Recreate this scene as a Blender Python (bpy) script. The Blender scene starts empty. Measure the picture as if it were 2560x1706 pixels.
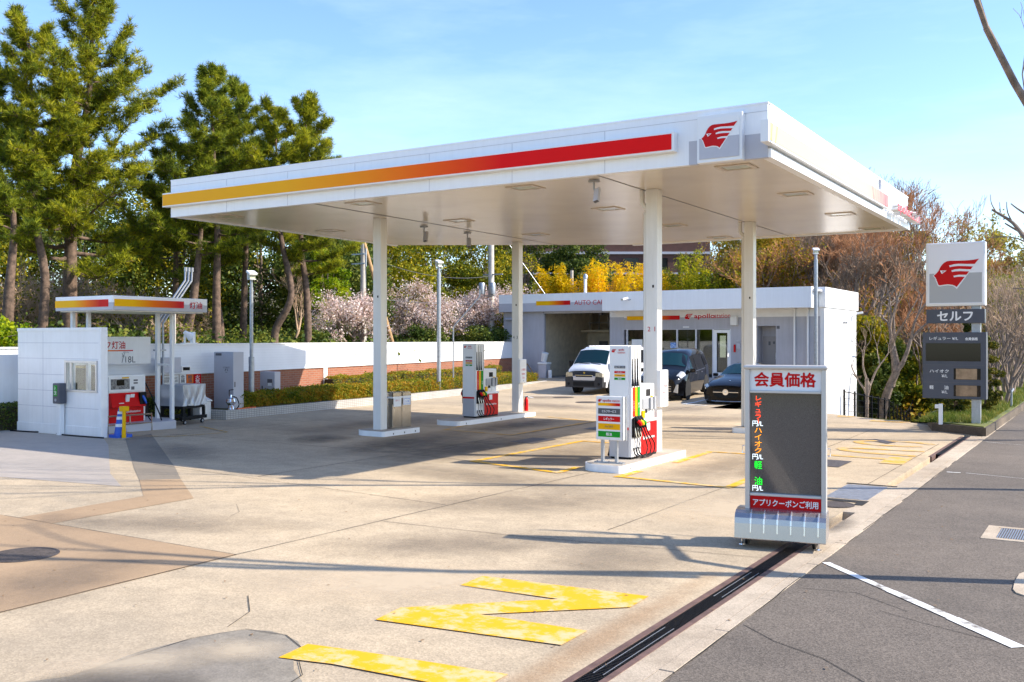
import bpy, bmesh, math, random
import numpy as np
from mathutils import Vector, Matrix, geometry
R = math.radians
SC = bpy.context.scene
COL = SC.collection
# ------------------------------------------------------------------ camera, sky, sun, exposure
cam = bpy.data.cameras.new('camera'); cam.lens = 34.03; cam.sensor_width = 36.0
cam.shift_y = -0.0016; cam.clip_start = 0.05; cam.clip_end = 2000
camo = bpy.data.objects.new('camera', cam); COL.objects.link(camo)
camo.location = (0, 0, 2.3); camo.rotation_euler = (R(90), 0, R(32.0)); SC.camera = camo
SUN_EL, SUN_AZ = R(36.2), R(24.5)          # azimuth counted from +X towards +Y
wd = bpy.data.worlds.new('World'); SC.world = wd; wd.use_nodes = True
nt = wd.node_tree; nt.nodes.clear()
out = nt.nodes.new('ShaderNodeOutputWorld'); bg = nt.nodes.new('ShaderNodeBackground')
sky = nt.nodes.new('ShaderNodeTexSky'); sky.sky_type = 'NISHITA'; sky.sun_disc = False
sky.sun_elevation = SUN_EL; sky.sun_rotation = R(90) - SUN_AZ
sky.altitude = 50; sky.air_density = 1.0; sky.dust_density = 0.5; sky.ozone_density = 3.0
bg.inputs['Strength'].default_value = 0.125
# thin high cloud streaks in the sky itself
tc = nt.nodes.new('ShaderNodeTexCoord'); mp = nt.nodes.new('ShaderNodeMapping')
mp.inputs['Scale'].default_value = (1.2, 2.0, 7.0); mp.inputs['Rotation'].default_value = (0.25, 0.1, 0.5)
nz = nt.nodes.new('ShaderNodeTexNoise'); nz.inputs['Scale'].default_value = 2.2; nz.inputs['Detail'].default_value = 7
nz.inputs['Roughness'].default_value = 0.6
rp = nt.nodes.new('ShaderNodeValToRGB'); rp.color_ramp.elements[0].position = 0.45; rp.color_ramp.elements[1].position = 0.85
rp.color_ramp.elements[1].color = (0.20, 0.20, 0.20, 1)
mx = nt.nodes.new('ShaderNodeMixRGB'); mx.blend_type = 'MIX'; mx.inputs[2].default_value = (5.2, 6.0, 7.0, 1)
nt.links.new(tc.outputs['Generated'], mp.inputs[0]); nt.links.new(mp.outputs[0], nz.inputs['Vector'])
nt.links.new(nz.outputs['Fac'], rp.inputs[0]); nt.links.new(rp.outputs[0], mx.inputs[0])
hs = nt.nodes.new('ShaderNodeHueSaturation'); hs.inputs['Saturation'].default_value = 1.10; hs.inputs['Hue'].default_value = 0.507
nt.links.new(sky.outputs[0], hs.inputs['Color']); nt.links.new(hs.outputs[0], mx.inputs[1]); nt.links.new(mx.outputs[0], bg.inputs['Color'])
nt.links.new(bg.outputs[0], out.inputs[0])
sl = bpy.data.lights.new('sun', 'SUN'); sl.energy = 3.4; sl.angle = R(0.53); sl.color = (1.0, 0.91, 0.78)
so = bpy.data.objects.new('sun', sl); COL.objects.link(so)
sd = Vector((math.cos(SUN_EL)*math.cos(SUN_AZ), math.cos(SUN_EL)*math.sin(SUN_AZ), math.sin(SUN_EL)))
so.rotation_euler = sd.to_track_quat('Z', 'Y').to_euler(); so.location = (20, 10, 30)
SC.view_settings.view_transform = 'Standard'; SC.view_settings.look = 'None'
SC.view_settings.exposure = 1.38; SC.view_settings.gamma = 1.0; SC.view_settings.use_curve_mapping = False
SC.cycles.max_bounces = 8; SC.cycles.transparent_max_bounces = 8

# ------------------------------------------------------------------ materials
MATS = {}
def mat(name, col, rough=0.6, metal=0.0, var=0.0, vscale=3.0, col2=None, bump=0.0, bscale=40.0, emit=0.0, coat=0.0, spec=0.5, detail=6, contrast=(0.35, 0.65), streak=0.0):
    m = bpy.data.materials.new(name); m.use_nodes = True; t = m.node_tree
    b = t.nodes['Principled BSDF']
    b.inputs['Base Color'].default_value = (*col, 1); b.inputs['Roughness'].default_value = rough
    b.inputs['Metallic'].default_value = metal; b.inputs['Specular IOR Level'].default_value = spec
    if coat: b.inputs['Coat Weight'].default_value = coat; b.inputs['Coat Roughness'].default_value = 0.03
    if emit:
        b.inputs['Emission Color'].default_value = (*col, 1); b.inputs['Emission Strength'].default_value = emit
    if var or col2:
        tcn = t.nodes.new('ShaderNodeTexCoord'); n = t.nodes.new('ShaderNodeTexNoise')
        n.inputs['Scale'].default_value = vscale; n.inputs['Detail'].default_value = detail; n.inputs['Roughness'].default_value = 0.62
        t.links.new(tcn.outputs['Object'], n.inputs['Vector'])
        r = t.nodes.new('ShaderNodeValToRGB'); r.color_ramp.elements[0].position = contrast[0]; r.color_ramp.elements[1].position = contrast[1]
        c1 = tuple(max(0, c*(1-var)) for c in col); c2 = col2 if col2 else tuple(min(1, c*(1+var)) for c in col)
        r.color_ramp.elements[0].color = (*c1, 1); r.color_ramp.elements[1].color = (*c2, 1)
        t.links.new(n.outputs['Fac'], r.inputs[0]); t.links.new(r.outputs[0], b.inputs['Base Color'])
        m['ramp'] = r.name
    if streak:      # rain streaks that run down the face
        g_ = t.nodes.new('ShaderNodeNewGeometry'); mp_ = t.nodes.new('ShaderNodeMapping'); mp_.inputs['Scale'].default_value = (5.0, 5.0, 0.30)
        n_ = t.nodes.new('ShaderNodeTexNoise'); n_.inputs['Scale'].default_value = 1.6; n_.inputs['Detail'].default_value = 8; n_.inputs['Roughness'].default_value = 0.7
        r_ = t.nodes.new('ShaderNodeValToRGB'); r_.color_ramp.elements[0].position = 0.28; r_.color_ramp.elements[1].position = 0.62
        r_.color_ramp.elements[0].color = (1-streak, 1-streak*1.08, 1-streak*1.25, 1); r_.color_ramp.elements[1].color = (1, 1, 1, 1)
        mm_ = t.nodes.new('ShaderNodeMixRGB'); mm_.blend_type = 'MULTIPLY'; mm_.inputs[0].default_value = 1
        t.links.new(g_.outputs['Position'], mp_.inputs[0]); t.links.new(mp_.outputs[0], n_.inputs['Vector']); t.links.new(n_.outputs['Fac'], r_.inputs[0])
        bc = b.inputs['Base Color']
        if bc.is_linked: t.links.new(bc.links[0].from_socket, mm_.inputs[1])
        else: mm_.inputs[1].default_value = (*col, 1)
        t.links.new(r_.outputs[0], mm_.inputs[2]); t.links.new(mm_.outputs[0], bc)
    if bump:
        tcn2 = t.nodes.new('ShaderNodeTexCoord'); n2 = t.nodes.new('ShaderNodeTexNoise')
        n2.inputs['Scale'].default_value = bscale; n2.inputs['Detail'].default_value = 4
        bp = t.nodes.new('ShaderNodeBump'); bp.inputs['Strength'].default_value = bump; bp.inputs['Distance'].default_value = 0.01
        t.links.new(tcn2.outputs['Object'], n2.inputs['Vector']); t.links.new(n2.outputs['Fac'], bp.inputs['Height'])
        t.links.new(bp.outputs[0], b.inputs['Normal'])
    MATS[name] = m
    return m
def N(t, kind, **kw):
    n = t.nodes.new(kind)
    for k, v in kw.items():
        if k in n.inputs: n.inputs[k].default_value = v
        else: setattr(n, k, v)
    return n
def concrete(name, base, dark, grain=70.0, gamt=0.35, stain=0.5, rough=0.85):
    """weathered exposed-aggregate concrete: broad stains, mid blotches, fine stones"""
    m = bpy.data.materials.new(name); m.use_nodes = True; t = m.node_tree; b = t.nodes['Principled BSDF']
    b.inputs['Roughness'].default_value = rough; b.inputs['Specular IOR Level'].default_value = 0.25
    g = N(t, 'ShaderNodeNewGeometry'); pos = g.outputs['Position']
    mp = N(t, 'ShaderNodeMapping'); mp.inputs['Scale'].default_value = (0.55, 1.0, 1.0); t.links.new(pos, mp.inputs[0])
    n1 = N(t, 'ShaderNodeTexNoise', Scale=0.32, Detail=8.0, Roughness=0.62); t.links.new(mp.outputs[0], n1.inputs['Vector'])
    r1 = N(t, 'ShaderNodeValToRGB'); r1.color_ramp.elements[0].position = 0.38; r1.color_ramp.elements[1].position = 0.66
    r1.color_ramp.elements[0].color = (*dark, 1); r1.color_ramp.elements[1].color = (*base, 1)
    t.links.new(n1.outputs['Fac'], r1.inputs[0])
    n2 = N(t, 'ShaderNodeTexNoise', Scale=2.6, Detail=7.0, Roughness=0.7); t.links.new(pos, n2.inputs['Vector'])
    r2 = N(t, 'ShaderNodeValToRGB'); r2.color_ramp.elements[0].position = 0.30; r2.color_ramp.elements[1].position = 0.62
    r2.color_ramp.elements[0].color = (1-stain*0.5,)*3 + (1,); r2.color_ramp.elements[1].color = (1, 1, 1, 1)
    t.links.new(n2.outputs['Fac'], r2.inputs[0])
    v = N(t, 'ShaderNodeTexVoronoi', Scale=grain); t.links.new(pos, v.inputs['Vector'])
    r3 = N(t, 'ShaderNodeValToRGB'); r3.color_ramp.elements[0].position = 0.0; r3.color_ramp.elements[1].position = 1.0
    r3.color_ramp.elements[0].color = (1-gamt,)*3 + (1,); r3.color_ramp.elements[1].color = (1+gamt*0.5,)*3 + (1,)
    sep = N(t, 'ShaderNodeSeparateColor'); t.links.new(v.outputs['Color'], sep.inputs[0]); t.links.new(sep.outputs[0], r3.inputs[0])
    m1 = N(t, 'ShaderNodeMixRGB', blend_type='MULTIPLY'); m1.inputs[0].default_value = 1
    m2 = N(t, 'ShaderNodeMixRGB', blend_type='MULTIPLY'); m2.inputs[0].default_value = 1
    t.links.new(r1.outputs[0], m1.inputs[1]); t.links.new(r2.outputs[0], m1.inputs[2])
    t.links.new(m1.outputs[0], m2.inputs[1]); t.links.new(r3.outputs[0], m2.inputs[2])
    t.links.new(m2.outputs[0], b.inputs['Base Color'])
    bp = N(t, 'ShaderNodeBump'); bp.inputs['Strength'].default_value = 0.35; bp.inputs['Distance'].default_value = 0.004
    t.links.new(v.outputs['Distance'], bp.inputs['Height']); t.links.new(bp.outputs[0], b.inputs['Normal'])
    MATS[name] = m
    return m
def paint_worn(name, col, under, thr=(0.36, 0.46), scale=5.0):
    m = bpy.data.materials.new(name); m.use_nodes = True; t = m.node_tree; b = t.nodes['Principled BSDF']
    b.inputs['Roughness'].default_value = 0.75; b.inputs['Specular IOR Level'].default_value = 0.3
    g = N(t, 'ShaderNodeNewGeometry'); n = N(t, 'ShaderNodeTexNoise', Scale=scale, Detail=10.0, Roughness=0.75)
    t.links.new(g.outputs['Position'], n.inputs['Vector'])
    r = N(t, 'ShaderNodeValToRGB'); r.color_ramp.elements[0].position = thr[0]; r.color_ramp.elements[1].position = thr[1]
    r.color_ramp.elements[0].color = (*under, 1); r.color_ramp.elements[1].color = (*col, 1)
    t.links.new(n.outputs['Fac'], r.inputs[0]); t.links.new(r.outputs[0], b.inputs['Base Color'])
    MATS[name] = m
    return m
def grad(name, stops, axis=0, rough=0.35, rev=False):
    """printed colour band that runs from yellow to red along one axis of the panel"""
    m = bpy.data.materials.new(name); m.use_nodes = True; t = m.node_tree; b = t.nodes['Principled BSDF']
    b.inputs['Roughness'].default_value = rough; b.inputs['Specular IOR Level'].default_value = 0.12
    c = N(t, 'ShaderNodeTexCoord'); s = N(t, 'ShaderNodeSeparateXYZ'); t.links.new(c.outputs['Generated'], s.inputs[0])
    r = N(t, 'ShaderNodeValToRGB'); el = r.color_ramp.elements
    el[0].position, el[0].color = stops[0][0], (*stops[0][1], 1); el[1].position, el[1].color = stops[-1][0], (*stops[-1][1], 1)
    for p, cc in stops[1:-1]: e = el.new(p); e.color = (*cc, 1)
    t.links.new(s.outputs[axis], r.inputs[0]); t.links.new(r.outputs[0], b.inputs['Base Color'])
    MATS[name] = m
    return m
def leafmat(name, c1, c2, c3=None, trans=0.35, scale=0.7, rough=0.6):
    m = bpy.data.materials.new(name); m.use_nodes = True; t = m.node_tree; b = t.nodes['Principled BSDF']
    b.inputs['Roughness'].default_value = rough; b.inputs['Specular IOR Level'].default_value = 0.2
    g = N(t, 'ShaderNodeNewGeometry'); n = N(t, 'ShaderNodeTexNoise', Scale=scale, Detail=5.0, Roughness=0.75)
    t.links.new(g.outputs['Position'], n.inputs['Vector'])
    mxn = N(t, 'ShaderNodeMath', operation='ADD'); rnd = N(t, 'ShaderNodeMath', operation='MULTIPLY_ADD')
    rnd.inputs[1].default_value = 0.30; rnd.inputs[2].default_value = -0.15
    t.links.new(g.outputs['Random Per Island'], rnd.inputs[0]); t.links.new(n.outputs['Fac'], mxn.inputs[0]); t.links.new(rnd.outputs[0], mxn.inputs[1])
    r = N(t, 'ShaderNodeValToRGB'); el = r.color_ramp.elements
    el[0].position = 0.34; el[0].color = (*c1, 1); el[1].position = 0.66; el[1].color = (*(c3 or c2), 1)
    if c3: e = el.new(0.5); e.color = (*c2, 1)
    t.links.new(mxn.outputs[0], r.inputs[0]); t.links.new(r.outputs[0], b.inputs['Base Color'])
    tr = N(t, 'ShaderNodeBsdfTranslucent'); t.links.new(r.outputs[0], tr.inputs['Color'])
    mix = N(t, 'ShaderNodeMixShader'); mix.inputs[0].default_value = trans
    o = t.nodes['Material Output']
    t.links.new(b.outputs[0], mix.inputs[1]); t.links.new(tr.outputs[0], mix.inputs[2]); t.links.new(mix.outputs[0], o.inputs[0])
    MATS[name] = m
    return m
def brickmat(name, c1, c2, mortar, bw, bh, swap=False, msize=0.012, rough=0.8):
    m = bpy.data.materials.new(name); m.use_nodes = True; t = m.node_tree; b = t.nodes['Principled BSDF']
    b.inputs['Roughness'].default_value = rough
    g = N(t, 'ShaderNodeNewGeometry'); s = N(t, 'ShaderNodeSeparateXYZ'); t.links.new(g.outputs['Position'], s.inputs[0])
    cx = N(t, 'ShaderNodeMath', operation='ADD'); t.links.new(s.outputs[0], cx.inputs[0]); t.links.new(s.outputs[1], cx.inputs[1])
    c = N(t, 'ShaderNodeCombineXYZ'); t.links.new(cx.outputs[0], c.inputs[0]); t.links.new(s.outputs[2], c.inputs[1])
    br = N(t, 'ShaderNodeTexBrick'); br.inputs['Scale'].default_value = 1.0; br.inputs['Brick Width'].default_value = bw; br.inputs['Row Height'].default_value = bh
    br.inputs['Mortar Size'].default_value = msize; br.inputs['Color1'].default_value = (*c1, 1); br.inputs['Color2'].default_value = (*c2, 1); br.inputs['Mortar'].default_value = (*mortar, 1)
    if swap: br.offset = 0.0
    t.links.new(c.outputs[0], br.inputs['Vector'])
    n = N(t, 'ShaderNodeTexNoise', Scale=1.3, Detail=6.0); t.links.new(g.outputs['Position'], n.inputs['Vector'])
    mm = N(t, 'ShaderNodeMixRGB', blend_type='MULTIPLY'); mm.inputs[0].default_value = 0.45
    t.links.new(br.outputs['Color'], mm.inputs[1]); t.links.new(n.outputs['Fac'], mm.inputs[2]); t.links.new(mm.outputs[0], b.inputs['Base Color'])
    bp = N(t, 'ShaderNodeBump'); bp.inputs['Strength'].default_value = 0.4; bp.inputs['Distance'].default_value = 0.006; bp.invert = True
    t.links.new(br.outputs['Fac'], bp.inputs['Height']); t.links.new(bp.outputs[0], b.inputs['Normal'])
    MATS[name] = m
    return m
def slatmat(name, col, pitch, axis=2, rough=0.5, depth=0.006, dark=0.82, spec=0.5):
    """painted metal with regular grooves across one world axis"""
    m = bpy.data.materials.new(name); m.use_nodes = True; t = m.node_tree; b = t.nodes['Principled BSDF']
    b.inputs['Roughness'].default_value = rough; b.inputs['Specular IOR Level'].default_value = spec
    g = N(t, 'ShaderNodeNewGeometry'); s = N(t, 'ShaderNodeSeparateXYZ'); t.links.new(g.outputs['Position'], s.inputs[0])
    d = N(t, 'ShaderNodeMath', operation='DIVIDE'); d.inputs[1].default_value = pitch; t.links.new(s.outputs[axis], d.inputs[0])
    f = N(t, 'ShaderNodeMath', operation='FRACT'); t.links.new(d.outputs[0], f.inputs[0])
    r = N(t, 'ShaderNodeValToRGB'); el = r.color_ramp.elements
    el[0].position = 0.0; el[0].color = (dark, dark, dark, 1); el[1].position = 0.10; el[1].color = (1, 1, 1, 1)
    t.links.new(f.outputs[0], r.inputs[0])
    n = N(t, 'ShaderNodeTexNoise', Scale=0.9, Detail=7.0); t.links.new(g.outputs['Position'], n.inputs['Vector'])
    r2 = N(t, 'ShaderNodeValToRGB'); r2.color_ramp.elements[0].position = 0.3; r2.color_ramp.elements[1].position = 0.6
    r2.color_ramp.elements[0].color = tuple(c*0.9 for c in col) + (1,); r2.color_ramp.elements[1].color = (*col, 1)
    t.links.new(n.outputs['Fac'], r2.inputs[0])
    mm = N(t, 'ShaderNodeMixRGB', blend_type='MULTIPLY'); mm.inputs[0].default_value = 1
    t.links.new(r2.outputs[0], mm.inputs[1]); t.links.new(r.outputs[0], mm.inputs[2]); t.links.new(mm.outputs[0], b.inputs['Base Color'])
    bp = N(t, 'ShaderNodeBump'); bp.inputs['Strength'].default_value = 0.5; bp.inputs['Distance'].default_value = depth
    t.links.new(r.outputs[0], bp.inputs['Height']); t.links.new(bp.outputs[0], b.inputs['Normal'])
    MATS[name] = m
    return m
def glassmat(name, tint, rough=0.02, trans=1.0, alpha=None):
    m = bpy.data.materials.new(name); m.use_nodes = True; t = m.node_tree; o = t.nodes['Material Output']
    gl = N(t, 'ShaderNodeBsdfGlossy'); gl.inputs['Roughness'].default_value = rough; gl.inputs['Color'].default_value = (1, 1, 1, 1)
    tp = N(t, 'ShaderNodeBsdfTransparent'); tp.inputs['Color'].default_value = (*tint, 1)
    lw = N(t, 'ShaderNodeLayerWeight'); lw.inputs['Blend'].default_value = 0.5
    pw = N(t, 'ShaderNodeMath', operation='POWER'); pw.inputs[1].default_value = 5.0; t.links.new(lw.outputs['Facing'], pw.inputs[0])
    fr = N(t, 'ShaderNodeMath', operation='MULTIPLY_ADD'); fr.inputs[1].default_value = 0.94; fr.inputs[2].default_value = 0.05; t.links.new(pw.outputs[0], fr.inputs[0])
    mix = N(t, 'ShaderNodeMixShader'); t.links.new(fr.outputs[0], mix.inputs[0]); t.links.new(tp.outputs[0], mix.inputs[1]); t.links.new(gl.outputs[0], mix.inputs[2])
    t.links.new(mix.outputs[0], o.inputs[0]); MATS[name] = m
    return m

WHITE = mat('white_paint', (0.82, 0.82, 0.81), 0.42, var=0.04, vscale=1.2, streak=0.07)
WHITE2 = mat('white_panel', (0.82, 0.82, 0.81), 0.30)
CREAM = mat('offwhite_column_paint', (0.74, 0.72, 0.68), 0.30, var=0.04, vscale=0.8, streak=0.10)
GREYP = mat('light_grey_paint', (0.47, 0.47, 0.51), 0.5, var=0.05, vscale=1.0)
GREYW = mat('grey_wall_paint', (0.42, 0.42, 0.46), 0.6, var=0.06, vscale=0.8, streak=0.12)
DGREY = mat('dark_grey_sign', (0.085, 0.092, 0.112), 0.45, var=0.06, spec=0.25)
DG = mat('panel_grey', (0.10, 0.104, 0.11), 0.4, spec=0.15)
MGREY = mat('mid_grey_metal', (0.32, 0.33, 0.35), 0.45, var=0.08)
STEEL = mat('stainless_steel', (0.50, 0.47, 0.43), 0.20, 1.0, var=0.08, vscale=5)
GALV = mat('galvanised_steel', (0.36, 0.38, 0.41), 0.42, 0.75, var=0.12, vscale=9)
CHROME = mat('chrome', (0.85, 0.86, 0.88), 0.08, 1.0)
BLACK = mat('black_rubber', (0.008, 0.008, 0.009), 0.5, spec=0.25)
BLKP = mat('black_plastic', (0.009, 0.009, 0.010), 0.45, spec=0.15)
DARKM = mat('dark_gap', (0.01, 0.01, 0.01), 0.9)
RED = mat('red_paint', (0.58, 0.004, 0.006), 0.35, var=0.04, spec=0.15)
REDT = mat('red_letter', (0.55, 0.003, 0.012), 0.4, spec=0.12)
REDO = mat('orange_red_paint', (0.66, 0.035, 0.012), 0.35, var=0.04, spec=0.15)
YEL = mat('yellow_paint', (0.75, 0.42, 0.0), 0.4, var=0.05, spec=0.15)
YELO = mat('amber_panel', (0.80, 0.40, 0.0), 0.4, spec=0.12)
GRN = mat('green_panel', (0.012, 0.28, 0.02), 0.4, spec=0.12)
ORNG = mat('orange_panel', (0.80, 0.16, 0.01), 0.5)
BLUEC = mat('blue_plastic', (0.01, 0.09, 0.50), 0.35, var=0.06)
PAPER = mat('white_paper', (0.80, 0.80, 0.78), 0.6)
GREYT = mat('grey_print', (0.10, 0.10, 0.11), 0.5)
BROWN = mat('brown_angle_steel', (0.13, 0.075, 0.06), 0.7, var=0.25, vscale=6)
IRON = mat('cast_iron', (0.085, 0.07, 0.062), 0.65, 0.3, var=0.25, vscale=14, bump=0.4, bscale=60)
WOOD = mat('weathered_wood', (0.40, 0.24, 0.10), 0.7, var=0.25, vscale=8)
POLEC = mat('concrete_pole', (0.46, 0.43, 0.38), 0.8, var=0.12, vscale=4)
TARP = mat('silver_tarp', (0.42, 0.44, 0.47), 0.34, 0.45, var=0.06)
BARK = mat('pine_bark', (0.115, 0.075, 0.052), 0.9, var=0.5, vscale=7, bump=0.9, bscale=18)
BARKG = mat('grey_bark', (0.22, 0.165, 0.125), 0.9, var=0.35, vscale=6, bump=0.6, bscale=25)
TWIG = mat('pale_twig', (0.42, 0.29, 0.19), 0.9, var=0.35, vscale=1.1)
TWIGR = mat('red_brown_twig', (0.44, 0.21, 0.095), 0.9, var=0.3, vscale=0.5)
TWIGB = mat('brown_twig', (0.24, 0.165, 0.11), 0.9, var=0.3, vscale=0.7)
CONC = concrete('forecourt_concrete', (0.585, 0.46, 0.305), (0.415, 0.335, 0.235), 62.0, 0.20, 0.42)
CONCT = concrete('tan_concrete', (0.44, 0.30, 0.175), (0.35, 0.245, 0.15), 80.0, 0.10, 0.22)
CONCG = concrete('grey_patch_concrete', (0.38, 0.33, 0.25), (0.25, 0.22, 0.18), 60.0, 0.14, 0.7)
CONCD = concrete('dark_strip_concrete', (0.27, 0.225, 0.17), (0.22, 0.19, 0.15), 80.0, 0.10, 0.25)
CONCW = concrete('pale_wet_concrete', (0.46, 0.40, 0.34), (0.36, 0.32, 0.28), 90.0, 0.08, 0.3, 0.55)
KERBC = concrete('kerb_concrete', (0.58, 0.49, 0.38), (0.42, 0.34, 0.25), 85.0, 0.18, 0.5)
BEDC = concrete('old_kerb_concrete', (0.22, 0.17, 0.125), (0.11, 0.09, 0.07), 60.0, 0.2, 0.7)
ISLC = concrete('island_top_concrete', (0.52, 0.46, 0.38), (0.40, 0.36, 0.31), 80.0, 0.10, 0.3)
ASPH = concrete('sidewalk_asphalt', (0.195, 0.162, 0.130), (0.145, 0.122, 0.10), 85.0, 0.42, 0.30)
ROADA = concrete('road_asphalt', (0.09, 0.085, 0.08), (0.07, 0.066, 0.06), 75.0, 0.5, 0.3)
SOIL = mat('leaf_litter_soil', (0.10, 0.065, 0.035), 0.95, var=0.4, vscale=1.2, col2=(0.13, 0.12, 0.03))
GRASSG = mat('grassy_ground', (0.07, 0.12, 0.015), 0.95, var=0.4, vscale=0.9, col2=(0.17, 0.17, 0.035))
YLINE = paint_worn('yellow_line_paint', (0.70, 0.365, 0.008), (0.58, 0.43, 0.22), (0.42, 0.52), 3.2)
YLINEF = paint_worn('faded_yellow_paint', (0.62, 0.34, 0.03), (0.50, 0.39, 0.25), (0.40, 0.58), 3.0)
WLINE = paint_worn('white_line_paint', (0.72, 0.71, 0.68), (0.17, 0.15, 0.125), (0.38, 0.52), 3.0)
WLINE2 = paint_worn('white_bay_paint', (0.74, 0.73, 0.70), (0.50, 0.41, 0.31), (0.28, 0.42), 6.0)
BRICK = brickmat('red_brick', (0.42, 0.14, 0.065), (0.33, 0.10, 0.05), (0.36, 0.22, 0.15), 0.23, 0.075)
TILE = brickmat('small_white_tile', (0.62, 0.60, 0.56), (0.56, 0.54, 0.51), (0.30, 0.28, 0.26), 0.10, 0.055, True, 0.008, 0.4)
BRICKD = brickmat('dark_brick', (0.15, 0.055, 0.04), (0.12, 0.05, 0.035), (0.10, 0.07, 0.06), 0.3, 0.1)
SIDING = slatmat('white_siding', (0.87, 0.88, 0.89), 0.085, 2, 0.45, 0.004, 0.84)
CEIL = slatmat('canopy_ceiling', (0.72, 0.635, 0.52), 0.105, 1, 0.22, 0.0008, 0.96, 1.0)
FASC = mat('fascia_white', (0.86, 0.87, 0.88), 0.38, var=0.02, vscale=0.6, streak=0.05)
PUMPW = mat('pump_white', (0.74, 0.74, 0.73), 0.28)
PUMPG = mat('pump_grey', (0.40, 0.40, 0.42), 0.35)
Yc, Oc, Rc = (0.86, 0.40, 0.0), (0.90, 0.12, 0.0), (0.78, 0.002, 0.002)
BAND = grad('yellow_to_red_band', [(0.30, Yc), (0.48, (0.90, 0.26, 0.0)), (0.60, Oc), (0.74, Rc)], 0)
BANDY = grad('yellow_to_red_band_side', [(0.40, (0.95, 0.72, 0.30)), (0.75, (0.92, 0.42, 0.28)), (0.97, (0.85, 0.20, 0.17))], 1)  # sun's wash on the side face is put into these paler band colours
BANDS = grad('short_yellow_to_red_band', [(0.35, (0.85, 0.44, 0.0)), (0.62, (0.80, 0.15, 0.0)), (0.85, (0.58, 0.005, 0.005))], 0)
BANDSY = grad('short_side_band', [(0.25, (0.85, 0.44, 0.0)), (0.55, (0.80, 0.15, 0.0)), (0.95, (0.58, 0.005, 0.02))], 1)
GLASS = glassmat('window_glass', (0.55, 0.60, 0.58)); CARGL = mat('car_glass', (0.008, 0.035, 0.045), 0.06, spec=0.35); CLEARG = glassmat('clear_glass', (0.92, 0.95, 0.94))
LEDR = mat('led_red', (1.0, 0.06, 0.01), 0.5, emit=0.8); LEDO = mat('led_amber', (1.0, 0.30, 0.0), 0.5, emit=0.75)
LEDG = mat('led_green', (0.0, 0.8, 0.02), 0.5, emit=0.7); LEDW = mat('led_white', (0.85, 0.95, 1.0), 0.5, emit=0.6)
LENS = mat('lamp_lens', (0.50, 0.52, 0.40), 0.15, emit=0.0)
CARW = mat('white_car_paint', (0.76, 0.76, 0.77), 0.22, 0.0, coat=0.8); CARS = mat('silver_car_front', (0.60, 0.60, 0.62), 0.25, 0.3, coat=0.8)
CARB = mat('black_car_paint', (0.003, 0.003, 0.004), 0.08, coat=0.12, spec=0.25)
CARD = mat('dark_bumper', (0.035, 0.036, 0.04), 0.5, spec=0.3)
TYRE = mat('tyre', (0.014, 0.014, 0.014), 0.8); RIM = mat('alloy_rim', (0.62, 0.62, 0.64), 0.25, 0.9)
LAMPG = mat('headlamp_glass', (0.70, 0.66, 0.58), 0.08, 0.5, var=0.25, vscale=25)
PINE = leafmat('pine_needles', (0.045, 0.075, 0.006), (0.20, 0.235, 0.010), (0.50, 0.46, 0.02), 0.30, 1.3)  # pine tones also carry sunlit tips and a shaded crown interior
PINE2 = leafmat('pine_needles_deep', (0.035, 0.065, 0.008), (0.16, 0.21, 0.014), (0.40, 0.40, 0.02), 0.30, 1.3)
EVER = leafmat('evergreen_leaves', (0.07, 0.11, 0.008), (0.22, 0.23, 0.012), (0.45, 0.34, 0.012), 0.35, 0.55)
EVERD = leafmat('dark_evergreen_leaves', (0.035, 0.065, 0.012), (0.085, 0.13, 0.02), (0.19, 0.20, 0.025), 0.28, 0.6)
EVERB = leafmat('bright_conifer', (0.06, 0.13, 0.004), (0.22, 0.32, 0.006), (0.42, 0.45, 0.008), 0.4, 0.9)
CHERRY = leafmat('cherry_blossom', (0.55, 0.38, 0.33), (0.78, 0.62, 0.57), (0.90, 0.82, 0.77), 0.4, 1.2)
BAMBOO = leafmat('yellow_bamboo', (0.42, 0.33, 0.004), (0.80, 0.58, 0.004), (0.88, 0.50, 0.006), 0.45, 0.35)
BAMBOOG = leafmat('green_bamboo', (0.08, 0.13, 0.006), (0.26, 0.29, 0.008), (0.52, 0.44, 0.01), 0.40, 0.5)
HEDGE = leafmat('hedge_leaves', (0.09, 0.13, 0.010), (0.28, 0.27, 0.016), (0.42, 0.21, 0.016), 0.35, 1.6)
SPRING = leafmat('spring_leaves', (0.22, 0.20, 0.03), (0.36, 0.31, 0.05), (0.48, 0.40, 0.08), 0.45, 0.5)
GRASS = leafmat('grass_blades', (0.06, 0.11, 0.012), (0.15, 0.19, 0.025), (0.30, 0.26, 0.06), 0.35, 1.0)
THUJA = leafmat('thuja_leaves', (0.022, 0.045, 0.008), (0.10, 0.11, 0.012), (0.23, 0.19, 0.02), 0.25, 1.4)
MIXED = leafmat('autumn_mixed_leaves', (0.17, 0.17, 0.012), (0.38, 0.31, 0.015), (0.46, 0.22, 0.03), 0.38, 0.4)

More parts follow.
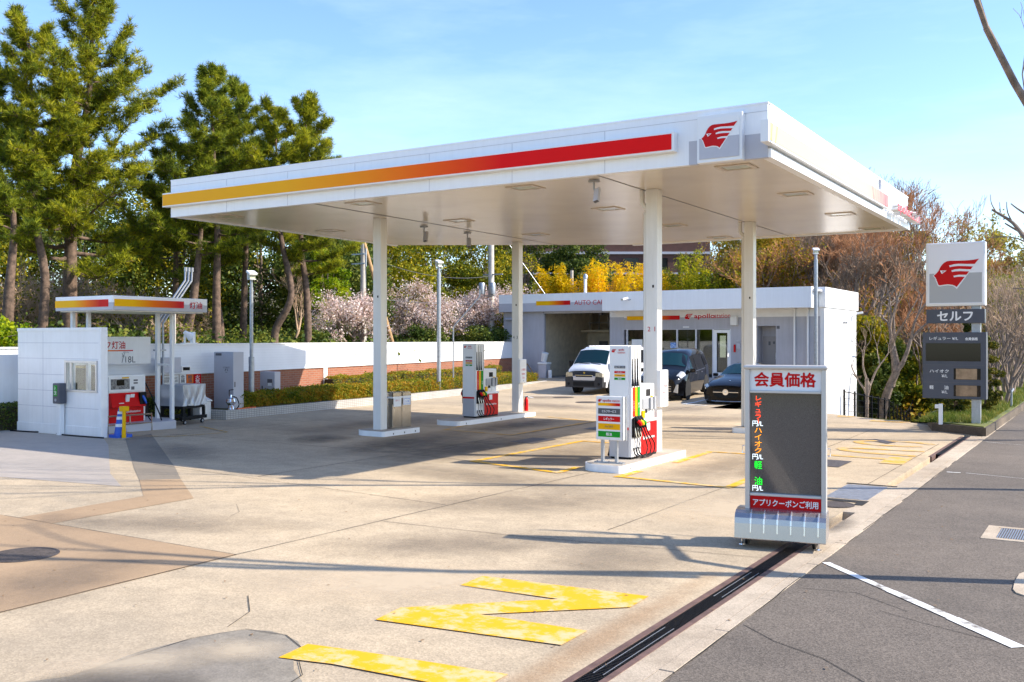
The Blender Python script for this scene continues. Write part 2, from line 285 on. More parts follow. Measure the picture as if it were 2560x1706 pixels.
# ------------------------------------------------------------------ mesh helpers
class MB:
    def __init__(s): s.v = []; s.f = []; s.m = []
    def add(s, vs, fs, mi=0):
        o = len(s.v); s.v.extend([tuple(p) for p in vs])
        for f in fs: s.f.append(tuple(o+i for i in f)); s.m.append(mi)
        return s
    def box(s, x0, x1, y0, y1, z0, z1, mi=0):
        return s.add([(x0,y0,z0),(x1,y0,z0),(x1,y1,z0),(x0,y1,z0),(x0,y0,z1),(x1,y0,z1),(x1,y1,z1),(x0,y1,z1)],
                     [(0,3,2,1),(4,5,6,7),(0,1,5,4),(1,2,6,5),(2,3,7,6),(3,0,4,7)], mi)
    def obox(s, c, X, Y, Z, mi=0):
        c, X, Y, Z = map(Vector, (c, X, Y, Z))
        return s.add([c-X-Y-Z, c+X-Y-Z, c+X+Y-Z, c-X+Y-Z, c-X-Y+Z, c+X-Y+Z, c+X+Y+Z, c-X+Y+Z],
                     [(0,3,2,1),(4,5,6,7),(0,1,5,4),(1,2,6,5),(2,3,7,6),(3,0,4,7)], mi)
    def quad(s, *p, mi=0): return s.add(p, [tuple(range(len(p)))], mi)
    def sheet(s, pts, z, mi=0):
        t = geometry.tessellate_polygon([[Vector((p[0], p[1], 0)) for p in pts]])
        fs = []
        for a, b, c in t:
            n = (Vector(pts[b]+(0,))-Vector(pts[a]+(0,))).cross(Vector(pts[c]+(0,))-Vector(pts[a]+(0,)))
            fs.append((a, b, c) if n.z > 0 else (a, c, b))
        return s.add([(p[0], p[1], z) for p in pts], fs, mi)
    def prism(s, pts, o, X, Y, d, mi=0, mside=None):
        """flat outline pts (in X,Y axes at o) given the thickness d along X x Y"""
        o, X, Y = Vector(o), Vector(X), Vector(Y); n = X.cross(Y)
        k = len(pts); base = [o+X*p[0]+Y*p[1] for p in pts]
        area = sum(pts[i][0]*pts[(i+1) % k][1]-pts[(i+1) % k][0]*pts[i][1] for i in range(k))
        t = geometry.tessellate_polygon([[Vector((p[0], p[1], 0)) for p in pts]])
        ff = []
        for a, b, c in t:
            cr = (pts[b][0]-pts[a][0])*(pts[c][1]-pts[a][1])-(pts[b][1]-pts[a][1])*(pts[c][0]-pts[a][0])
            ff.append((a, b, c) if cr > 0 else (a, c, b))
        s.add([p+n*d for p in base], ff, mi)
        s.add(base, [tuple(reversed(f)) for f in ff], mi)
        sd = [(i, (i+1) % k, k+(i+1) % k, k+i) for i in range(k)]
        if area < 0: sd = [tuple(reversed(f)) for f in sd]
        return s.add(base+[p+n*d for p in base], sd, mi if mside is None else mside)
    def tube(s, pts, r, k=8, mi=0, caps=True):
        pts = [Vector(p) for p in pts]; n = len(pts); rr = r if isinstance(r, (list, tuple)) else [r]*n
        ring = []; up = None
        for i in range(n):
            d = (pts[min(i+1, n-1)]-pts[max(i-1, 0)]).normalized()
            if up is None: up = Vector((0, 0, 1)) if abs(d.z) < 0.9 else Vector((1, 0, 0))
            a = d.cross(up).normalized(); b = d.cross(a).normalized(); up = -b if False else up
            ring.append([pts[i]+(a*math.cos(2*math.pi*j/k)+b*math.sin(2*math.pi*j/k))*rr[i] for j in range(k)])
        vs = [p for q in ring for p in q]; fs = []
        for i in range(n-1):
            for j in range(k): fs.append((i*k+j, (i+1)*k+j, (i+1)*k+(j+1) % k, i*k+(j+1) % k))
        if caps: fs.append(tuple(range(k))); fs.append(tuple((n-1)*k+j for j in reversed(range(k))))
        return s.add(vs, fs, mi)
    def cyl(s, p0, p1, r, k=16, mi=0): return s.tube([p0, p1], r, k, mi)
    def lathe(s, prof, c, k=24, mi=0, axis='z'):
        vs = []; fs = []; n = len(prof)
        for r, h in prof:
            for j in range(k):
                a = 2*math.pi*j/k; x, y = r*math.cos(a), r*math.sin(a)
                vs.append({'z': (c[0]+x, c[1]+y, c[2]+h), 'x': (c[0]+h, c[1]+x, c[2]+y), 'y': (c[0]+x, c[1]+h, c[2]+y)}[axis])
        for i in range(n-1):
            for j in range(k): fs.append((i*k+j, i*k+(j+1) % k, (i+1)*k+(j+1) % k, (i+1)*k+j))
        fs.append(tuple(reversed(range(k)))); fs.append(tuple((n-1)*k+j for j in range(k)))
        return s.add(vs, fs, mi)
    def build(s, name, mats, parent=None, bevel=0.0, smooth=False, seg=2, fix=True):
        me = bpy.data.meshes.new(name); me.from_pydata(s.v, [], s.f)
        if not isinstance(mats, (list, tuple)): mats = [mats]
        for m in mats: me.materials.append(m)
        if len(mats) > 1: me.polygons.foreach_set('material_index', s.m)
        if fix:
            bm = bmesh.new(); bm.from_mesh(me); bmesh.ops.recalc_face_normals(bm, faces=bm.faces); bm.to_mesh(me); bm.free()
        if smooth:
            me.polygons.foreach_set('use_smooth', [True]*len(me.polygons))
        me.update()
        o = bpy.data.objects.new(name, me); COL.objects.link(o)
        if parent is not None: attach(o, parent)
        if bevel:
            b = o.modifiers.new('bevel', 'BEVEL'); b.width = bevel; b.segments = seg; b.limit_method = 'ANGLE'; b.angle_limit = R(40)
        if smooth and len(me.polygons) < 20000:
            try:
                me.set_sharp_from_angle(angle=R(35))
            except Exception: pass
        return o
WM = {}
def world_m(o): return WM.get(o.name, Matrix.Identity(4))
def attach(o, parent):
    o.parent = parent; o.matrix_parent_inverse = world_m(parent).inverted()
def tag(o, label=None, cat=None, group=None, kind=None):
    if label: o['label'] = label
    if cat: o['category'] = cat
    if group: o['group'] = group
    if kind: o['kind'] = kind
    return o
def thing(name, label, cat, loc=(0, 0, 0), rz=0.0, group=None):
    o = bpy.data.objects.new(name, None); COL.objects.link(o); o.location = loc; o.rotation_euler = (0, 0, rz); o.empty_display_size = 0.2
    WM[o.name] = Matrix.Translation(loc) @ Matrix.Rotation(rz, 4, 'Z')
    return tag(o, label, cat, group)
def kids(o): return [c for c in COL.objects if c.parent == o]
def dup(o, loc=None, rz=None, label=None, group=None, parent=None):
    c = o.copy(); COL.objects.link(c)
    if parent is not None: c.parent = parent; c.matrix_parent_inverse = o.matrix_parent_inverse.copy()
    if loc is not None: c.location = loc
    if rz is not None: c.rotation_euler = (0, 0, rz)
    if label: c['label'] = label
    if group: c['group'] = group
    for k in kids(o): dup(k, parent=c)
    return c
def struct(o): o['kind'] = 'structure'; return o
def text(body, h, m, parent, org, X, Y, bold=0.0, name='lettering', ext=0.003, width=None, align='CENTER', line=1.0, shear=0.0):
    c = bpy.data.curves.new(name, 'FONT'); c.body = body; c.size = 1.0; c.align_x = align; c.align_y = 'CENTER'
    c.offset = 0.0; c.space_line = line; c.extrude = 0.0; c.resolution_u = 3; c.shear = shear
    o = bpy.data.objects.new(name, c); COL.objects.link(o)
    dg = bpy.context.evaluated_depsgraph_get(); me = bpy.data.meshes.new_from_object(o.evaluated_get(dg))
    bpy.data.objects.remove(o); bpy.data.curves.remove(c)
    co = np.empty(len(me.vertices)*3); me.vertices.foreach_get('co', co); co = co.reshape(-1, 3)
    lo, hi = co.min(0), co.max(0); cy = (lo[1]+hi[1])/2
    sy = h/(hi[1]-lo[1]); sx = sy if width is None else width/(hi[0]-lo[0])
    cx = {'CENTER': (lo[0]+hi[0])/2, 'LEFT': lo[0], 'RIGHT': hi[0]}[align]
    Xv, Yv = np.array(X, float), np.array(Y, float); Nn = np.cross(Xv, Yv)
    w = np.array(org)+np.outer((co[:, 0]-cx)*sx, Xv)+np.outer((co[:, 1]-cy)*sy, Yv)+Nn*ext
    if bold:      # heavier strokes: the outline struck several times with a small shift
        fs = [tuple(p.vertices) for p in me.polygons]; bpy.data.meshes.remove(me); k = len(w); vs, ff = [], []
        for i, (ax, ay) in enumerate(((0, 0), (1, 0), (-1, 0), (0, 1), (0, -1), (.7, .7), (-.7, .7), (.7, -.7), (-.7, -.7))):
            vs.append(w+Xv*ax*bold*sy+Yv*ay*bold*sy+Nn*i*0.00025); ff += [tuple(v+i*k for v in f) for f in fs]
        me = bpy.data.meshes.new(name); me.from_pydata(np.concatenate(vs).tolist(), [], ff)
    else: me.vertices.foreach_set('co', w.ravel())
    me.update(); me.name = name; me.materials.clear(); me.materials.append(m)
    ob = bpy.data.objects.new(name, me); COL.objects.link(ob)
    if parent is not None: attach(ob, parent)
    return ob
HEAD = [(297,770),(360,712),(400,660),(430,590),(470,525),(520,475),(580,445),(640,437),(760,440),(900,443),(1040,442),(1150,432),(1250,415),(1160,531),
        (980,522),(820,512),(720,520),(625,545),(638,585),(720,570),(820,563),(960,572),(1125,587),(1080,648),(1000,645),(850,630),(750,637),(672,660),(687,698),
        (760,685),(860,683),(1045,697),(990,770),(920,768),(830,765),(715,785),(728,823),(800,812),(880,812),(952,820),(785,1045),(740,1012),(690,993),(600,978),
        (520,985),(440,997),(405,993),(388,965),(380,930),(360,885),(357,860),(345,845),(340,822),(318,795)]
RIMO = [(275,768),(345,700),(385,650),(415,585),(455,515),(508,460),(572,427),(640,419),(760,422),(900,425),(1040,424),(1150,414),(1275,395),(790,1090),(730,1038),(685,1016),(600,1003),(520,1010),
        (440,1023),(395,1018),(368,980),(358,935),(336,888),(330,858),(320,830),(300,800)]
EYE = [(430,655),(570,660),(470,735)]; PUP = [(478,673),(532,676),(486,702)]
def emblem(parent, org, X, Y, w, red=None, rim=WHITE2, border=True, name='emblem'):
    s = w/955.0; f = lambda P: [((p[0]-772)*s, (742-p[1])*s) for p in P]
    b = MB()
    if border: b.prism(f(RIMO), Vector(org), X, Y, 0.004, 1)
    nn = Vector(X).cross(Vector(Y))
    b.prism(f(HEAD), Vector(org)+nn*0.004*(1 if border else 0), X, Y, 0.005, 0)
    b.prism(f(EYE), Vector(org)+nn*0.0092, X, Y, 0.002, 1); b.prism(f(PUP), Vector(org)+nn*0.0113, X, Y, 0.002, 0)
    return b.build(name, [red or REDT, rim], parent)
def nmesh(name, v, f, m, parent=None, smooth=False):
    """v (n,3), f (k,c) numpy"""
    me = bpy.data.meshes.new(name); n, c = f.shape
    me.vertices.add(len(v)); me.vertices.foreach_set('co', v.astype(np.float32).ravel())
    me.loops.add(n*c); me.loops.foreach_set('vertex_index', f.astype(np.int32).ravel())
    me.polygons.add(n); me.polygons.foreach_set('loop_start', np.arange(0, n*c, c, dtype=np.int32))
    if smooth: me.polygons.foreach_set('use_smooth', np.ones(n, dtype=bool))
    me.materials.append(m); me.update(calc_edges=True)
    o = bpy.data.objects.new(name, me); COL.objects.link(o)
    if parent is not None: attach(o, parent)
    return o
# ------------------------------------------------------------------ the ground
def sst(a, b, x): t = min(1, max(0, (x-a)/(b-a))); return t*t*(3-2*t)
def ramp(y): return 0.24*sst(34.3, 42.5, y)
def wallx(y): return -23.0-0.2*(y-19.4) if y > 19.4 else (-23.0 if y > 16.3 else -24.5)
def zt(x, y):
    z = -0.2
    wx = wallx(min(max(y, 0), 46))
    if x < wx-0.15:
        d = wx-0.15-x
        z = 1.35*sst(0, 0.5, d)+0.10*min(d, 40)
    if y > 45 and x < -11.3:
        z = max(z, -0.1+0.16*min(y-52, 70)*sst(52, 54, y)) if y > 52 else z
    if x >= -11.62:
        dip = -0.085*min(max(0, y-31.0), 24)*(1-sst(-4.6, -2.9, x))
        z = z+dip
        z -= 0.9*sst(31.2, 35.5, y)*(1-sst(-9.7, -8.7, x))*(1-sst(52, 58, y))
        if y > 52: z += 0.05*min(y-52, 60)*(1-sst(-9, -4, x))
    return z
def axis_lines(segs):
    o = []
    for a, b, n in segs: o += list(np.linspace(a, b, n, endpoint=False))
    o.append(segs[-1][1]); return np.array(o)
xs = axis_lines([(-260, -60, 14), (-60, -31, 29), (-31, -22.8, 50), (-22.8, -12, 12), (-12, -2, 40), (-2, 20, 10), (20, 260, 12)])
ys = axis_lines([(-60, 0, 8), (0, 15, 15), (15, 45, 45), (45, 56, 33), (56, 110, 36), (110, 420, 14)])
V = np.array([(x, y, zt(x, y)) for y in ys for x in xs]); nx = len(xs)
Fq = np.array([(j*nx+i, j*nx+i+1, (j+1)*nx+i+1, (j+1)*nx+i) for j in range(len(ys)-1) for i in range(nx-1)])
struct(nmesh('ground', V, Fq, SOIL, None, True))
def sheet_grid(name, x0, x1, y0, y1, nx_, ny_, zf, m, thick=0.0):
    X = np.linspace(x0, x1, nx_); Y = np.linspace(y0, y1, ny_)
    v = np.array([(x, y, zf(x, y)) for y in Y for x in X]); f = np.array([(j*nx_+i, j*nx_+i+1, (j+1)*nx_+i+1, (j+1)*nx_+i) for j in range(ny_-1) for i in range(nx_-1)])
    return struct(nmesh(name, v, f, m))
b = MB(); b.box(-30, -3.1, -12, 25.5, -0.19, 0.0)
b.prism([(-30, 25.5), (-3.1, 25.5), (-2.7, 25.5), (-4.35, 28.0), (-4.75, 28.4), (-8.0, 31.0), (-11.6, 31.0), (-11.6, 34.3), (-30, 34.3)], (0, 0, -0.19), (1, 0, 0), (0, 1, 0), 0.19)
yy = np.linspace(34.3, 46.5, 16)
for a_, c_ in zip(yy[:-1], yy[1:]):
    b.quad((-30, a_, ramp(a_)), (-11.6, a_, ramp(a_)), (-11.6, c_, ramp(c_)), (-30, c_, ramp(c_)))
b.quad((-11.6, 31, -2.6), (-11.6, 46.5, -2.6), (-11.6, 46.5, 0.24), (-11.6, 42, 0.23), (-11.6, 34.3, 0.0), (-11.6, 31, 0.0)); b.quad((-11.6, 31, -1.2), (-8.0, 31, -1.2), (-8.0, 31, -0.01), (-11.6, 31, -0.01))
struct(b.build('forecourt', CONC, fix=False))
def patch(name, pts, m, z): return struct(MB().sheet(pts, z).build(name, m, fix=False))
patch('tan_concrete_patch', [(-14.8, 7.2), (-12.0, 7.2), (-7.96, 7.2), (-7.96, 1.0), (-14.8, 1.0)], CONCT, 0.004)
patch('tan_concrete_patch', [(-13.55, 10.19), (-12.1, 9.17), (-12.0, 7.2), (-11.27, 7.19), (-11.32, 9.43), (-13.05, 10.61)], CONCT, 0.0045)
patch('dark_concrete_strip', [(-19.6, 14.35), (-14.78, 11.01), (-13.55, 10.19), (-13.05, 10.61), (-14.35, 11.54), (-19.9, 15.3)], CONCD, 0.0042)
gp = [(-7.4, 2.2), (-6.6, 3.2), (-6.05, 4.0), (-6.1, 4.6), (-6.02, 5.0), (-5.96, 5.2), (-5.85, 5.38), (-5.65, 5.46), (-5.47, 5.44), (-5.28, 5.38), (-5.13, 5.27), (-5.0, 5.05), (-4.85, 4.9), (-4.63, 4.76), (-4.6, 4.2), (-4.5, 3.0), (-4.4, 2.2)]
patch('grey_concrete_patch', gp, CONCG, 0.004)
patch('pale_concrete_slab', [(-24.3, 14.0), (-19.9, 14.0), (-18.6, 13.2), (-14.6, 10.4), (-13.2, 9.6), (-17.0, 9.0), (-24.3, 10.2)], CONCW, 0.0035)
# saw-cut joints and cracks in the slabs
b = MB()
def crack(p, w=0.012, j=0.0, z=0.0065, n=None, seed=1):
    rr = random.Random(seed)
    for (x0, y0), (x1, y1) in zip(p[:-1], p[1:]):
        L = math.hypot(x1-x0, y1-y0); k = max(1, int(L/0.35)); d = ((x1-x0)/L, (y1-y0)/L); pv = (x0, y0)
        for i in range(1, k+1):
            q = (x0+(x1-x0)*i/k, y0+(y1-y0)*i/k)
            if i < k: q = (q[0]-d[1]*rr.uniform(-j, j), q[1]+d[0]*rr.uniform(-j, j))
            ww = w*rr.uniform(0.5, 1.0)
            b.quad((pv[0]+d[1]*ww, pv[1]-d[0]*ww, z), (q[0]+d[1]*ww, q[1]-d[0]*ww, z), (q[0]-d[1]*ww, q[1]+d[0]*ww, z), (pv[0]-d[1]*ww, pv[1]+d[0]*ww, z)); pv = q
crack([(-15.05, 11.61), (-12, 11.3), (-7.9, 10.9)], 0.006); crack([(-7.97, 1.0), (-7.97, 7.2), (-7.89, 9.88), (-7.75, 13.6), (-7.7, 14.9)], 0.007, 0.004)
crack([(-12.3, 7.2), (-7.96, 7.2)], 0.005, 0.002); crack([(-7.84, 9.5), (-5.99, 9.61), (-3.15, 10.03)], 0.006, 0.006)
crack([(-12.2, 11.5), (-12.2, 15), (-12.25, 20), (-12.3, 34)], 0.012, 0.004); crack([(-19.5, 15.5), (-12.2, 15.4), (-9.7, 15.0), (-7.9, 14.6)], 0.010, 0.01)
crack([(-19, 20.4), (-12.3, 20.5), (-7.9, 20.6), (-3.2, 20.5)], 0.010, 0.006); crack([(-20, 27.5), (-3.5, 27.4)], 0.010, 0.006); crack([(-19.2, 14), (-19.3, 34)], 0.012, 0.006)
crack([(-5.2, 10.5), (-5.15, 16), (-5.3, 26)], 0.006, 0.006); crack([(-3.35, 16.0), (-3.33, 19), (-3.31, 23.0)], 0.007, 0.005)
crack([(-5.13, 5.27), (-4.95, 5.05), (-4.72, 4.85), (-4.6, 4.4), (-4.55, 3.2)], 0.006, 0.012, 0.009, seed=4); crack([(-6.6, 6.1), (-6.2, 5.75), (-6.02, 5.35)], 0.004, 0.02, seed=6)
crack([(-6.05, 4.0), (-6.02, 5.0), (-5.85, 5.38), (-5.47, 5.44), (-5.13, 5.27)], 0.004, 0.008, 0.009, seed=9); crack([(-10.4, 9.4), (-9.9, 9.0), (-9.75, 8.7)], 0.003, 0.02, seed=3)
struct(b.build('slab_joint', DARKM, fix=False))
# painted arrows, letters and bay lines
def stroke(b, pts, w, z=0.008):
    for i in range(len(pts)-1):
        x0, y0 = pts[i]; x1, y1 = pts[i+1]; L = math.hypot(x1-x0, y1-y0); dx, dy = (x1-x0)/L, (y1-y0)/L; h = w/2
        zz = z+0.0006*(i % 3)
        b.quad((x0+dy*h, y0-dx*h, zz), (x1+dy*h, y1-dx*h, zz), (x1-dy*h, y1+dx*h, zz), (x0-dy*h, y0+dx*h, zz))
b = MB(); b.sheet([(-5.21, 7.80), (-3.54, 7.97), (-3.53, 7.56), (-4.50, 6.70), (-3.53, 6.77), (-3.53, 6.35), (-5.14, 6.12), (-5.19, 6.51), (-4.18, 7.46), (-5.19, 7.40)], 0.010)
struct(b.build('yellow_road_letter', YLINE, fix=False))
b = MB(); b.sheet([(-5.16, 5.36), (-4.71, 5.44), (-3.53, 5.60), (-3.53, 5.22), (-4.7, 5.12), (-5.12, 5.02)], 0.0108); struct(b.build('yellow_road_letter', YLINE, fix=False))
b = MB(); b.sheet([(-3.75, 18.82), (-3.32, 18.80), (-3.34, 20.0), (-3.75, 19.92)], 0.010); stroke(b, [(-3.75, 19.55), (-4.9, 19.62)], 0.20)
struct(b.build('yellow_road_letter', YLINEF, fix=False))
b = MB(); stroke(b, [(-3.34, 20.30), (-4.35, 20.42), (-4.75, 20.6), (-4.92, 20.9), (-4.84, 21.16), (-3.34, 21.26)], 0.20); struct(b.build('yellow_road_letter', YLINEF, fix=False))
b = MB(); cs = [(-4.15+0.78*math.cos(t), 22.55+0.52*math.sin(t)) for t in np.linspace(0.3, 5.6, 15)]; stroke(b, cs, 0.21); struct(b.build('yellow_road_letter', YLINEF, fix=False))
b = MB(); stroke(b, [(-10.24, 19.42), (-10.28, 15.02)], 0.14); stroke(b, [(-10.24, 19.37), (-9.5, 19.33)], 0.11, 0.0095); stroke(b, [(-10.3, 15.07), (-8.12, 14.55)], 0.14, 0.0095); stroke(b, [(-8.17, 14.55), (-8.2, 15.35)], 0.14, 0.0105)
struct(b.build('yellow_bay_line', YLINE, fix=False))
b = MB(); stroke(b, [(-7.05, 15.5), (-7.06, 14.6)], 0.15); stroke(b, [(-7.08, 14.68), (-5.05, 14.48)], 0.12, 0.0095); stroke(b, [(-5.1, 14.5), (-5.13, 15.9)], 0.15, 0.0105); stroke(b, [(-6.97, 16.9), (-7.04, 18.95)], 0.14); stroke(b, [(-7.05, 18.92), (-6.2, 18.92)], 0.09, 0.0095)
struct(b.build('yellow_bay_line', YLINE, fix=False))
b = MB(); stroke(b, [(-14.45, 19.9), (-14.84, 21.5), (-14.78, 24.9)], 0.14); stroke(b, [(-14.45, 19.95), (-12.3, 19.66)], 0.12, 0.0095); stroke(b, [(-12.32, 19.68), (-12.41, 24.2)], 0.14, 0.0105); stroke(b, [(-14.3, 24.9), (-12.7, 24.25)], 0.12)
struct(b.build('yellow_bay_line', YLINEF, fix=False))
b = MB(); stroke(b, [(-20.1, 14.6), (-18.9, 15.2), (-18.6, 16.5)], 0.07); stroke(b, [(-20.5, 17.3), (-18.7, 16.6)], 0.07, 0.0095); struct(b.build('yellow_bay_line', YLINEF, fix=False))
b = MB(); b.sheet([(-7.03, 29.4), (-6.67, 29.5), (-6.6, 29.9), (-7.1, 29.9)], 0.01); b.sheet([(-5.9, 28.3), (-4.8, 28.3), (-4.85, 28.6), (-5.9, 28.75)], 0.01); struct(b.build('yellow_bay_line', YLINEF, fix=False))
b = MB(); stroke(b, [(-13.0, 32.2), (-13.05, 33.6)], 0.16, 0.010); stroke(b, [(-13.05, 33.5), (-13.6, 37.9)], 0.13, 0.0112); stroke(b, [(-13.0, 32.3), (-12.0, 31.9)], 0.12, 0.0124)
struct(b.build('white_bay_line', WLINE2, fix=False))
b = MB(); stroke(b, [(-20.3, 33.4), (-17.9, 35.6), (-16.2, 37.3)], 0.12, 0.011); stroke(b, [(-20.3, 33.45), (-19.4, 32.6)], 0.10, 0.0125); struct(b.build('white_bay_line', WLINE2, fix=False))
# covers and grates let into the concrete
def cover(name, pts, m, label, z=0.009):
    return tag(MB().sheet(pts, z).build(name, m, fix=False), label, 'cover')
CHK = mat('checker_plate', (0.30, 0.31, 0.33), 0.45, 0.6, var=0.2, vscale=10, bump=0.7, bscale=70)
CHKD = mat('dark_checker_plate', (0.10, 0.085, 0.078), 0.6, 0.4, var=0.3, vscale=12, bump=0.7, bscale=90)
cover('grate_cover', [(-11.55, 18.35), (-11.57, 19.44), (-10.90, 19.38), (-10.90, 18.30)], CHKD, 'square dark tank cover in the canopy shadow between the two pump islands')
cover('grate_cover', [(-11.6, 22.0), (-11.58, 22.75), (-10.95, 22.72), (-10.95, 21.95)], CHKD, 'dark square tank cover half hidden behind the fuel price board on the front island')
cover('plate_cover', [(-4.88, 23.05), (-4.72, 23.32), (-4.17, 22.85), (-4.28, 22.42)], CHKD, 'small dark plate cover lying in the round faded yellow road letter')
cover('plate_cover', [(-4.75, 17.85), (-4.75, 18.86), (-4.22, 18.83), (-4.23, 17.83)], CHKD, 'dark plate cover just right of the standing price display')
def manhole(c, r, m, label, name='manhole_cover'):
    t = thing(name, label, 'manhole cover', (c[0], c[1], 0))
    b = MB(); b.lathe([(r, 0), (r, 0.010), (r*0.93, 0.010), (r*0.93, 0.007), (0.001, 0.007)], (c[0], c[1], 0.002), 40); b.build('lid', m, t)
    b = MB()
    for i in range(-6, 7):
        x = i*r/7.2; h = math.sqrt(max(0, (r*0.86)**2-x*x))
        b.box(c[0]+x-r*0.03, c[0]+x+r*0.03, c[1]-h, c[1]+h, 0.0085, 0.0125)
    b.build('ribs', m, t)
    return t
manhole((-9.88, 5.98), 0.36, IRON, 'big round cast iron manhole cover in the tan concrete')
manhole((-3.32, 13.78), 0.26, IRON, 'round manhole cover behind the price display near the kerb')
manhole((-16.4, 31.4), 0.42, IRON, 'round manhole cover on the sunlit concrete in front of the white van')
manhole((-18.6, 33.6), 0.42, IRON, 'round manhole cover in the shade beside the white van')
t = thing('steel_plate', 'galvanised checker plate over the drain pit behind the price display', 'cover', (-3.3, 15, 0))
MB().box(-3.62, -3.02, 14.40, 15.86, -0.03, 0.004).build('plate', CHK, t)
b = MB(); b.box(-3.60, -3.0, 14.12, 14.30, -0.06, 0.0075); b.box(-3.66, -2.9, 15.92, 16.0, -0.06, 0.0075); b.box(-3.10, -2.98, 13.9, 14.3, -0.06, 0.0085); b.build('slot', DARKM, t)
# gutter, trench drain, kerb stones, sidewalk, road
b = MB(); b.box(-2.94, -2.705, -12, 25.3, -0.19, 0.002); b.box(-3.1, -2.94, 11.6, 25.3, -0.19, -0.105); b.box(-3.1, -2.94, 11.3, 11.6, -0.19, 0.001); b.box(-3.1, -2.94, 13.3, 16.04, -0.10, 0.0015)
struct(b.build('gutter', KERBC, fix=False))
t = thing('trench_drain', 'long trench drain with black grating and brown steel edges beside the kerb', 'drain', (-3.03, 5, 0))
b = MB(); b.box(-3.155, -3.098, -6, 11.25, -0.08, 0.007); b.box(-2.945, -2.895, -6, 11.25, -0.08, 0.007); b.build('edge_angle', BROWN, t)
b = MB(); y = 3.2
while y < 11.2: b.box(-3.085, -2.957, y, y+0.013, -0.02, 0.0015); y += 0.030
b.box(-3.095, -3.088, -6, 11.2, -0.03, 0.003); b.box(-2.954, -2.947, -6, 11.2, -0.03, 0.003); b.build('grating', BLKP, t)
MB().box(-3.098, -2.945, -6, 11.25, -0.20, -0.06).build('channel', DARKM, t)
b = MB()
for a_, c_ in ((5.95, 7.2), (8.3, 9.35)): b.box(-3.062, -3.056, a_, c_, 0.002, 0.0045); b.box(-2.986, -2.980, a_, c_, 0.002, 0.0045)
b.build('bright_rail', GALV, t)
t = thing('trench_drain', 'short trench drain with dark grating at the far end of the kerb', 'drain', (-3.03, 23, 0))
b = MB(); b.box(-3.13, -3.07, 20.4, 25.0, -0.1, 0.009); b.box(-2.96, -2.93, 20.4, 25.0, -0.1, 0.006); b.build('edge_angle', BROWN, t); MB().box(-3.07, -2.96, 20.9, 25.0, -0.1, 0.004).build('grating', BLKP, t)
b = MB(); rr = random.Random(5); y = -8.0
while y < 45:
    L = rr.choice((0.6, 0.6, 0.62, 0.9)) if y > 9 else rr.choice((0.8, 0.95, 1.1))
    if y > 26: L = 1.0
    b.box(-2.70+rr.uniform(-.004, .004), -2.585+rr.uniform(-.006, .006), y+0.006, y+L-0.006, -0.18, 0.004+rr.uniform(0, .004)); y += L
struct(b.build('kerb', KERBC, bevel=0.006))
struct(MB().box(-2.588, 1.3, -12, 90, -0.18, 0.0).build('sidewalk', ASPH, fix=False))
b = MB(); y = -10.0
while y < 90: b.box(1.3, 1.46, y+0.006, y+0.594, -0.2, 0.005); y += 0.6
struct(b.build('roadside_kerb', KERBC, bevel=0.01)); struct(MB().box(1.46, 10.0, -30, 200, -0.19, -0.14).build('road', ROADA, fix=False))
b = MB()
stroke(b, [(-2.54, 10.16), (-1.75, 9.32)], 0.085, 0.006); stroke(b, [(-1.75, 9.32), (-1.15, 8.685)], 0.10, 0.0068); stroke(b, [(-1.15, 8.685), (-0.62, 8.12)], 0.125, 0.0062); struct(b.build('white_sidewalk_line', WLINE, fix=False))
b = MB(); crack([(-2.50, 18.2), (-2.28, 18.22)], 0.06, 0.0, 0.006); crack([(-2.2, 18.24), (-0.5, 17.8)], 0.012, 0.01, 0.0055); crack([(-2.5, 24.0), (-0.5, 23.2)], 0.012, 0.01, 0.0055); struct(b.build('white_sidewalk_line', WLINE, fix=False))
b = MB(); crack([(-2.55, 7.6), (-2.2, 7.3), (-1.8, 7.1), (-1.2, 6.5)], 0.005, 0.03, 0.004, seed=11); crack([(-2.5, 9.0), (-2.0, 9.1), (-1.5, 8.7)], 0.004, 0.03, 0.004, seed=12); crack([(-1.7, 8.6), (-1.3, 8.4), (-0.8, 8.2)], 0.004, 0.03, 0.004, seed=13)
crack([(-2.586, 5), (-2.586, 20)], 0.008, 0.008, 0.005, seed=14); struct(b.build('sidewalk_crack', DARKM, fix=False))
t = thing('gully_grate', 'rain gully with ribbed grate in a pale concrete frame on the sidewalk', 'drain', (-1.0, 12.8, 0))
b = MB(); b.box(-1.34, -1.19, 12.36, 13.26, -0.05, 0.006); b.box(-0.55, -0.40, 12.36, 13.26, -0.05, 0.006); b.box(-1.19, -0.55, 12.36, 12.47, -0.05, 0.006); b.box(-1.19, -0.55, 13.15, 13.26, -0.05, 0.006); b.build('frame', KERBC, t)
b = MB(); x = -1.185
while x < -0.56: b.box(x, x+0.012, 12.48, 13.14, -0.03, 0.006); x += 0.026
b.build('bars', GALV, t); MB().box(-1.19, -0.55, 12.47, 13.15, -0.06, -0.035).build('pit', DARKM, t)
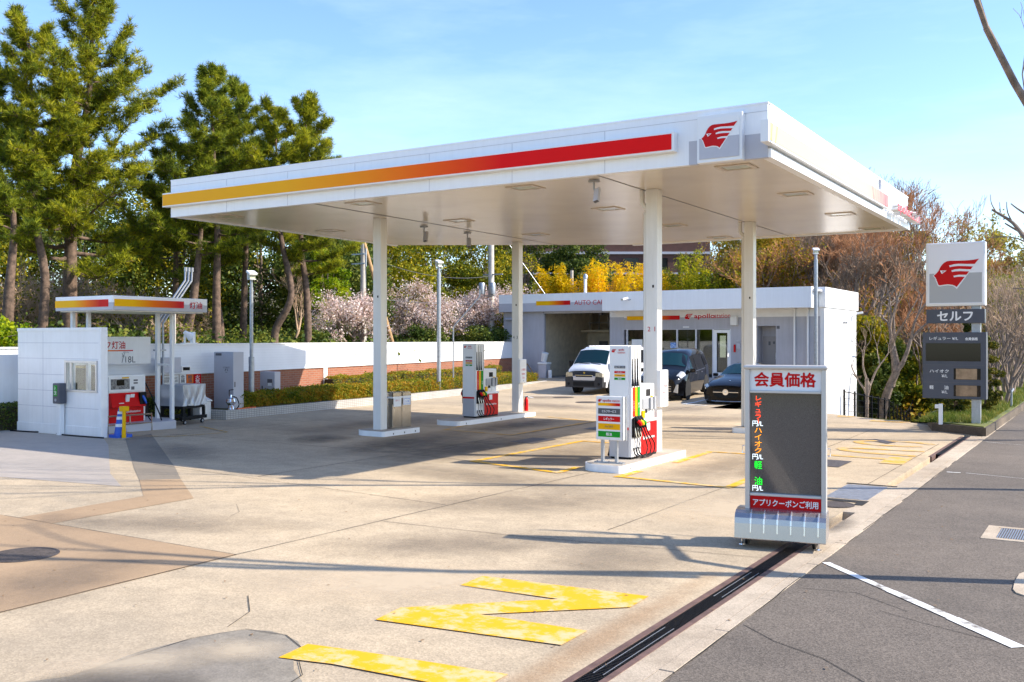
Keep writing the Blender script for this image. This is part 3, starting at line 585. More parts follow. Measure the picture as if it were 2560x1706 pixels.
# path that leaves between the station and the planted bed
cp = [(-7.0, 30.6), (-6.75, 34), (-6.6, 38), (-6.3, 43), (-5.9, 49), (-5.3, 56), (-4.9, 64), (-4.8, 76), (-5.0, 95)]
b = MB()
for (x0, y0), (x1, y1) in zip(cp[:-1], cp[1:]):
    for i in range(6):
        pts = []
        for s_ in (i/6, (i+1)/6):
            x = x0+(x1-x0)*s_; y = y0+(y1-y0)*s_
            for dx in (-1.5, -0.5, 0.5, 1.5): pts.append((x+dx, y, zt(x, y)+0.05))
        b.add(pts, [(0, 1, 5, 4), (1, 2, 6, 5), (2, 3, 7, 6)])
struct(b.build('path', ASPH, fix=False))
b = MB()
b.quad((-8.1, 34.6, zt(-7, 34.6)+0.06), (-5.6, 34.9, zt(-6.5, 34.8)+0.06), (-5.6, 35.1, zt(-6.5, 35)+0.06), (-8.1, 34.75, zt(-7, 34.8)+0.06)); struct(b.build('white_path_line', WLINE, fix=False))

# oil drips and tyre marks worn into the concrete
def stainmat(name, col, amt):
    m = bpy.data.materials.new(name); m.use_nodes = True; t = m.node_tree; b = t.nodes['Principled BSDF']; o = t.nodes['Material Output']
    b.inputs['Base Color'].default_value = (*col, 1); b.inputs['Roughness'].default_value = 0.7
    c = N(t, 'ShaderNodeTexCoord'); mp = N(t, 'ShaderNodeMapping'); mp.inputs['Location'].default_value = (-1, -1, 0); mp.inputs['Scale'].default_value = (2, 2, 0); t.links.new(c.outputs['Generated'], mp.inputs[0])
    ln = N(t, 'ShaderNodeVectorMath', operation='LENGTH'); t.links.new(mp.outputs[0], ln.inputs[0])
    g = N(t, 'ShaderNodeNewGeometry'); n = N(t, 'ShaderNodeTexNoise', Scale=2.2, Detail=9.0, Roughness=0.7); t.links.new(g.outputs['Position'], n.inputs['Vector'])
    a = N(t, 'ShaderNodeMath', operation='SUBTRACT'); a.inputs[0].default_value = 1.0; t.links.new(ln.outputs['Value'], a.inputs[1])
    k = N(t, 'ShaderNodeMath', operation='MULTIPLY'); t.links.new(a.outputs[0], k.inputs[0]); t.links.new(n.outputs['Fac'], k.inputs[1])
    r = N(t, 'ShaderNodeValToRGB'); r.color_ramp.elements[0].position = 0.06; r.color_ramp.elements[1].position = 0.42; r.color_ramp.elements[0].color = (0, 0, 0, 1); r.color_ramp.elements[1].color = (amt,)*3+(1,)
    t.links.new(k.outputs[0], r.inputs[0]); tp = N(t, 'ShaderNodeBsdfTransparent'); mix = N(t, 'ShaderNodeMixShader'); t.links.new(r.outputs[0], mix.inputs[0]); t.links.new(tp.outputs[0], mix.inputs[1]); t.links.new(b.outputs[0], mix.inputs[2]); t.links.new(mix.outputs[0], o.inputs[0])
    return m
ST = stainmat('oil_stain', (0.085, 0.07, 0.056), 0.55); ST2 = stainmat('tyre_mark', (0.16, 0.13, 0.10), 0.34); ST3 = stainmat('pale_wear', (0.66, 0.54, 0.38), 0.5); RUST = stainmat('rust_stain', (0.40, 0.22, 0.09), 0.30)
for i, (x, y, rx, ry, a, m) in enumerate(((-9.4, 17.0, 1.5, 3.4, 0, ST2), (-11.6, 17.0, 1.6, 4.2, 0, ST), (-13.4, 17.2, 1.4, 3.6, 8, ST), (-13.6, 22.2, 1.0, 2.8, 0, ST), (-17.2, 20.5, 1.2, 4.5, 0, ST2), (-6.0, 17.0, 1.0, 3.2, 0, ST2), (-5.2, 17.6, 0.6, 2.4, 0, ST), (-10.5, 26.5, 2.6, 1.6, 20, ST2), (-16.5, 29, 3.0, 1.4, -15, ST2), (-9, 13.4, 3.2, 0.9, -8, ST2), (-7.2, 11.6, 2.6, 1.2, 35, ST2), (-6.3, 8.9, 2.2, 0.9, 40, ST2), (-4.4, 9.0, 1.0, 1.6, 10, ST2), (-4.5, 12.6, 1.3, 1.6, 0, ST3), (-5.8, 7.2, 2.0, 1.0, 30, ST3), (-8.6, 5.6, 0.9, 1.6, 20, ST2), (-10.2, 7.9, 2.6, 0.8, 25, ST2), (-15.6, 16.6, 0.9, 1.3, 30, ST), (-16.2, 13.2, 2.5, 1.0, -30, ST2), (-3.35, 6.6, 0.22, 3.6, 0, RUST), (-3.35, 11.2, 0.5, 1.0, 0, RUST), (-3.0, 12.3, 0.35, 0.9, 0, ST), (-12.2, 30.2, 1.8, 1.6, 0, ST2), (-19.4, 33, 2, 1.2, 0, ST2), (-5.5, 5.0, 0.5, 0.35, 25, ST3), (-5.9, 4.4, 0.9, 0.4, 50, ST3), (-5.6, 4.0, 0.8, 0.5, 30, ST))):
    c, s_ = math.cos(R(a)), math.sin(R(a)); z = 0.0075+0.0002*i if m is not ST3 else 0.0062+0.0002*i
    ob = MB().add([(-rx, -ry, 0), (rx, -ry, 0), (rx, ry, 0), (-rx, ry, 0)], [(0, 1, 2, 3)]).build('concrete_stain', m, fix=False); ob.location = (x, y, min(z, 0.0128)); ob.rotation_euler = (0, 0, R(a)); struct(ob)
# ------------------------------------------------------------------ fuel canopy
XB, YB, XA, YC, ZC, ZT = -4.68, 15.12, -18.95, 27.25, 5.18, 6.03
cn = thing('fuel_canopy', 'wide flat white canopy on four columns over the fuel pumps, long yellow to red band', 'canopy', (-11.8, 21.2, 0))
out_ = [(XA, YB), (XB, YB), (XB, YC), (-12.6, YC+0.05), (XA, 23.5)]
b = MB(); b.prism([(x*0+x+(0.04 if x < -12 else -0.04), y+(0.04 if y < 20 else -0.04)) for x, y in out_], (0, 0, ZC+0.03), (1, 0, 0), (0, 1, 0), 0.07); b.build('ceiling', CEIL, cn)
b = MB(); b.prism([(XA+.1, YB+.1), (XB-.1, YB+.1), (XB-.1, YC-.1), (XA+.1, YC-.1)], (0, 0, 5.80), (1, 0, 0), (0, 1, 0), 0.10); b.build('roof_deck', GREYP, cn)  # unseen rear left corner squared out to shape the canopy's cast shadow
# fascia: white panels round the five sides, grey lower band at the logo corner
b = MB(); th = 0.10
b.box(XA, -6.0, YB, YB+th, ZC, ZT, 0); b.box(-6.0, XB, YB, YB+th, 5.57, ZT, 0); b.box(-6.0, XB, YB, YB+th, ZC, 5.57, 1)
b.box(XA-0.005, XB+0.005, YB-0.008, YB+th, ZT, ZT+0.03, 0); b.box(XA, XB, YB-0.006, YB, ZT-0.115, ZT-0.11, 1)

b.build('front_fascia', [FASC, GREYP], cn)
b = MB()
for x in np.arange(XA+1.9, XB-0.5, 1.9): b.box(x, x+0.008, YB-0.003, YB, ZC, ZT-0.12)
b.build('fascia_joint', GREYP, cn)
b = MB(); b.box(XB-th, XB, YB+th, YC, ZC, ZT, 0); b.box(XB-th, XB+0.01, YB, YC, ZT, ZT+0.03, 0); b.box(XB, XB+0.05, YB+0.02, YC, ZC, ZC+0.14, 0); b.box(XB, XB+0.04, 23.55, 23.75, ZC+0.14, ZT-0.02, 1); b.build('side_fascia', [FASC, GREYP], cn)
b = MB(); b.box(-12.6, XB, YC-th, YC, ZC, 5.56); b.box(XA+th, XB, YC-th, YC, 5.56, ZT); b.box(XA, XA+th, YB+th, 23.5, ZC, 5.56); b.box(XA, XA+th, YB+th, YC, 5.56, ZT); b.obox(((XA-12.6)/2, (23.5+YC)/2, (ZC+ZT)/2), ((XA+12.6)/-2, (YC-23.5)/2, 0), (0.03, -0.05, 0), (0, 0, 0.19)); b.build('rear_fascia', FASC, cn)  # upper panels follow the hidden squared corner added for the shadow
b = MB(); b.box(XA-0.12, -6.20, 14.97, YB, 5.41, 5.735); b.build('band_box', WHITE2, cn, 0.01)
MB().box(XA-0.10, -6.245, 14.962, 14.97, 5.44, 5.70).build('colour_band', BAND, cn, fix=True)
b = MB(); b.box(XB, -4.55, 14.74, 23.95, 5.355, 5.70); b.build('side_band_box', WHITE2, cn, 0.01)
MB().box(-4.552, -4.544, 14.80, 23.92, 5.39, 5.665).build('side_colour_band', BANDY, cn)
b = MB(); b.box(-5.81, -5.05, 14.99, YB, 5.165, 5.935); b.build('logo_box', WHITE2, cn, 0.012)
lb = MB(); lb.box(-5.765, -5.10, 14.975, 14.992, 5.56, 5.885, 0); lb.box(-5.765, -5.10, 14.975, 14.992, 5.225, 5.56, 1); lf = lb.build('logo_face', [WHITE2, GREYP], cn)
emblem(lf, (-5.425, 14.975, 5.575), (1, 0, 0), (0, 0, 1), 0.60, RED)
for i, (bs, tx, w_, y_) in enumerate(((0.02, 'apollo', 1.62, 25.10), (0.0, 'station', 1.40, 26.65))):
    m_ = text(tx, 0.30 if i == 0 else 0.26, REDT, cn, (-4.40, y_, 5.44+(0 if i == 0 else 0.03)), (0, 1, 0), (0, 0, 1), bs, 'channel_letters', 0.0, w_)
    m_.data.materials.append(WHITE2); sd_ = m_.modifiers.new('thick', 'SOLIDIFY'); sd_.thickness = 0.16; sd_.offset = -1; sd_.material_offset_rim = 1; sd_.material_offset = 1
def column(cx, cy, hx=0.12, hy=0.12, nums=None, pipe=False):
    p = MB().box(cx-hx, cx+hx, cy-hy, cy+hy, 0.13, ZC+0.03).build('column', CREAM, cn, 0.012)
    b = MB(); b.box(cx-0.08, cx+0.03, cy-hy-0.006, cy-hy, 3.25, 3.95); b.build('access_panel', CREAM, p, 0.004)
    b = MB(); b.box(cx+0.02, cx+0.05, cy-hy-0.012, cy-hy, 3.3, 3.35); b.build('bolt', BLKP, p)
    if nums:
        for i, ch in enumerate(nums): text(ch, 0.09, GREYT if nums == '43' else REDT, p, (cx-0.05+0.12*i, cy-hy-0.004, 2.5 if nums == '21' else 2.36), (1, 0, 0), (0, 0, 1), 0.0)
    if pipe: MB().tube([(cx-hx-0.12, cy-0.02, ZC+0.04), (cx-hx-0.12, cy-0.02, 4.97), (cx-hx+0.0, cy-0.02, 4.82), (cx-hx-0.04, cy-0.02, 4.76), (cx-hx-0.045, cy-0.02, 0.14)], 0.05, 12).build('rain_pipe', CREAM, p, smooth=True)
    return p
column(-15.06, 18.1); column(-15.22, 24.66, nums='43'); column(-7.63, 17.42, nums='21', pipe=True); column(-7.71, 23.47, pipe=True)
LFRM = mat('light_frame', (0.52, 0.43, 0.33), 0.3)
def ceil_light(x, y, lit=False):
    b = MB(); z0 = ZC+0.014
    b.box(x-0.30, x+0.30, y-0.26, y-0.18, z0, ZC+0.05); b.box(x-0.30, x+0.30, y+0.18, y+0.26, z0, ZC+0.05); b.box(x-0.30, x-0.22, y-0.18, y+0.18, z0, ZC+0.05); b.box(x+0.22, x+0.30, y-0.18, y+0.18, z0, ZC+0.05)
    f = b.build('ceiling_light', LFRM, cn); MB().box(x-0.22, x+0.22, y-0.18, y+0.18, ZC+0.022, ZC+0.04).build('lens', LENS, f)
for x in (-5.44, -9.6, -13.65, -17.86):
    for y in (15.85, 19.4, 23.1, 26.55):
        if not (x < -17 and y > 23) and not (x < -13 and y > 26): ceil_light(x, y)
b = MB(); b.prism([(-14.62, YB+0.12), (-14.58, YB+0.12), (-14.58, YC-0.6), (-14.62, YC-1.0)], (0, 0, ZC+0.024), (1, 0, 0), (0, 1, 0), 0.004); b.box(-7.83, -7.80, YB+0.11, YC-0.11, ZC+0.025, ZC+0.029); b.build('ceiling_joint', GREYT, cn)
def hung(name, label, cat, p, tilt, kind):
    t = thing(name, label, cat, (p[0], p[1], ZC))
    b = MB(); b.cyl((p[0], p[1], ZC+0.02), (p[0], p[1], ZC-0.16), 0.018, 10); b.box(p[0]-0.09, p[0]+0.09, p[1]-0.05, p[1]+0.05, ZC-0.02, ZC+0.02); b.build('bracket', MGREY, t)
    a = R(tilt); c = Vector((p[0]+0.07*math.cos(a), p[1]-0.02, ZC-0.26)); Y = Vector((math.sin(a)*0.13*0.5, -0.05, -0.12)); X = Vector((0.05, 0.0, 0.015)); Z = X.cross(Y).normalized()*0.04
    MB().obox(c, X, Y, Z).build('housing', GREYP if kind else GREYW, t, 0.012); MB().obox(c+Y*1.02, X*0.8, Y*0.03, Z*0.8).build('lens', GREYT, t)
hung('floodlight', 'small grey floodlight under the canopy left of the near pump column', 'light', (-8.08, 15.75), 10, 1)
hung('surveillance_camera', 'grey camera hanging from the canopy ceiling just right of the left column', 'camera', (-15.02, 19.79), 20, 0)
hung('surveillance_camera', 'grey camera hanging deeper under the canopy between the left and middle columns', 'camera', (-14.92, 21.6), 35, 0)
# ------------------------------------------------------------------ islands
def island(label, x0, x1, y0, y1, h=0.145, r=0.28, back=False):
    t = thing('pump_island', label, 'island', ((x0+x1)/2, y0, 0), group='raised islands under the canopy')
    pts = [(x1, y0+0.06), (x1, y1), (x0, y1), (x0, y0+r)]
    for a in np.linspace(180, 262, 9)[1:]: pts.append((x0+r+0.12+(r+0.12)*math.cos(R(a)), y0+r+r*math.sin(R(a))))
    pts.append((x1-0.06, y0))
    MB().prism(pts, (0, 0, -0.02), (1, 0, 0), (0, 1, 0), h+0.0).build('kerb', WHITE, t, 0.015)
    MB().prism([(p[0]*0.96+((x0+x1)/2)*0.04, p[1]*0.985+((y0+y1)/2)*0.015) for p in pts], (0, 0, h-0.021), (1, 0, 0), (0, 1, 0), 0.006).build('top', ISLC, t)
    b = MB(); yy_ = np.linspace(y0+0.35, y1-0.2, 3)
    for y in yy_: b.box(x1, x1+0.003, y, y+0.03, 0.03, 0.07)
    b.build('weep_hole', BLKP, t)
    return t
island('front pump island, white sides, nearest the price display', -8.02, -7.18, 15.02, 17.95, r=0.34)
island('rear pump island, white sides in shade, left of the white van', -15.62, -14.76, 20.95, 24.95)
island('small low island at the foot of the left canopy column with the steel bins', -15.56, -14.62, 17.7, 19.1)
island('square kerb island at the foot of the column beside the black sedan', -8.05, -7.35, 23.1, 24.3, r=0.05)
# ------------------------------------------------------------------ fuel pumps
def label_strip(b, *a): pass
def stack_panel(p, x0, x1, y, rows, parent_name='fuel_name_panel'):
    for (z0, z1, m, s, lm, hh, wd_) in rows:
        q = MB().box(x0, x1, y-0.004, y, z0, z1).build(parent_name, m, p)
        text(s, hh, lm, q, ((x0+x1)/2, y-0.004, (z0+z1)/2), (1, 0, 0), (0, 0, 1), 0.012, width=wd_)
def pump(x1, y0, label):
    w = 0.43; x0 = x1-w; t = thing('fuel_pump', label, 'fuel pump', (x1-w/2, y0, 0.13), group='fuel pumps on the islands'); z0 = 0.17
    b = MB(); b.box(x0, x1-0.05, y0, y0+0.44, z0, 2.18, 0); b.box(x0-0.002, x1-0.048, y0-0.003, y0, z0, 0.655, 1); b.build('tower', [PUMPW, PUMPG], t, 0.012)
    b = MB(); b.box(x0-0.004, x1-0.046, y0-0.0045, y0+0.001, 0.66, 0.71); b.box(x0-0.004, x0, y0, y0+0.44, 0.66, 0.71); b.build('red_stripe', RED, t)
    b = MB(); b.box(x1-0.05, x1, y0+0.02, y0+0.43, z0, 2.18, 0)
    b.build('nozzle_panel', PUMPW, t, 0.006)
    MB().box(x0+0.02, x1-0.01, y0+0.02, y0+1.14, 0.125, z0).build('plinth', BLKP, t)
    lg = emblem(t, (x0+0.09, y0-0.003, 2.09), (1, 0, 0), (0, 0, 1), 0.095, REDT, border=False)
    text('apollo', 0.042, REDT, t, (x0+0.24, y0-0.003, 2.108), (1, 0, 0), (0, 0, 1), 0.02); text('station', 0.036, REDT, t, (x0+0.24, y0-0.003, 2.062), (1, 0, 0), (0, 0, 1), 0.0)
    stack_panel(t, x0+0.10, x0+0.315, y0-0.003, [(1.775, 1.82, DG, 'セルフサービス', WHITE2, 0.026, 0.19), (1.685, 1.725, RED, 'レギュラー', WHITE2, 0.024, 0.11), (1.625, 1.667, YELO, 'ハイオク', GREYT, 0.024, 0.10), (1.565, 1.605, GRN, '軽油', WHITE2, 0.026, 0.07)])
    # both flanks: coloured hose tracks, nozzles and hoses
    for sgn in (1, -1):
        xf = x1 if sgn > 0 else x0
        cols = (REDO, YEL, GRN)
        b = MB()
        for i in range(4):
            yy = y0+0.055+i*0.108
            if i: b.box(min(xf, xf+sgn*0.004), max(xf, xf+sgn*0.004), yy-0.016, yy+0.002, 0.3, 2.14)
        b.build('hose_track', BLKP, t)
        for i, c in enumerate(cols):
            ya = y0+0.062+i*0.108
            MB().box(min(xf, xf+sgn*0.005), max(xf, xf+sgn*0.005), ya+0.002, ya+0.088, 0.90, 1.43).build('grade_strip', c, t)
            if i != 1: text('レ\nギ\nュ\nラ\nー' if i == 0 else '軽\n油', 0.19 if i == 0 else 0.09, WHITE2, t, (xf+sgn*0.0055, ya+0.045, 1.10), (0, sgn, 0), (0, 0, 1), 0.0)
        MB().box(min(xf, xf+sgn*0.05), max(xf, xf+sgn*0.05), y0+0.03, y0+0.37, 0.52, 0.88).build('nozzle_boot', BLKP, t, 0.02)
        for i, c in enumerate(cols):
            ya = y0+0.085+i*0.105; hx = lambda d: xf+sgn*d
            nz_ = MB().tube([(hx(0.03), ya, 0.90), (hx(0.06), ya+0.01, 0.86), (hx(0.10), ya+0.05, 0.78), (hx(0.12), ya+0.09, 0.70)], [0.035, 0.04, 0.036, 0.022], 10).build('nozzle', BLKP, t, smooth=True)
            MB().tube([(hx(0.085), ya+0.012, 0.83), (hx(0.115), ya+0.045, 0.79), (hx(0.13), ya+0.06, 0.745)], [0.03, 0.037, 0.026], 10).build('hand_guard', (RED, YEL, GRN)[i], nz_, smooth=True)
            MB().tube([(hx(0.02), ya-0.01, 0.80), (hx(0.05), ya, 0.60), (hx(0.07), ya+0.01, 0.52)], [0.014, 0.018, 0.01], 8).build('spout', STEEL, nz_, smooth=True)
            ye = ya+0.26+0.06*i
            pts = [(hx(0.12), ya+0.10, 0.70), (hx(0.14), ya+0.16, 0.58), (hx(0.16), ye, 0.38), (hx(0.16), ye-0.02, 0.24), (hx(0.14), ye-0.12, 0.165), (hx(0.10), ya+0.10, 0.165), (hx(0.05), ya-0.01, 0.22), (hx(0.02), ya-0.03, 0.34)]
            MB().tube(smooth_pts(pts), 0.013, 8).build('hose', BLACK, t, smooth=True)
            MB().tube([(hx(0.012), ya-0.035, 1.95), (hx(0.014), ya-0.035, 1.60), (hx(0.02), ya-0.035, 1.45)], [0.008, 0.012, 0.022], 8).build('hose_sleeve', BLACK, t, smooth=True)
    # low cabinet with the card terminal
    xa = x0+0.02; yb = y0+0.45
    MB().box(xa, x1-0.01, yb, yb+0.72, z0, 0.76).build('cabinet', REDO if False else RED, t, 0.008)
    text('apollostation', 0.07, WHITE2, t, (x1-0.009, yb+0.40, 0.47), (0, 1, 0), (0, 0, 1), 0.015, width=0.42)
    emblem(t, (x1-0.008, yb+0.13, 0.475), (0, 1, 0), (0, 0, 1), 0.10, WHITE2, border=False)
    MB().box(x1-0.012, x1-0.006, yb+0.25, yb+0.40, 0.60, 0.74).build('sticker', PAPER, t)
    h = MB(); h.box(xa+0.02, x1-0.03, yb+0.02, yb+0.66, 0.80, 1.47); h.box(xa-0.01, x1+0.01, yb-0.01, yb+0.74, 0.762, 0.815); head = h.build('terminal_head', PUMPW, t, 0.02)
    b = MB(); b.box(x1-0.032, x1-0.024, yb+0.27, yb+0.46, 1.24, 1.37); b.box(x1-0.032, x1-0.024, yb+0.22, yb+0.33, 0.93, 1.02); b.build('screen', DARKM, head)
    b = MB(); b.box(x1-0.035, x1-0.012, yb+0.10, yb+0.36, 1.00, 1.20); b.box(x1-0.03, x1+0.02, yb+0.38, yb+0.50, 0.98, 1.21); b.box(x1-0.03, x1+0.03, yb+0.53, yb+0.62, 0.98, 1.22); b.build('card_reader', MGREY, head, 0.008)
    b = MB(); b.box(x1-0.032, x1-0.022, yb+0.40, yb+0.62, 0.84, 0.95); b.box(x1-0.032, x1-0.022, yb+0.08, yb+0.34, 1.005, 1.01); b.build('notice', PAPER, head)
    MB().box(x1-0.03, x1+0.005, yb+0.05, yb+0.16, 0.84, 0.98).build('receipt_slot', YEL, head, 0.01)
    MB().box(x1-0.032, x1-0.020, yb+0.47, yb+0.56, 1.215, 1.24).build('yellow_label', YEL, head)
    return t
def smooth_pts(p, n=5):
    P = [Vector(q) for q in p]; o = []
    for i in range(len(P)-1):
        a, b_, c, d = P[max(i-1, 0)], P[i], P[i+1], P[min(i+2, len(P)-1)]
        for k in range(n):
            s = k/n; o.append(0.5*((2*b_)+(c-a)*s+(2*a-5*b_+4*c-d)*s*s+(3*b_-a-3*c+d)*s*s*s))
    o.append(P[-1]); return o
p1 = pump(-7.42, 15.92, 'fuel pump on the near island behind the fuel name board, sunlit side facing right')
p2 = dup(p1, loc=(p1.location.x-7.56, p1.location.y+6.16, 0.13), label='shaded fuel pump on the rear island with its red cabinet, left of the white van')
# fuel name board in front of the near pump
t = thing('fuel_name_board', 'white board on two grey posts listing the fuel grades in red, amber and green', 'sign', (-7.53, 15.3, 0.13))
bd = MB().box(-7.80, -7.28, 15.28, 15.40, 0.535, 1.30).build('board', PUMPW, t, 0.012)
b = MB(); b.box(-7.285, -7.275, 15.27, 15.30, 0.53, 1.305); b.box(-7.28, -7.255, 15.36, 15.41, 0.53, 1.30); b.build('edge_trim', ALU if False else GALV, t)
emblem(bd, (-7.72, 15.277, 1.225), (1, 0, 0), (0, 0, 1), 0.08, REDT, border=False); text('apollo', 0.052, REDT, bd, (-7.585, 15.278, 1.222), (1, 0, 0), (0, 0, 1), 0.02, width=0.165); text('station', 0.042, REDT, bd, (-7.41, 15.278, 1.228), (1, 0, 0), (0, 0, 1), 0.0, width=0.15)
MB().box(-7.755, -7.33, 15.274, 15.28, 1.135, 1.185).build('colour_band', BANDS, bd)
stack_panel(bd, -7.755, -7.33, 15.28, [(0.99, 1.09, DG, 'セルフサービス', WHITE2, 0.046, 0.28), (0.86, 0.955, RED, 'レギュラー', WHITE2, 0.05, 0.20), (0.72, 0.825, YELO, 'ハイオク', GREYT, 0.046, 0.16), (0.59, 0.69, GRN, '軽油', WHITE2, 0.055, 0.11)])
for x in (-7.69, -7.42): MB().box(x-0.025, x+0.025, 15.30, 15.36, 0.15, 0.54).build('post', GALV, t, 0.006)
b = MB(); b.box(-7.83, -7.28, 15.27, 15.39, 0.128, 0.150)
for x in (-7.78, -7.55, -7.33): b.cyl((x, 15.29, 0.15), (x, 15.29, 0.17), 0.012, 8)
b.build('foot_plate', GALV, t)
# notice boxes on the columns
def notice(cx, cy, label, lines):
    t = thing('notice_box', label, 'notice', (cx, cy, 1.0))
    bx = MB().box(cx, cx+0.09, cy-0.19, cy+0.19, 0.99, 1.71).build('box', PUMPW, t, 0.02)
    pg = MB().box(cx+0.09, cx+0.094, cy-0.14, cy+0.14, 1.03, 1.48).build('notice_sheet', PAPER, t)
    for z, s, hh, m in lines: text(s, hh, m, pg, (cx+0.0945, cy, z), (0, 1, 0), (0, 0, 1), 0.0)
notice(-7.51, 17.45, 'white notice box on the near column beside the fuel pump', [(1.40, 'お客様', 0.07, REDT), (1.27, '静電気', 0.06, REDT), (1.16, '除去', 0.06, REDT), (1.07, '注意', 0.04, GREYT)])
notice(-15.10, 24.66, 'white notice box on the column at the rear pump island', [(1.40, 'お客様', 0.07, REDT), (1.27, '静電気', 0.06, REDT), (1.16, '除去', 0.06, REDT), (1.07, '注意', 0.04, GREYT)])
t = thing('fire_extinguisher', 'red fire extinguisher behind the column at the rear pump island', 'extinguisher', (-15.12, 25.0, 0.13))
MB().lathe([(0.001, 0), (0.06, 0), (0.062, 0.03), (0.062, 0.33), (0.04, 0.39), (0.02, 0.41), (0.001, 0.41)], (-15.13, 25.02, 0.14), 20).build('cylinder', RED, t, smooth=True)
b = MB(); b.box(-15.15, -15.11, 24.98, 25.10, 0.55, 0.58); b.tube(smooth_pts([(-15.12, 24.98, 0.56), (-15.10, 24.93, 0.5), (-15.11, 24.94, 0.3)]), 0.012, 8); b.build('valve', BLKP, t)
# steel bins on the low island
for i, (y, lab) in enumerate(((18.56, 'left steel waste bin with plain white notice beside the left canopy column'), (18.93, 'right steel waste bin with blue framed notice beside the left canopy column'))):
    t = thing('waste_bin', lab, 'bin', (-15.1, y, 0.13), group='pair of steel bins')
    b = MB(); x0, x1, y0, y1 = -15.34, -14.90, y-0.175, y+0.175
    b.box(x0, x1, y0, y1, 0.13, 0.72); b.build('body', STEEL, t, 0.008)
    b = MB()
    for (a1, a2, c1, c2) in ((x0, x0+0.012, y0, y1), (x1-0.012, x1, y0, y1), (x0, x1, y0, y0+0.012), (x0, x1, y1-0.012, y1)): b.box(a1, a2, c1, c2, 0.72, 1.0)
    b.build('rim', STEEL, t); MB().box(x0+0.012, x1-0.012, y0+0.012, y1-0.012, 0.74, 0.78).build('opening', DARKM, t)
    b = MB(); b.box(x0-0.006, x1+0.008, y0-0.006, y1+0.004, 0.86, 0.905); b.build('bag', PAPER, t, 0.006)
    n = MB().box(x1+0.001, x1+0.008, y0+0.03, y1-0.03, 0.66 if i == 0 else 0.68, 0.86).build('notice', PAPER, t)
    if i == 0: text('家庭ゴミ', 0.04, REDT, n, (x1+0.0085, y, 0.81), (0, 1, 0), (0, 0, 1), 0.0)
    else:
        fb = MB(); fb.box(x1+0.008, x1+0.010, y0+0.05, y0+0.058, 0.70, 0.84); fb.box(x1+0.008, x1+0.010, y1-0.058, y1-0.05, 0.70, 0.84); fb.box(x1+0.008, x1+0.010, y0+0.05, y1-0.05, 0.834, 0.842); fb.box(x1+0.008, x1+0.010, y0+0.05, y1-0.05, 0.70, 0.708); fb.build('frame', BLUEC, n)
        text('ゴミ箱', 0.05, BLUEC, n, (x1+0.0085, y, 0.77), (0, 1, 0), (0, 0, 1), 0.0)
    MB().box(x1, x1+0.012, y0+0.04, y0+0.055, 0.54, 0.60).build('latch', CHROME, t)
# ------------------------------------------------------------------ LED price display by the kerb
A = R(10.6); ux, uy = math.cos(A), math.sin(A)
pd = thing('price_display', 'tall wheeled price display with dark LED screen and red banner by the kerb drain', 'price sign', (-3.15, 10.62, 0), A)
def L3(u, d, z): return (-3.15+u*ux-d*uy, 10.62+u*uy+d*ux, z)      # u right, d away from the viewer
UX, UZ = (ux, uy, 0), (0, 0, 1)
def lbox(b, u0, u1, d0, d1, z0, z1, mi=0):
    c = L3((u0+u1)/2, (d0+d1)/2, (z0+z1)/2); return b.obox(c, (ux*(u1-u0)/2, uy*(u1-u0)/2, 0), (-uy*(d1-d0)/2, ux*(d1-d0)/2, 0), (0, 0, (z1-z0)/2), mi)
FRAME = mat('aluminium_frame', (0.55, 0.53, 0.50), 0.38, 0.35)
b = MB(); lbox(b, -0.388, -0.338, 0.06, 0.24, 0.40, 1.98); lbox(b, 0.43, 0.482, 0.06, 0.24, 0.40, 1.98); lbox(b, -0.338, 0.43, 0.07, 0.24, 1.70, 1.73); lbox(b, -0.338, 0.43, 0.07, 0.24, 0.55, 0.58); lbox(b, -0.338, 0.43, 0.15, 0.24, 0.40, 1.98); b.build('frame', FRAME, pd, 0.006)
b = MB(); lbox(b, -0.405, 0.498, 0.03, 0.27, 1.965, 2.012); b.build('cap', MGREY and FRAME, pd, 0.02)
hp = lbox(MB(), -0.338, 0.43, 0.10, 0.15, 1.73, 1.965).build('header_panel', WHITE2, pd)
text('会員価格', 0.155, RED, hp, L3(0.04, 0.099, 1.852), UX, UZ, 0.028, width=0.655)
SCRN = mat('led_screen', (0.080, 0.072, 0.064), 0.10, var=0.5, vscale=160, spec=1.0, coat=1.0)
scn = lbox(MB(), -0.338, 0.43, 0.12, 0.15, 0.58, 1.70).build('screen', SCRN, pd)
def led(s, zt_, h, m, u=-0.255, w=None): return text(s, h, m, scn, L3(u, 0.119, zt_-h/2), UX, UZ, 0.0, 'led_text', width=w)
led('レ\nギ\nュ\nラ', 1.665, 0.255, LEDR, w=0.072, u=-0.25); led('|', 1.405, 0.045, LEDR, w=0.010, u=-0.25); led('円/L', 1.385, 0.062, LEDW, w=0.115)
led('ハ\nイ\nオ\nク', 1.305, 0.285, LEDO, w=0.080, u=-0.25); led('円/L', 1.012, 0.062, LEDW, w=0.115)
led('軽', 0.935, 0.09, LEDG, w=0.085, u=-0.25); led('油', 0.755, 0.09, LEDG, w=0.085, u=-0.25); led('円/L', 0.66, 0.062, LEDW, w=0.115)
bn = lbox(MB(), -0.335, 0.425, 0.10, 0.15, 0.405, 0.55).build('banner', RED, pd)
text('アプリクーポンご利用', 0.078, WHITE2, bn, L3(0.045, 0.099, 0.475), UX, UZ, 0.018, width=0.70)
SKM = mat('silver_moulding', (0.42, 0.40, 0.40), 0.22, 0.75); RIBM = mat('bright_rib', (0.75, 0.73, 0.72), 0.2, 0.8)
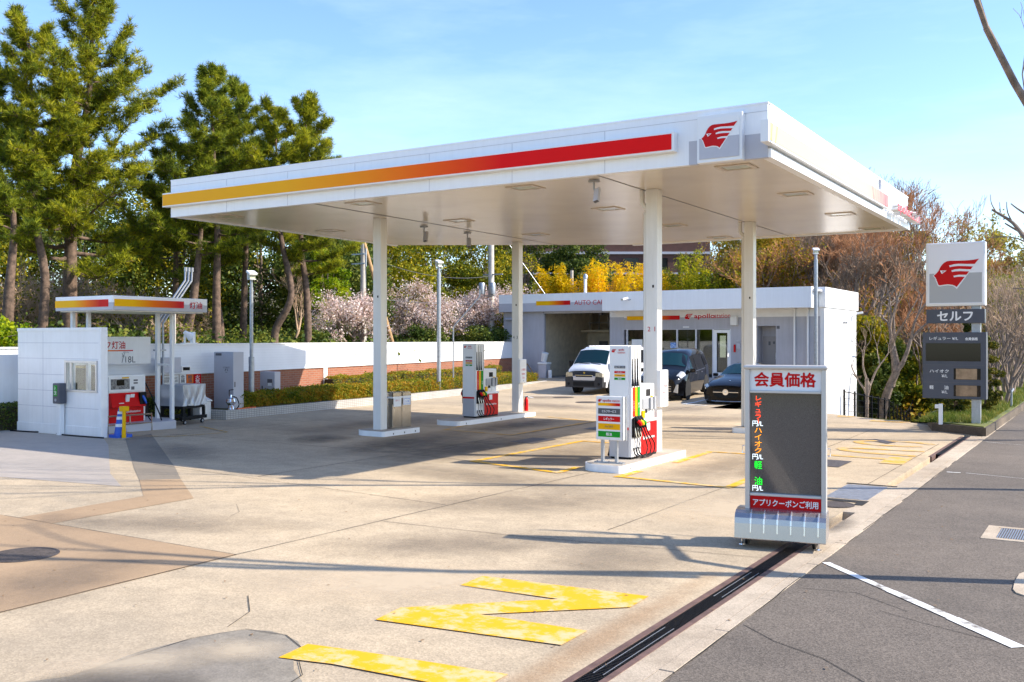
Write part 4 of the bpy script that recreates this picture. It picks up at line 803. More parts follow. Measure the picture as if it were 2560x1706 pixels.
prof = [(0.10, 0.41), (-0.02, 0.40), (-0.09, 0.375), (-0.125, 0.33), (-0.135, 0.27), (-0.155, 0.10), (0.44, 0.10), (0.42, 0.27), (0.41, 0.33), (0.375, 0.375), (0.30, 0.40)]
b = MB(); b.prism([(p[0], p[1]) for p in prof], L3(-0.475, 0, 0), (-uy, ux, 0), (0, 0, 1), 0.965); b.build('skirt', SKM, pd, 0.012)
b = MB()
for i in range(6):
    u = -0.30+i*0.142
    for q0, q1 in zip(prof[1:5], prof[2:6]): 
        e = 0.55 if q1 == prof[5] else 1.0
        q1b = (q0[0]+(q1[0]-q0[0])*e, q0[1]+(q1[1]-q0[1])*e)
        c = Vector(L3(u, (q0[0]+q1b[0])/2, (q0[1]+q1b[1])/2)); dv = Vector(L3(0, q1b[0], q1b[1]))-Vector(L3(0, q0[0], q0[1])); X = Vector(UX); nn = X.cross(dv).normalized()
        b.obox(c, X*0.009, dv*0.53, nn*0.014)
b.build('rib', RIBM, pd, 0.004)
for u in (-0.415, 0.405):
    b = MB(); b.cyl(L3(u, 0.0, 0.0), L3(u, 0.0, 0.012), 0.034, 14); b.cyl(L3(u, 0.0, 0.0), L3(u, 0.0, 0.11), 0.011, 10); b.build('levelling_foot', CHROME, pd)
for u in (-0.36, 0.36):
    for d in (0.06, 0.30): MB().lathe([(0.001, -0.015), (0.045, -0.015), (0.045, 0.015), (0.001, 0.015)], L3(u, d, 0.048), 16, axis='x').build('castor', BLACK, pd)
for u in (-0.40, 0.495):
    s_ = -1 if u < 0 else 1
    MB().tube([L3(u, 0.12, 1.10), L3(u+s_*0.025, 0.12, 1.10), L3(u+s_*0.025, 0.12, 1.02), L3(u, 0.12, 1.02)], 0.006, 8).build('handle', CHROME, pd)
# ------------------------------------------------------------------ roadside brand sign tower
st_ = thing('sign_tower', 'tall roadside sign on one post, square red logo panel over dark grey price panels', 'sign', (-2.94, 26.5, 0.2)); YS = 26.2
MB().box(-3.05, -2.85, 26.33, 26.53, 0.2, 4.6).build('post', GALV, st_, 0.008); MB().box(-3.12, -2.78, 26.28, 26.58, 0.19, 0.22).build('foot_plate', GALV, st_)
top = MB().box(-4.08, -2.73, YS, YS+0.32, 3.13, 4.71).build('logo_panel', WHITE2, st_, 0.02)
b = MB(); b.box(-3.995, -2.80, YS-0.012, YS+0.001, 3.945, 4.65, 0); b.box(-3.995, -2.80, YS-0.012, YS+0.001, 3.21, 3.945, 1); b.build('logo_face', [WHITE2, mat('sign_grey', (0.42, 0.42, 0.41), 0.3)], top)
b = MB(); b.box(-4.03, -3.995, YS-0.02, YS, 3.18, 4.68); b.box(-2.80, -2.765, YS-0.02, YS, 3.18, 4.68); b.box(-3.995, -2.80, YS-0.02, YS, 4.65, 4.68); b.box(-3.995, -2.80, YS-0.02, YS, 3.18, 3.21); b.build('face_frame', WHITE2, top)
emblem(top, (-3.38, YS-0.013, 3.925), (1, 0, 0), (0, 0, 1), 1.03, RED)
se = MB().box(-4.07, -2.74, YS, YS+0.30, 2.70, 3.05).build('self_service_panel', DGREY, st_, 0.012)
text('セルフ', 0.225, WHITE2, se, (-3.41, YS-0.001, 2.88), (1, 0, 0), (0, 0, 1), 0.03, width=0.80)
pr_ = MB().box(-4.16, -2.705, YS, YS+0.34, 0.82, 2.475).build('price_panel', DGREY, st_, 0.012)
b = MB(); b.box(-4.15, -2.715, YS-0.003, YS, 1.655, 1.665); b.box(-4.15, -2.715, YS-0.003, YS, 1.225, 1.235); b.build('seam', GREYT, pr_)
SCR2 = mat('dark_price_window', (0.004, 0.004, 0.005), 0.08, spec=0.35); BRW = mat('brown_price_window', (0.30, 0.20, 0.12), 0.12, var=0.35, vscale=4, spec=0.5)
MB().box(-4.08, -2.83, YS-0.006, YS, 1.76, 2.205).build('price_window', SCR2, pr_)
for z0 in (1.305, 0.89):
    q = MB().box(-3.435, -2.83, YS-0.006, YS, z0, z0+0.275).build('price_window', SCR2, pr_); MB().box(-3.385, -2.91, YS-0.010, YS-0.005, z0+0.006, z0+0.269).build('pane', BRW, q)
for s, x, z, h, w_, bo in (('レギュラー ¥/L', -3.665, 2.325, 0.085, 0.66, 0.012), ('会員価格', -3.035, 2.312, 0.072, 0.28, 0.03), ('ハイオク', -3.77, 1.508, 0.080, 0.44, 0.015), ('¥/L', -3.645, 1.388, 0.072, 0.135, 0.01), ('軽', -3.945, 1.10, 0.095, 0.095, 0.015), ('油', -3.605, 1.10, 0.095, 0.095, 0.015), ('¥/L', -3.645, 0.988, 0.072, 0.135, 0.01)):
    text(s, h, WHITE2, pr_, (x, YS-0.001, z), (1, 0, 0), (0, 0, 1), bo, width=w_)
# planted bed under it
t = thing('raised_bed', 'raised kerb bed with dark stained concrete edge and grass at the path entrance', 'planter', (-3.4, 29, 0))
bed = [(-2.62, 25.35), (-2.60, 26.4), (-2.58, 33), (-2.6, 46), (-4.55, 46), (-4.55, 30), (-4.3, 27.9), (-3.95, 26.3)]
MB().prism(bed, (0, 0, -0.25), (1, 0, 0), (0, 1, 0), 0.45).build('kerb', BEDC, t, 0.02)
MB().prism([(x*0.93-0.245, y*0.985+0.5) for x, y in bed], (0, 0, 0.16), (1, 0, 0), (0, 1, 0), 0.065).build('earth', GRASSG, t)
t = thing('marker_post', 'short white notched post at the corner of the raised bed', 'post', (-3.72, 26.1, 0.2))
b = MB(); b.box(-3.765, -3.675, 26.05, 26.14, 0.18, 0.70); b.box(-3.85, -3.765, 26.06, 26.13, 0.58, 0.68); b.build('post', WHITE, t, 0.01)
# ------------------------------------------------------------------ service building
YM, YF = 45.5, 44.3
bl = thing('service_building', 'low white and grey service building, open garage left and glazed shop right', 'building', (-20, 46, 0.2))
XR_, XL_ = -11.43, -28.98
INT = mat('garage_interior', (0.62, 0.55, 0.42), 0.8, var=0.12); INTD = mat('garage_dado', (0.12, 0.12, 0.125), 0.7); SHOPW = mat('shop_interior_wall', (0.46, 0.41, 0.27), 0.8, var=0.1)
FLR = mat('garage_floor', (0.20, 0.20, 0.20), 0.5, var=0.2)
WALLR = mat('white_render', (0.78, 0.78, 0.78), 0.55, var=0.05, vscale=2.0, bump=0.15, bscale=8)
# walls
b = MB()
b.box(XL_, -26.68, YM, YM+0.25, -0.3, 3.8, 1)                      # left of the garage door
b.box(XL_, XL_+0.25, YM+0.25, 56, -0.3, 4.7, 1)
b.box(-22.42, -21.62, YM, YM+0.4, -0.3, 3.45, 1); b.box(-22.42, -21.62, YM, YM+0.4, 3.45, 3.8, 0)   # pier between garage and shop
b.box(-22.3, -22.05, YM+0.4, 55, 0.2, 4.6, 2)
b.box(-28.98, -22.05, 55.8, 56, -0.3, 4.6, 2); b.box(-22.05, XR_-0.2, 51.7, 51.88, -0.5, 4.5, 2)
b.box(-21.62, -15.90, YM+0.02, YM+0.22, 2.81, 3.40, 1); b.box(-21.62, -15.90, YM+0.02, YM+0.22, 3.40, 3.9, 0)
b.box(-15.90, -14.64, YM+0.02, YM+0.22, 0.2, 3.37, 1); b.box(-15.90, -14.64, YM+0.02, YM+0.22, 3.37, 3.9, 0)
b.box(-14.64, -13.70, YM+0.02, YM+0.22, 2.94, 3.37, 1); b.box(-14.64, XR_-0.01, YM+0.02, YM+0.22, 3.37, 3.9, 0)
b.box(-13.70, XR_-0.01, YM+0.02, YM+0.22, -1.5, 3.37, 1)
b.build('front_wall', [WALLR, GREYW, INT], bl)
b = MB(); b.box(XR_-0.2, XR_, YM, 51.9, 0.745, 3.40, 0); b.box(XR_-0.2, XR_+0.001, YM, 51.9, 3.40, 3.8, 0); b.box(XR_-0.2, XR_+0.012, YM-0.012, 51.92, -2.6, 0.735, 0)
for y in np.arange(YM+0.9, 51.9, 0.9): b.box(XR_, XR_+0.004, y, y+0.012, 0.75, 3.36, 1)
b.build('side_wall', [WALLR, GREYW], bl)
b = MB(); b.cyl((XR_, 49.1, 3.15), (XR_+0.1, 49.1, 3.12), 0.06, 12); b.cyl((XR_, 49.5, 3.15), (XR_+0.1, 49.5, 3.12), 0.06, 12); b.build('vent_hood', MGREY, bl, smooth=True)
# roof and fascias
b = MB(); b.box(-29.0, -22.0, YM+0.1, 56, 4.55, 4.65); b.box(-22.0, -11.5, YF+0.2, 52.2, 4.5, 4.6); b.build('roof', GREYP, bl)
b = MB(); b.box(-29.1, -22.2, 45.2, YM+0.2, 4.27, 4.76, 0); b.box(-29.1, -22.2, 45.2, YM+0.2, 3.81, 4.27, 1); b.box(-29.1, -28.9, YM+0.2, 56, 3.81, 4.76, 0); gf = b.build('garage_fascia', [FASC, GREYP], bl)
b = MB(); b.box(-22.27, -11.72, YF, YF+0.15, 3.745, 4.70); b.box(-11.87, -11.72, YF+0.15, YM+0.2, 3.745, 4.70); b.box(-22.27, -22.1, YF+0.15, YM, 3.745, 4.7); b.build('shop_fascia', FASC, bl, 0.01)
b = MB(); b.box(-11.70, XR_+0.06, YM-0.06, YM+0.2, 3.78, 4.72); b.box(XR_-0.16, XR_+0.06, YM+0.2, 52.1, 3.78, 4.72); b.build('corner_fascia', WALLR, bl, 0.01)
b = MB(); b.box(-22.1, -11.72, YF+0.15, YM, 3.80, 3.84); b.build('soffit', CREAM, bl)
MB().box(-26.70, -24.60, 45.192, 45.202, 4.135, 4.365).build('colour_band', BANDS, gf); text('AUTO CARE', 0.245, REDT, gf, (-24.35, 45.198, 4.24), (1, 0, 0), (0, 0, 1), 0.0, align='LEFT')
MB().box(-21.43, -18.55, YM-0.02, YM+0.015, 3.29, 3.49).build('colour_band', BANDS, bl)
emblem(bl, (-18.07, YM+0.01, 3.42), (1, 0, 0), (0, 0, 1), 0.44, REDT); text('apollo', 0.27, REDT, bl, (-17.25, YM+0.012, 3.42), (1, 0, 0), (0, 0, 1), 0.022, width=1.05); text('station', 0.215, REDT, bl, (-16.33, YM+0.012, 3.452), (1, 0, 0), (0, 0, 1), 0.0, width=0.80)
# shop front: posts, glazing, door
b = MB(); b.box(-21.62, -15.90, YM+0.03, YM+0.16, 2.79, 2.83); b.box(-21.62, -15.90, YM+0.03, YM+0.16, 0.2, 0.30)
for x in (-21.45, -20.1, -18.70, -17.70, -16.82, -15.93): b.box(x-0.035, x+0.035, YM+0.03, YM+0.16, 0.3, 2.79)
sf = b.build('shop_front_frame', mat('aluminium_white', (0.62, 0.62, 0.66), 0.4), bl)
for i, (x0, x1) in enumerate(((-21.41, -20.14), (-20.06, -18.74), (-18.66, -17.74), (-17.66, -16.86), (-16.78, -15.97))):
    MB().box(x0, x1, YM+0.09, YM+0.10, 0.30, 2.79).build('window_pane', GLASS, sf)
d_ = MB(); d_.box(-16.80, -16.62, YM+0.005, YM+0.06, 0.48, 2.77); d_.box(-16.08, -15.93, YM+0.005, YM+0.06, 0.48, 2.77); d_.box(-16.62, -16.08, YM+0.005, YM+0.06, 2.62, 2.77); d_.box(-16.62, -16.08, YM+0.005, YM+0.06, 0.48, 0.68); dr = d_.build('shop_door', WHITE, bl, 0.006)
MB().box(-16.05, -15.98, YM-0.04, YM+0.005, 1.45, 1.62).build('handle', CHROME, dr)
MB().box(-22.3, -13.5, 44.6, YM+0.03, 0.1, 0.42).build('step', GREYW, bl)
MB().box(-19.07, -18.77, YM+0.075, YM+0.088, 1.70, 2.14).build('poster', mat('blue_poster', (0.02, 0.16, 0.55), 0.4, col2=(0.5, 0.65, 0.85), vscale=14, contrast=(0.45, 0.6)), sf)
MB().box(-21.2, -20.6, YM+0.075, YM+0.088, 1.85, 2.30).build('poster', PAPER, sf)
MB().box(-18.36, -18.05, YM-0.03, YM+0.03, 2.885, 2.945).build('door_sensor', WHITE, bl)
b = MB(); b.box(-21.6, -12.0, 50.5, 50.6, 0.2, 4.4, 0); b.box(-21.6, -15.9, 46.2, 50.5, 0.20, 0.3, 1); b.box(-21.9, -21.8, 45.9, 50.5, 0.2, 4.4, 0); b.box(-15.3, -15.2, 45.7, 50.5, 0.2, 4.4, 0); b.box(-21.8, -15.3, 45.8, 50.5, 2.95, 3.0, 0); b.build('shop_interior', [SHOPW, FLR], bl)
b = MB(); b.box(-19.9, -18.6, 47.4, 48.2, 0.3, 2.3, 0); b.box(-18.2, -16.8, 48.4, 49.0, 0.3, 1.35, 1); b.box(-16.6, -16.1, 47.0, 47.6, 0.3, 1.2, 0); b.box(-18.3, -17.7, 50.3, 50.48, 0.9, 2.7, 0); b.box(-21.2, -20.2, 48, 48.6, 0.3, 1.5, 1); b.build('shop_furniture', [BLKP, MGREY], bl)
b = MB(); b.box(-18.15, -17.85, 50.2, 50.28, 1.3, 2.5); b.box(-16.5, -16.15, 50.2, 50.28, 0.9, 2.4); b.build('rear_window', mat('bright_rear_window', (0.7, 0.68, 0.55), 0.5, emit=0.5), bl)  # panes emit their own glow in place of daylight behind them
# toilet recess
b = MB(); b.box(-14.62, -13.72, 46.3, 46.4, 0.2, 2.94); b.box(-14.64, -14.60, YM+0.1, 46.3, 0.2, 2.94); b.box(-13.72, -13.68, YM+0.22, 46.3, 0.2, 2.94); b.build('toilet_recess', GREYW, bl)
td = MB().box(-14.55, -13.82, 46.26, 46.31, 0.35, 2.45).build('toilet_door', mat('door_grey', (0.30, 0.28, 0.27), 0.5), bl)
b = MB(); b.box(-14.28, -14.18, 46.25, 46.262, 2.02, 2.2); b.box(-14.06, -13.96, 46.25, 46.262, 2.08, 2.2); b.box(-13.66, -13.52, YM+0.005, YM+0.022, 2.80, 2.94); b.build('toilet_sign', GREYT, td); MB().box(-13.92, -13.88, 46.20, 46.26, 1.35, 1.65).build('handle', CHROME, td)
# garage inside
b = MB()
b.box(-28.7, -22.3, YM, 55.8, 0.18, 0.26, 0); b.box(-26.9, -26.8, YM+0.2, 52, 0.2, 4.5, 1); b.box(-28.7, -22.3, 51.4, 51.6, 1.25, 2.75, 1); b.box(-28.7, -22.3, 51.38, 51.6, 0.2, 1.25, 2); b.box(-26.8, -23.3, 50.6, 51.6, 2.72, 2.86, 1); b.box(-28.7, -22.3, 54, 54.1, 2.8, 4.6, 1)
b.build('garage_interior', [FLR, INT, INTD], bl)
b = MB(); b.box(-26.0, -25.45, 51.33, 51.40, 0.25, 2.2); b.box(-23.9, -23.4, 51.33, 51.40, 0.25, 2.25); b.build('inner_door', INTD, bl)
b = MB()
for x in (-26.3, -25.7, -25.1, -24.5): b.box(x, x+0.03, 50.7, 50.75, 2.86, 3.7)
b.box(-26.4, -24.0, 50.7, 50.75, 3.25, 3.29); b.box(-25.35, -25.15, 50, 50.2, 3.7, 4.5); b.build('loft_rail', MGREY, bl)
MB().tube(smooth_pts([(-23.85, 50.3, 2.86), (-23.85, 50.3, 3.75), (-23.75, 50.3, 3.95), (-23.4, 50.3, 4.0)]), 0.12, 12).build('flue', GALV, bl, smooth=True)
b = MB(); b.box(-25.0, -24.3, 48.5, 49.2, 0.26, 1.35); b.box(-25.2, -25.0, 49.5, 50, 0.26, 1.2); b.build('tool_cabinet', BLKP, bl); MB().box(-24.85, -24.4, 48.5, 49.0, 1.35, 1.65).build('carton', WOOD, bl); MB().box(-23.2, -22.35, 49, 49.8, 0.26, 1.9).build('red_cabinet', mat('dark_red', (0.14, 0.02, 0.02), 0.5), bl)
b = MB(); b.box(-26.68, -26.44, YM, YM+0.3, 0.15, 3.85); b.box(-26.44, -26.38, YM+0.02, YM+0.12, 0.2, 3.8); b.box(-26.68, -22.42, YM+0.02, YM+0.2, 3.70, 3.86); b.build('garage_frame', GREYW, bl)
b = MB(); b.tube([(-28.7, 45.3, 3.4), (-28.0, 45.3, 3.4), (-28.0, 45.3, 3.8)], 0.08, 10); b.build('gutter_pipe', GREYW, bl, smooth=True)
b = MB(); b.box(-12.84, -12.76, 45.40, 45.48, -0.2, 3.8); b.box(-12.22, -12.14, 45.40, 45.48, -0.4, 3.8); b.build('downpipe', WHITE, bl, 0.01)
tb = MB(); tb.box(-15.85, -15.53, 45.25, 45.5, 2.98, 3.42); tb.build('meter_cabinet', CREAM, bl, 0.01)
b = MB(); b.box(-15.74, -15.66, 45.44, 45.52, 1.68, 2.05); b.build('red_plate', RED, bl); b = MB(); b.box(-15.60, -15.42, 45.44, 45.52, 1.85, 2.10); b.box(-15.6, -15.44, 45.45, 45.52, 2.2, 2.26); b.build('wall_phone', GREYP, bl)
# things fixed on or standing by the building
def wall_light(label, p, d, name='floodlight', cat='light'):
    t = thing(name, label, cat, p); p = Vector(p); d = Vector(d).normalized(); s = d.cross(Vector((0, 0, 1))).normalized(); u = s.cross(d)
    MB().tube([p-d*0.3+Vector((0, 0, -.1)), p-d*0.15+Vector((0, 0, -.14)), p+Vector((0, 0, -0.05))], 0.018, 8).build('arm', MGREY, t); MB().obox(p+d*0.12, d*0.16, s*0.10, u*0.055).build('housing', WHITE, t, 0.02); MB().obox(p+d*0.285, d*0.006, s*0.085, u*0.045).build('lens', LENS, t)
wall_light('white floodlight on the shop fascia right of the garage sign', (-20.8, 44.1, 4.36), (-0.5, -0.8, -0.25))
wall_light('white camera on the grey wall left of the garage door', (-27.6, 45.1, 3.5), (0.5, -0.8, -0.4), 'surveillance_camera', 'camera')
wall_light('white floodlight under the fascia on the right flank of the service building', (XR_+0.25, 51.0, 3.62), (0.95, 0.2, 0.15))
t = thing('roof_vent', 'white vent pipe with metal cowl standing on the garage roof', 'vent', (-27.0, 51.5, 4.6)); MB().cyl((-27, 51.5, 4.55), (-27, 51.5, 5.95), 0.09, 16).build('pipe', WHITE, t, smooth=True)
MB().lathe([(0.09, 0), (0.14, 0.02), (0.14, 0.17), (0.12, 0.2), (0.10, 0.27), (0.02, 0.32)], (-27, 51.5, 5.92), 18).build('cowl', GALV, t, smooth=True)
t = thing('waste_bin', 'pale grey plastic bin with a bag over its lid at the garage doorway', 'bin', (-26.15, 45.1, 0.2)); MB().prism([(-0.20, 0), (0.20, 0), (0.25, 0.78), (-0.25, 0.78)], (-26.15, 44.9, 0.2), (1, 0, 0), (0, 0, 1), -0.45).build('body', GREYP, t, 0.03); MB().box(-26.44, -25.84, 44.86, 45.4, 0.96, 1.06).build('lid', PAPER, t, 0.04)
t = thing('bucket', 'white bucket tilted on top of the grey bin in the garage doorway', 'bucket', (-26.1, 45.1, 1.1)); MB().tube([(-26.17, 45.1, 1.12), (-26.04, 45.05, 1.58)], [0.15, 0.19], 18).build('body', WHITE, t, smooth=True)
t = thing('bucket', 'small white canister on the ground beside the grey bin', 'bucket', (-25.7, 45.0, 0.2)); MB().cyl((-25.72, 45.0, 0.2), (-25.72, 45.0, 0.66), 0.10, 14).build('body', WHITE, t, smooth=True)
t = thing('step_ladder', 'folded wooden stepladder leaning out beside the garage wall', 'ladder', (-27.3, 44.7, 0.2)); b = MB()
for dx in (0.0, 0.32): b.tube([(-27.45+dx, 44.2, 0.14), (-27.4+dx, 44.9, 0.98)], 0.03, 6); b.tube([(-27.1+dx, 45.35, 0.2), (-27.4+dx, 44.9, 0.98)], 0.025, 6)
b.build('rail', WOOD, t); b = MB()
for z in (0.35, 0.58, 0.8): b.box(-27.45, -27.1, 44.2+(z-0.14)*0.82, 44.32+(z-0.14)*0.82, z, z+0.03)
b.build('step', WOOD, t)
# ------------------------------------------------------------------ lamp posts
def lamp(label, x, y, z0, zl, r=0.055, base=0.0, ang=0.0):
    t = thing('lamp_post', label, 'lamp post', (x, y, z0), group='slim lamp posts round the forecourt')
    b = MB(); b.cyl((x, y, z0), (x, y, zl-0.25), r, 14)
    if base: b.cyl((x, y, z0), (x, y, z0+base), r*1.55, 14)
    b.cyl((x, y, zl-0.25), (x, y, zl), r*0.75, 12); b.build('pole', GALV, t, smooth=True)
    c, s = math.cos(ang), math.sin(ang)
    h = MB(); h.obox((x+0.03*c, y+0.03*s, zl+0.20), (0.13*c, 0.13*s, -0.05), (-0.13*s, 0.13*c, 0), (0.01, 0.0, 0.03)); h.obox((x-0.08*c, y-0.08*s, zl+0.10), (0.02*c, 0.02*s, 0), (-0.10*s, 0.10*c, 0), (0, 0, 0.10)); h.obox((x+0.03*c, y+0.03*s, zl+0.0), (0.10*c, 0.10*s, 0), (-0.10*s, 0.10*c, 0), (0, 0, 0.015)); h.build('lamp_head', WHITE, t, 0.01)
    MB().obox((x+0.03*c, y+0.03*s, zl+0.09), (0.06*c, 0.06*s, 0), (-0.085*s, 0.085*c, 0), (0, 0, 0.06)).build('lens', LENS, t)
lamp('slim lamp post in the planter behind the grey cabinet, foot thicker than its pole', -22.26, 20.71, 0.22, 4.12, 0.055, 1.55, R(-20))
lamp('tall white lamp post rising from the hedge behind the left canopy column', -23.07, 31.38, 0.22, 5.22, 0.085, 0.0, R(-20))
lamp('tall lamp post in front of the right corner of the service building', -11.34, 43.62, -0.9, 6.1, 0.085, 0.0, R(-60))
t = thing('bracket_light', 'thin white pipe lamp bent over towards the transformer pole, rising from the hedge', 'lamp post', (-23.3, 32.7, 0.25)); MB().tube([(-23.3, 32.7, 0.2), (-23.3, 32.7, 2.81), (-22.32, 33.2, 4.06), (-22.32, 33.2, 4.36)], 0.032, 10).build('pole', GALV, t, smooth=True)
# ------------------------------------------------------------------ boundary wall, planter, hedge
bw = thing('boundary_wall', 'long boundary wall, white siding above red brick, running back behind the hedge', 'wall', (-25, 30, 0))
def wl(y): return -23.0-0.2*max(0, y-19.4)
def slab(b, y0, y1, z0, z1, d0, d1, mi=0):
    x0, x1 = wl(y0), wl(y1)
    b.add([(x0+d0, y0, z0), (x0+d1, y0, z0), (x1+d1, y1, z0), (x1+d0, y1, z0), (x0+d0, y0, z1), (x0+d1, y0, z1), (x1+d1, y1, z1), (x1+d0, y1, z1)], [(0,3,2,1),(4,5,6,7),(0,1,5,4),(1,2,6,5),(2,3,7,6),(3,0,4,7)], mi)
b = MB(); slab(b, 16.2, 19.4, -0.1, 1.30, -0.12, 0.0); slab(b, 19.4, 45.45, -0.1, 1.30, -0.12, 0.0); b.build('brick_base', BRICK, bw)
b = MB(); slab(b, 16.2, 19.4, 1.30, 2.13, -0.10, 0.035); slab(b, 19.4, 45.45, 1.30, 2.13, -0.10, 0.035); b.build('white_siding', SIDING, bw)
b = MB(); slab(b, 16.2, 19.4, 2.13, 2.18, -0.14, 0.06); slab(b, 19.4, 45.45, 2.13, 2.18, -0.14, 0.06); slab(b, 16.2, 19.4, 1.285, 1.315, -0.02, 0.05); slab(b, 19.4, 45.45, 1.285, 1.315, -0.02, 0.05); b.build('coping', WHITE, bw)
b = MB(); slab(b, 26.05, 26.3, 0.2, 1.29, 0.0, 0.03); b.build('white_pilaster', WHITE, bw)
w2 = thing('boundary_wall', 'plain white wall left of the kerosene hut with dark hedge at its foot', 'wall', (-24.5, 10, 0)); MB().box(-24.62, -24.5, 2, 16.2, -0.1, 2.06).build('panel', WHITE, w2); MB().box(-24.66, -24.46, 2, 16.2, 2.06, 2.10).build('coping', WHITE, w2)
pl = thing('planter', 'low white tiled planter kerb along the boundary wall holding a clipped hedge', 'planter', (-22.5, 28, 0))
PF = [(-21.6, 19.14), (-21.97, 24.08), (-22.04, 26.15), (-22.78, 32.16), (-23.9, 41.5)]
pts = PF+[(-26.9, 41.5), (wl(19.0)+0.05, 19.0)]
MB().prism(pts, (0, 0, -0.05), (1, 0, 0), (0, 1, 0), 0.31).build('tiled_kerb', TILE, pl, 0.008)
MB().prism([(-21.75, 19.3), (-22.12, 24.1), (-22.2, 26.15), (-22.95, 32.2), (-24.05, 41.4), (-26.85, 41.4), (wl(19.3)+0.08, 19.3)], (0, 0, 0.262), (1, 0, 0), (0, 1, 0), 0.005).build('earth', SOIL, pl)
# cabinets along the wall
def cabinet(name, label, cat, x0, x1, y0, y1, z0, z1, m, extras=()):
    t = thing(name, label, cat, ((x0+x1)/2, (y0+y1)/2, z0)); bd_ = MB().box(x0, x1, y0, y1, z0, z1).build('body', m, t, 0.01)
    for nm, bx, mm in extras: MB().box(*bx).build(nm, mm, t)
    return t
c1 = cabinet('meter_cabinet', 'tall grey cabinet with a small recycling mark at the end of the planter', 'cabinet', -22.78, -21.95, 19.72, 20.12, 0.26, 1.93, GREYP, (('vent_slot', (-22.70, -22.45, 19.715, 19.722, 1.82, 1.89), GREYT), ('hinge', (-21.952, -21.945, 19.76, 19.80, 0.9, 1.05), GREYT)))
text('CORST', 0.05, GREYT, c1, (-22.24, 19.718, 1.47), (1, 0, 0), (0, 0, 1), 0.0, width=0.28)
b = MB()
for k in range(3):
    a0 = R(90+120*k); a1 = R(90+120*(k+1)); b.tube([(-22.24+0.06*math.cos(a0+0.35), 19.716, 1.38+0.06*math.sin(a0+0.35)), (-22.24+0.06*math.cos(a1-0.35), 19.716, 1.38+0.06*math.sin(a1-0.35))], 0.008, 6)
b.build('recycling_mark', GREYT, c1)
c2 = cabinet('meter_cabinet', 'small grey steel box with a square window standing in the hedge', 'cabinet', -23.05, -22.40, 21.8, 22.05, 0.25, 1.28, GREYP, (('window', (-22.72, -22.50, 21.795, 21.802, 0.86, 1.05), GREYT), ('label', (-22.70, -22.52, 21.79, 21.796, 0.84, 0.93), PAPER), ('latch', (-22.96, -22.93, 21.79, 21.8, 0.72, 0.83), BLKP)))
c3 = cabinet('wall_box', 'pale grey box with a lock mounted on the white siding beside the kerosene hut', 'cabinet', -22.80, -22.56, 17.75, 18.35, 1.36, 1.79, GREYP, (('lock', (-22.56, -22.55, 17.86, 17.89, 1.55, 1.60), GREYT),)); c4 = cabinet('gauge_box', 'small white gauge box with dark display under the pale wall box', 'gauge', -22.82, -22.66, 18.45, 18.78, 1.37, 1.54, WHITE, (('display', (-22.66, -22.655, 18.50, 18.74, 1.41, 1.50), SCR2),))
def wsign(label, y0, y1, z0, z1, m, txt, tm, vert=False, name='wall_sign'):
    x = wl((y0+y1)/2)+0.02
    t = MB().box(x, x+0.015, y0, y1, z0, z1).build(name, m); tag(t, label, 'sign')
    if txt: text(txt, (z1-z0)*(0.86 if vert else 0.6), tm, t, (x+0.0155, (y0+y1)/2, (z0+z1)/2), (0, 1, 0), (0, 0, 1), 0.02 if vert else 0.0, width=(y1-y0)*0.62 if vert else (y1-y0)*0.85)
wsign('white permit sign with rows of small print on the brick by the covered cart', 18.05, 18.60, 1.02, 1.27, PAPER, '危険物給油取扱所\n第四類 第一石油類', GREYT); wsign('small white sign with two dark characters on the brick wall', 18.63, 18.86, 1.02, 1.28, PAPER, '危\n険', GREYT, True)
wsign('orange sign between the white and the red sign on the brick wall', 18.88, 19.12, 1.02, 1.28, ORNG, '給\n油', GREYT, True); wsign('tall red sign with white characters on the brick wall', 19.14, 19.40, 0.72, 1.29, RED, '火\n気\n厳\n禁', WHITE2, True)
t = thing('storage_box', 'small white chest with sloping lid beside the covered cart', 'box', (-22.4, 18.9, 0)); MB().prism([(0, 0), (0.62, 0), (0.62, 0.50), (0, 0.72)], (-22.75, 19.05, 0.0), (1, 0, 0), (0, 0, 1), 0.40).build('body', WHITE, t, 0.015)
MB().prism([(0, 0.03), (0.66, -0.18), (0.66, -0.15), (0, 0.07)], (-22.76, 19.08, 0.70), (1, 0, 0), (0, 0, 1), 0.46).build('lid', WHITE, t)
t = thing('air_inflator', 'round chrome tyre inflator with black hose on the planter end', 'air pump', (-21.85, 19.5, 0.27)); MB().lathe([(0.001, 0.0), (0.10, 0.0), (0.08, 0.08), (0.06, 0.11), (0.12, 0.16), (0.145, 0.23), (0.12, 0.31), (0.04, 0.35), (0.03, 0.42), (0.001, 0.42)], (-21.86, 19.55, 0.265), 20).build('tank', CHROME, t, smooth=True)
b = MB(); b.tube([(-21.93, 19.55, 0.66), (-21.93, 19.55, 0.82), (-21.76, 19.55, 0.84)], 0.014, 8); b.tube(smooth_pts([(-21.80, 19.55, 0.63), (-21.65, 19.58, 0.6), (-21.58, 19.6, 0.4), (-21.68, 19.6, 0.28)]), 0.016, 8); b.build('hose', BLACK, t, smooth=True)
t = tag(MB().tube(smooth_pts([(-21.72, 19.62, 0.28), (-21.75, 19.9, 0.275), (-21.8, 20.2, 0.28), (-21.85, 20.5, 0.275)]), 0.016, 8).build('air_hose', ORNG, smooth=True), 'orange air hose lying along the planter edge at the tall grey cabinet', 'hose')
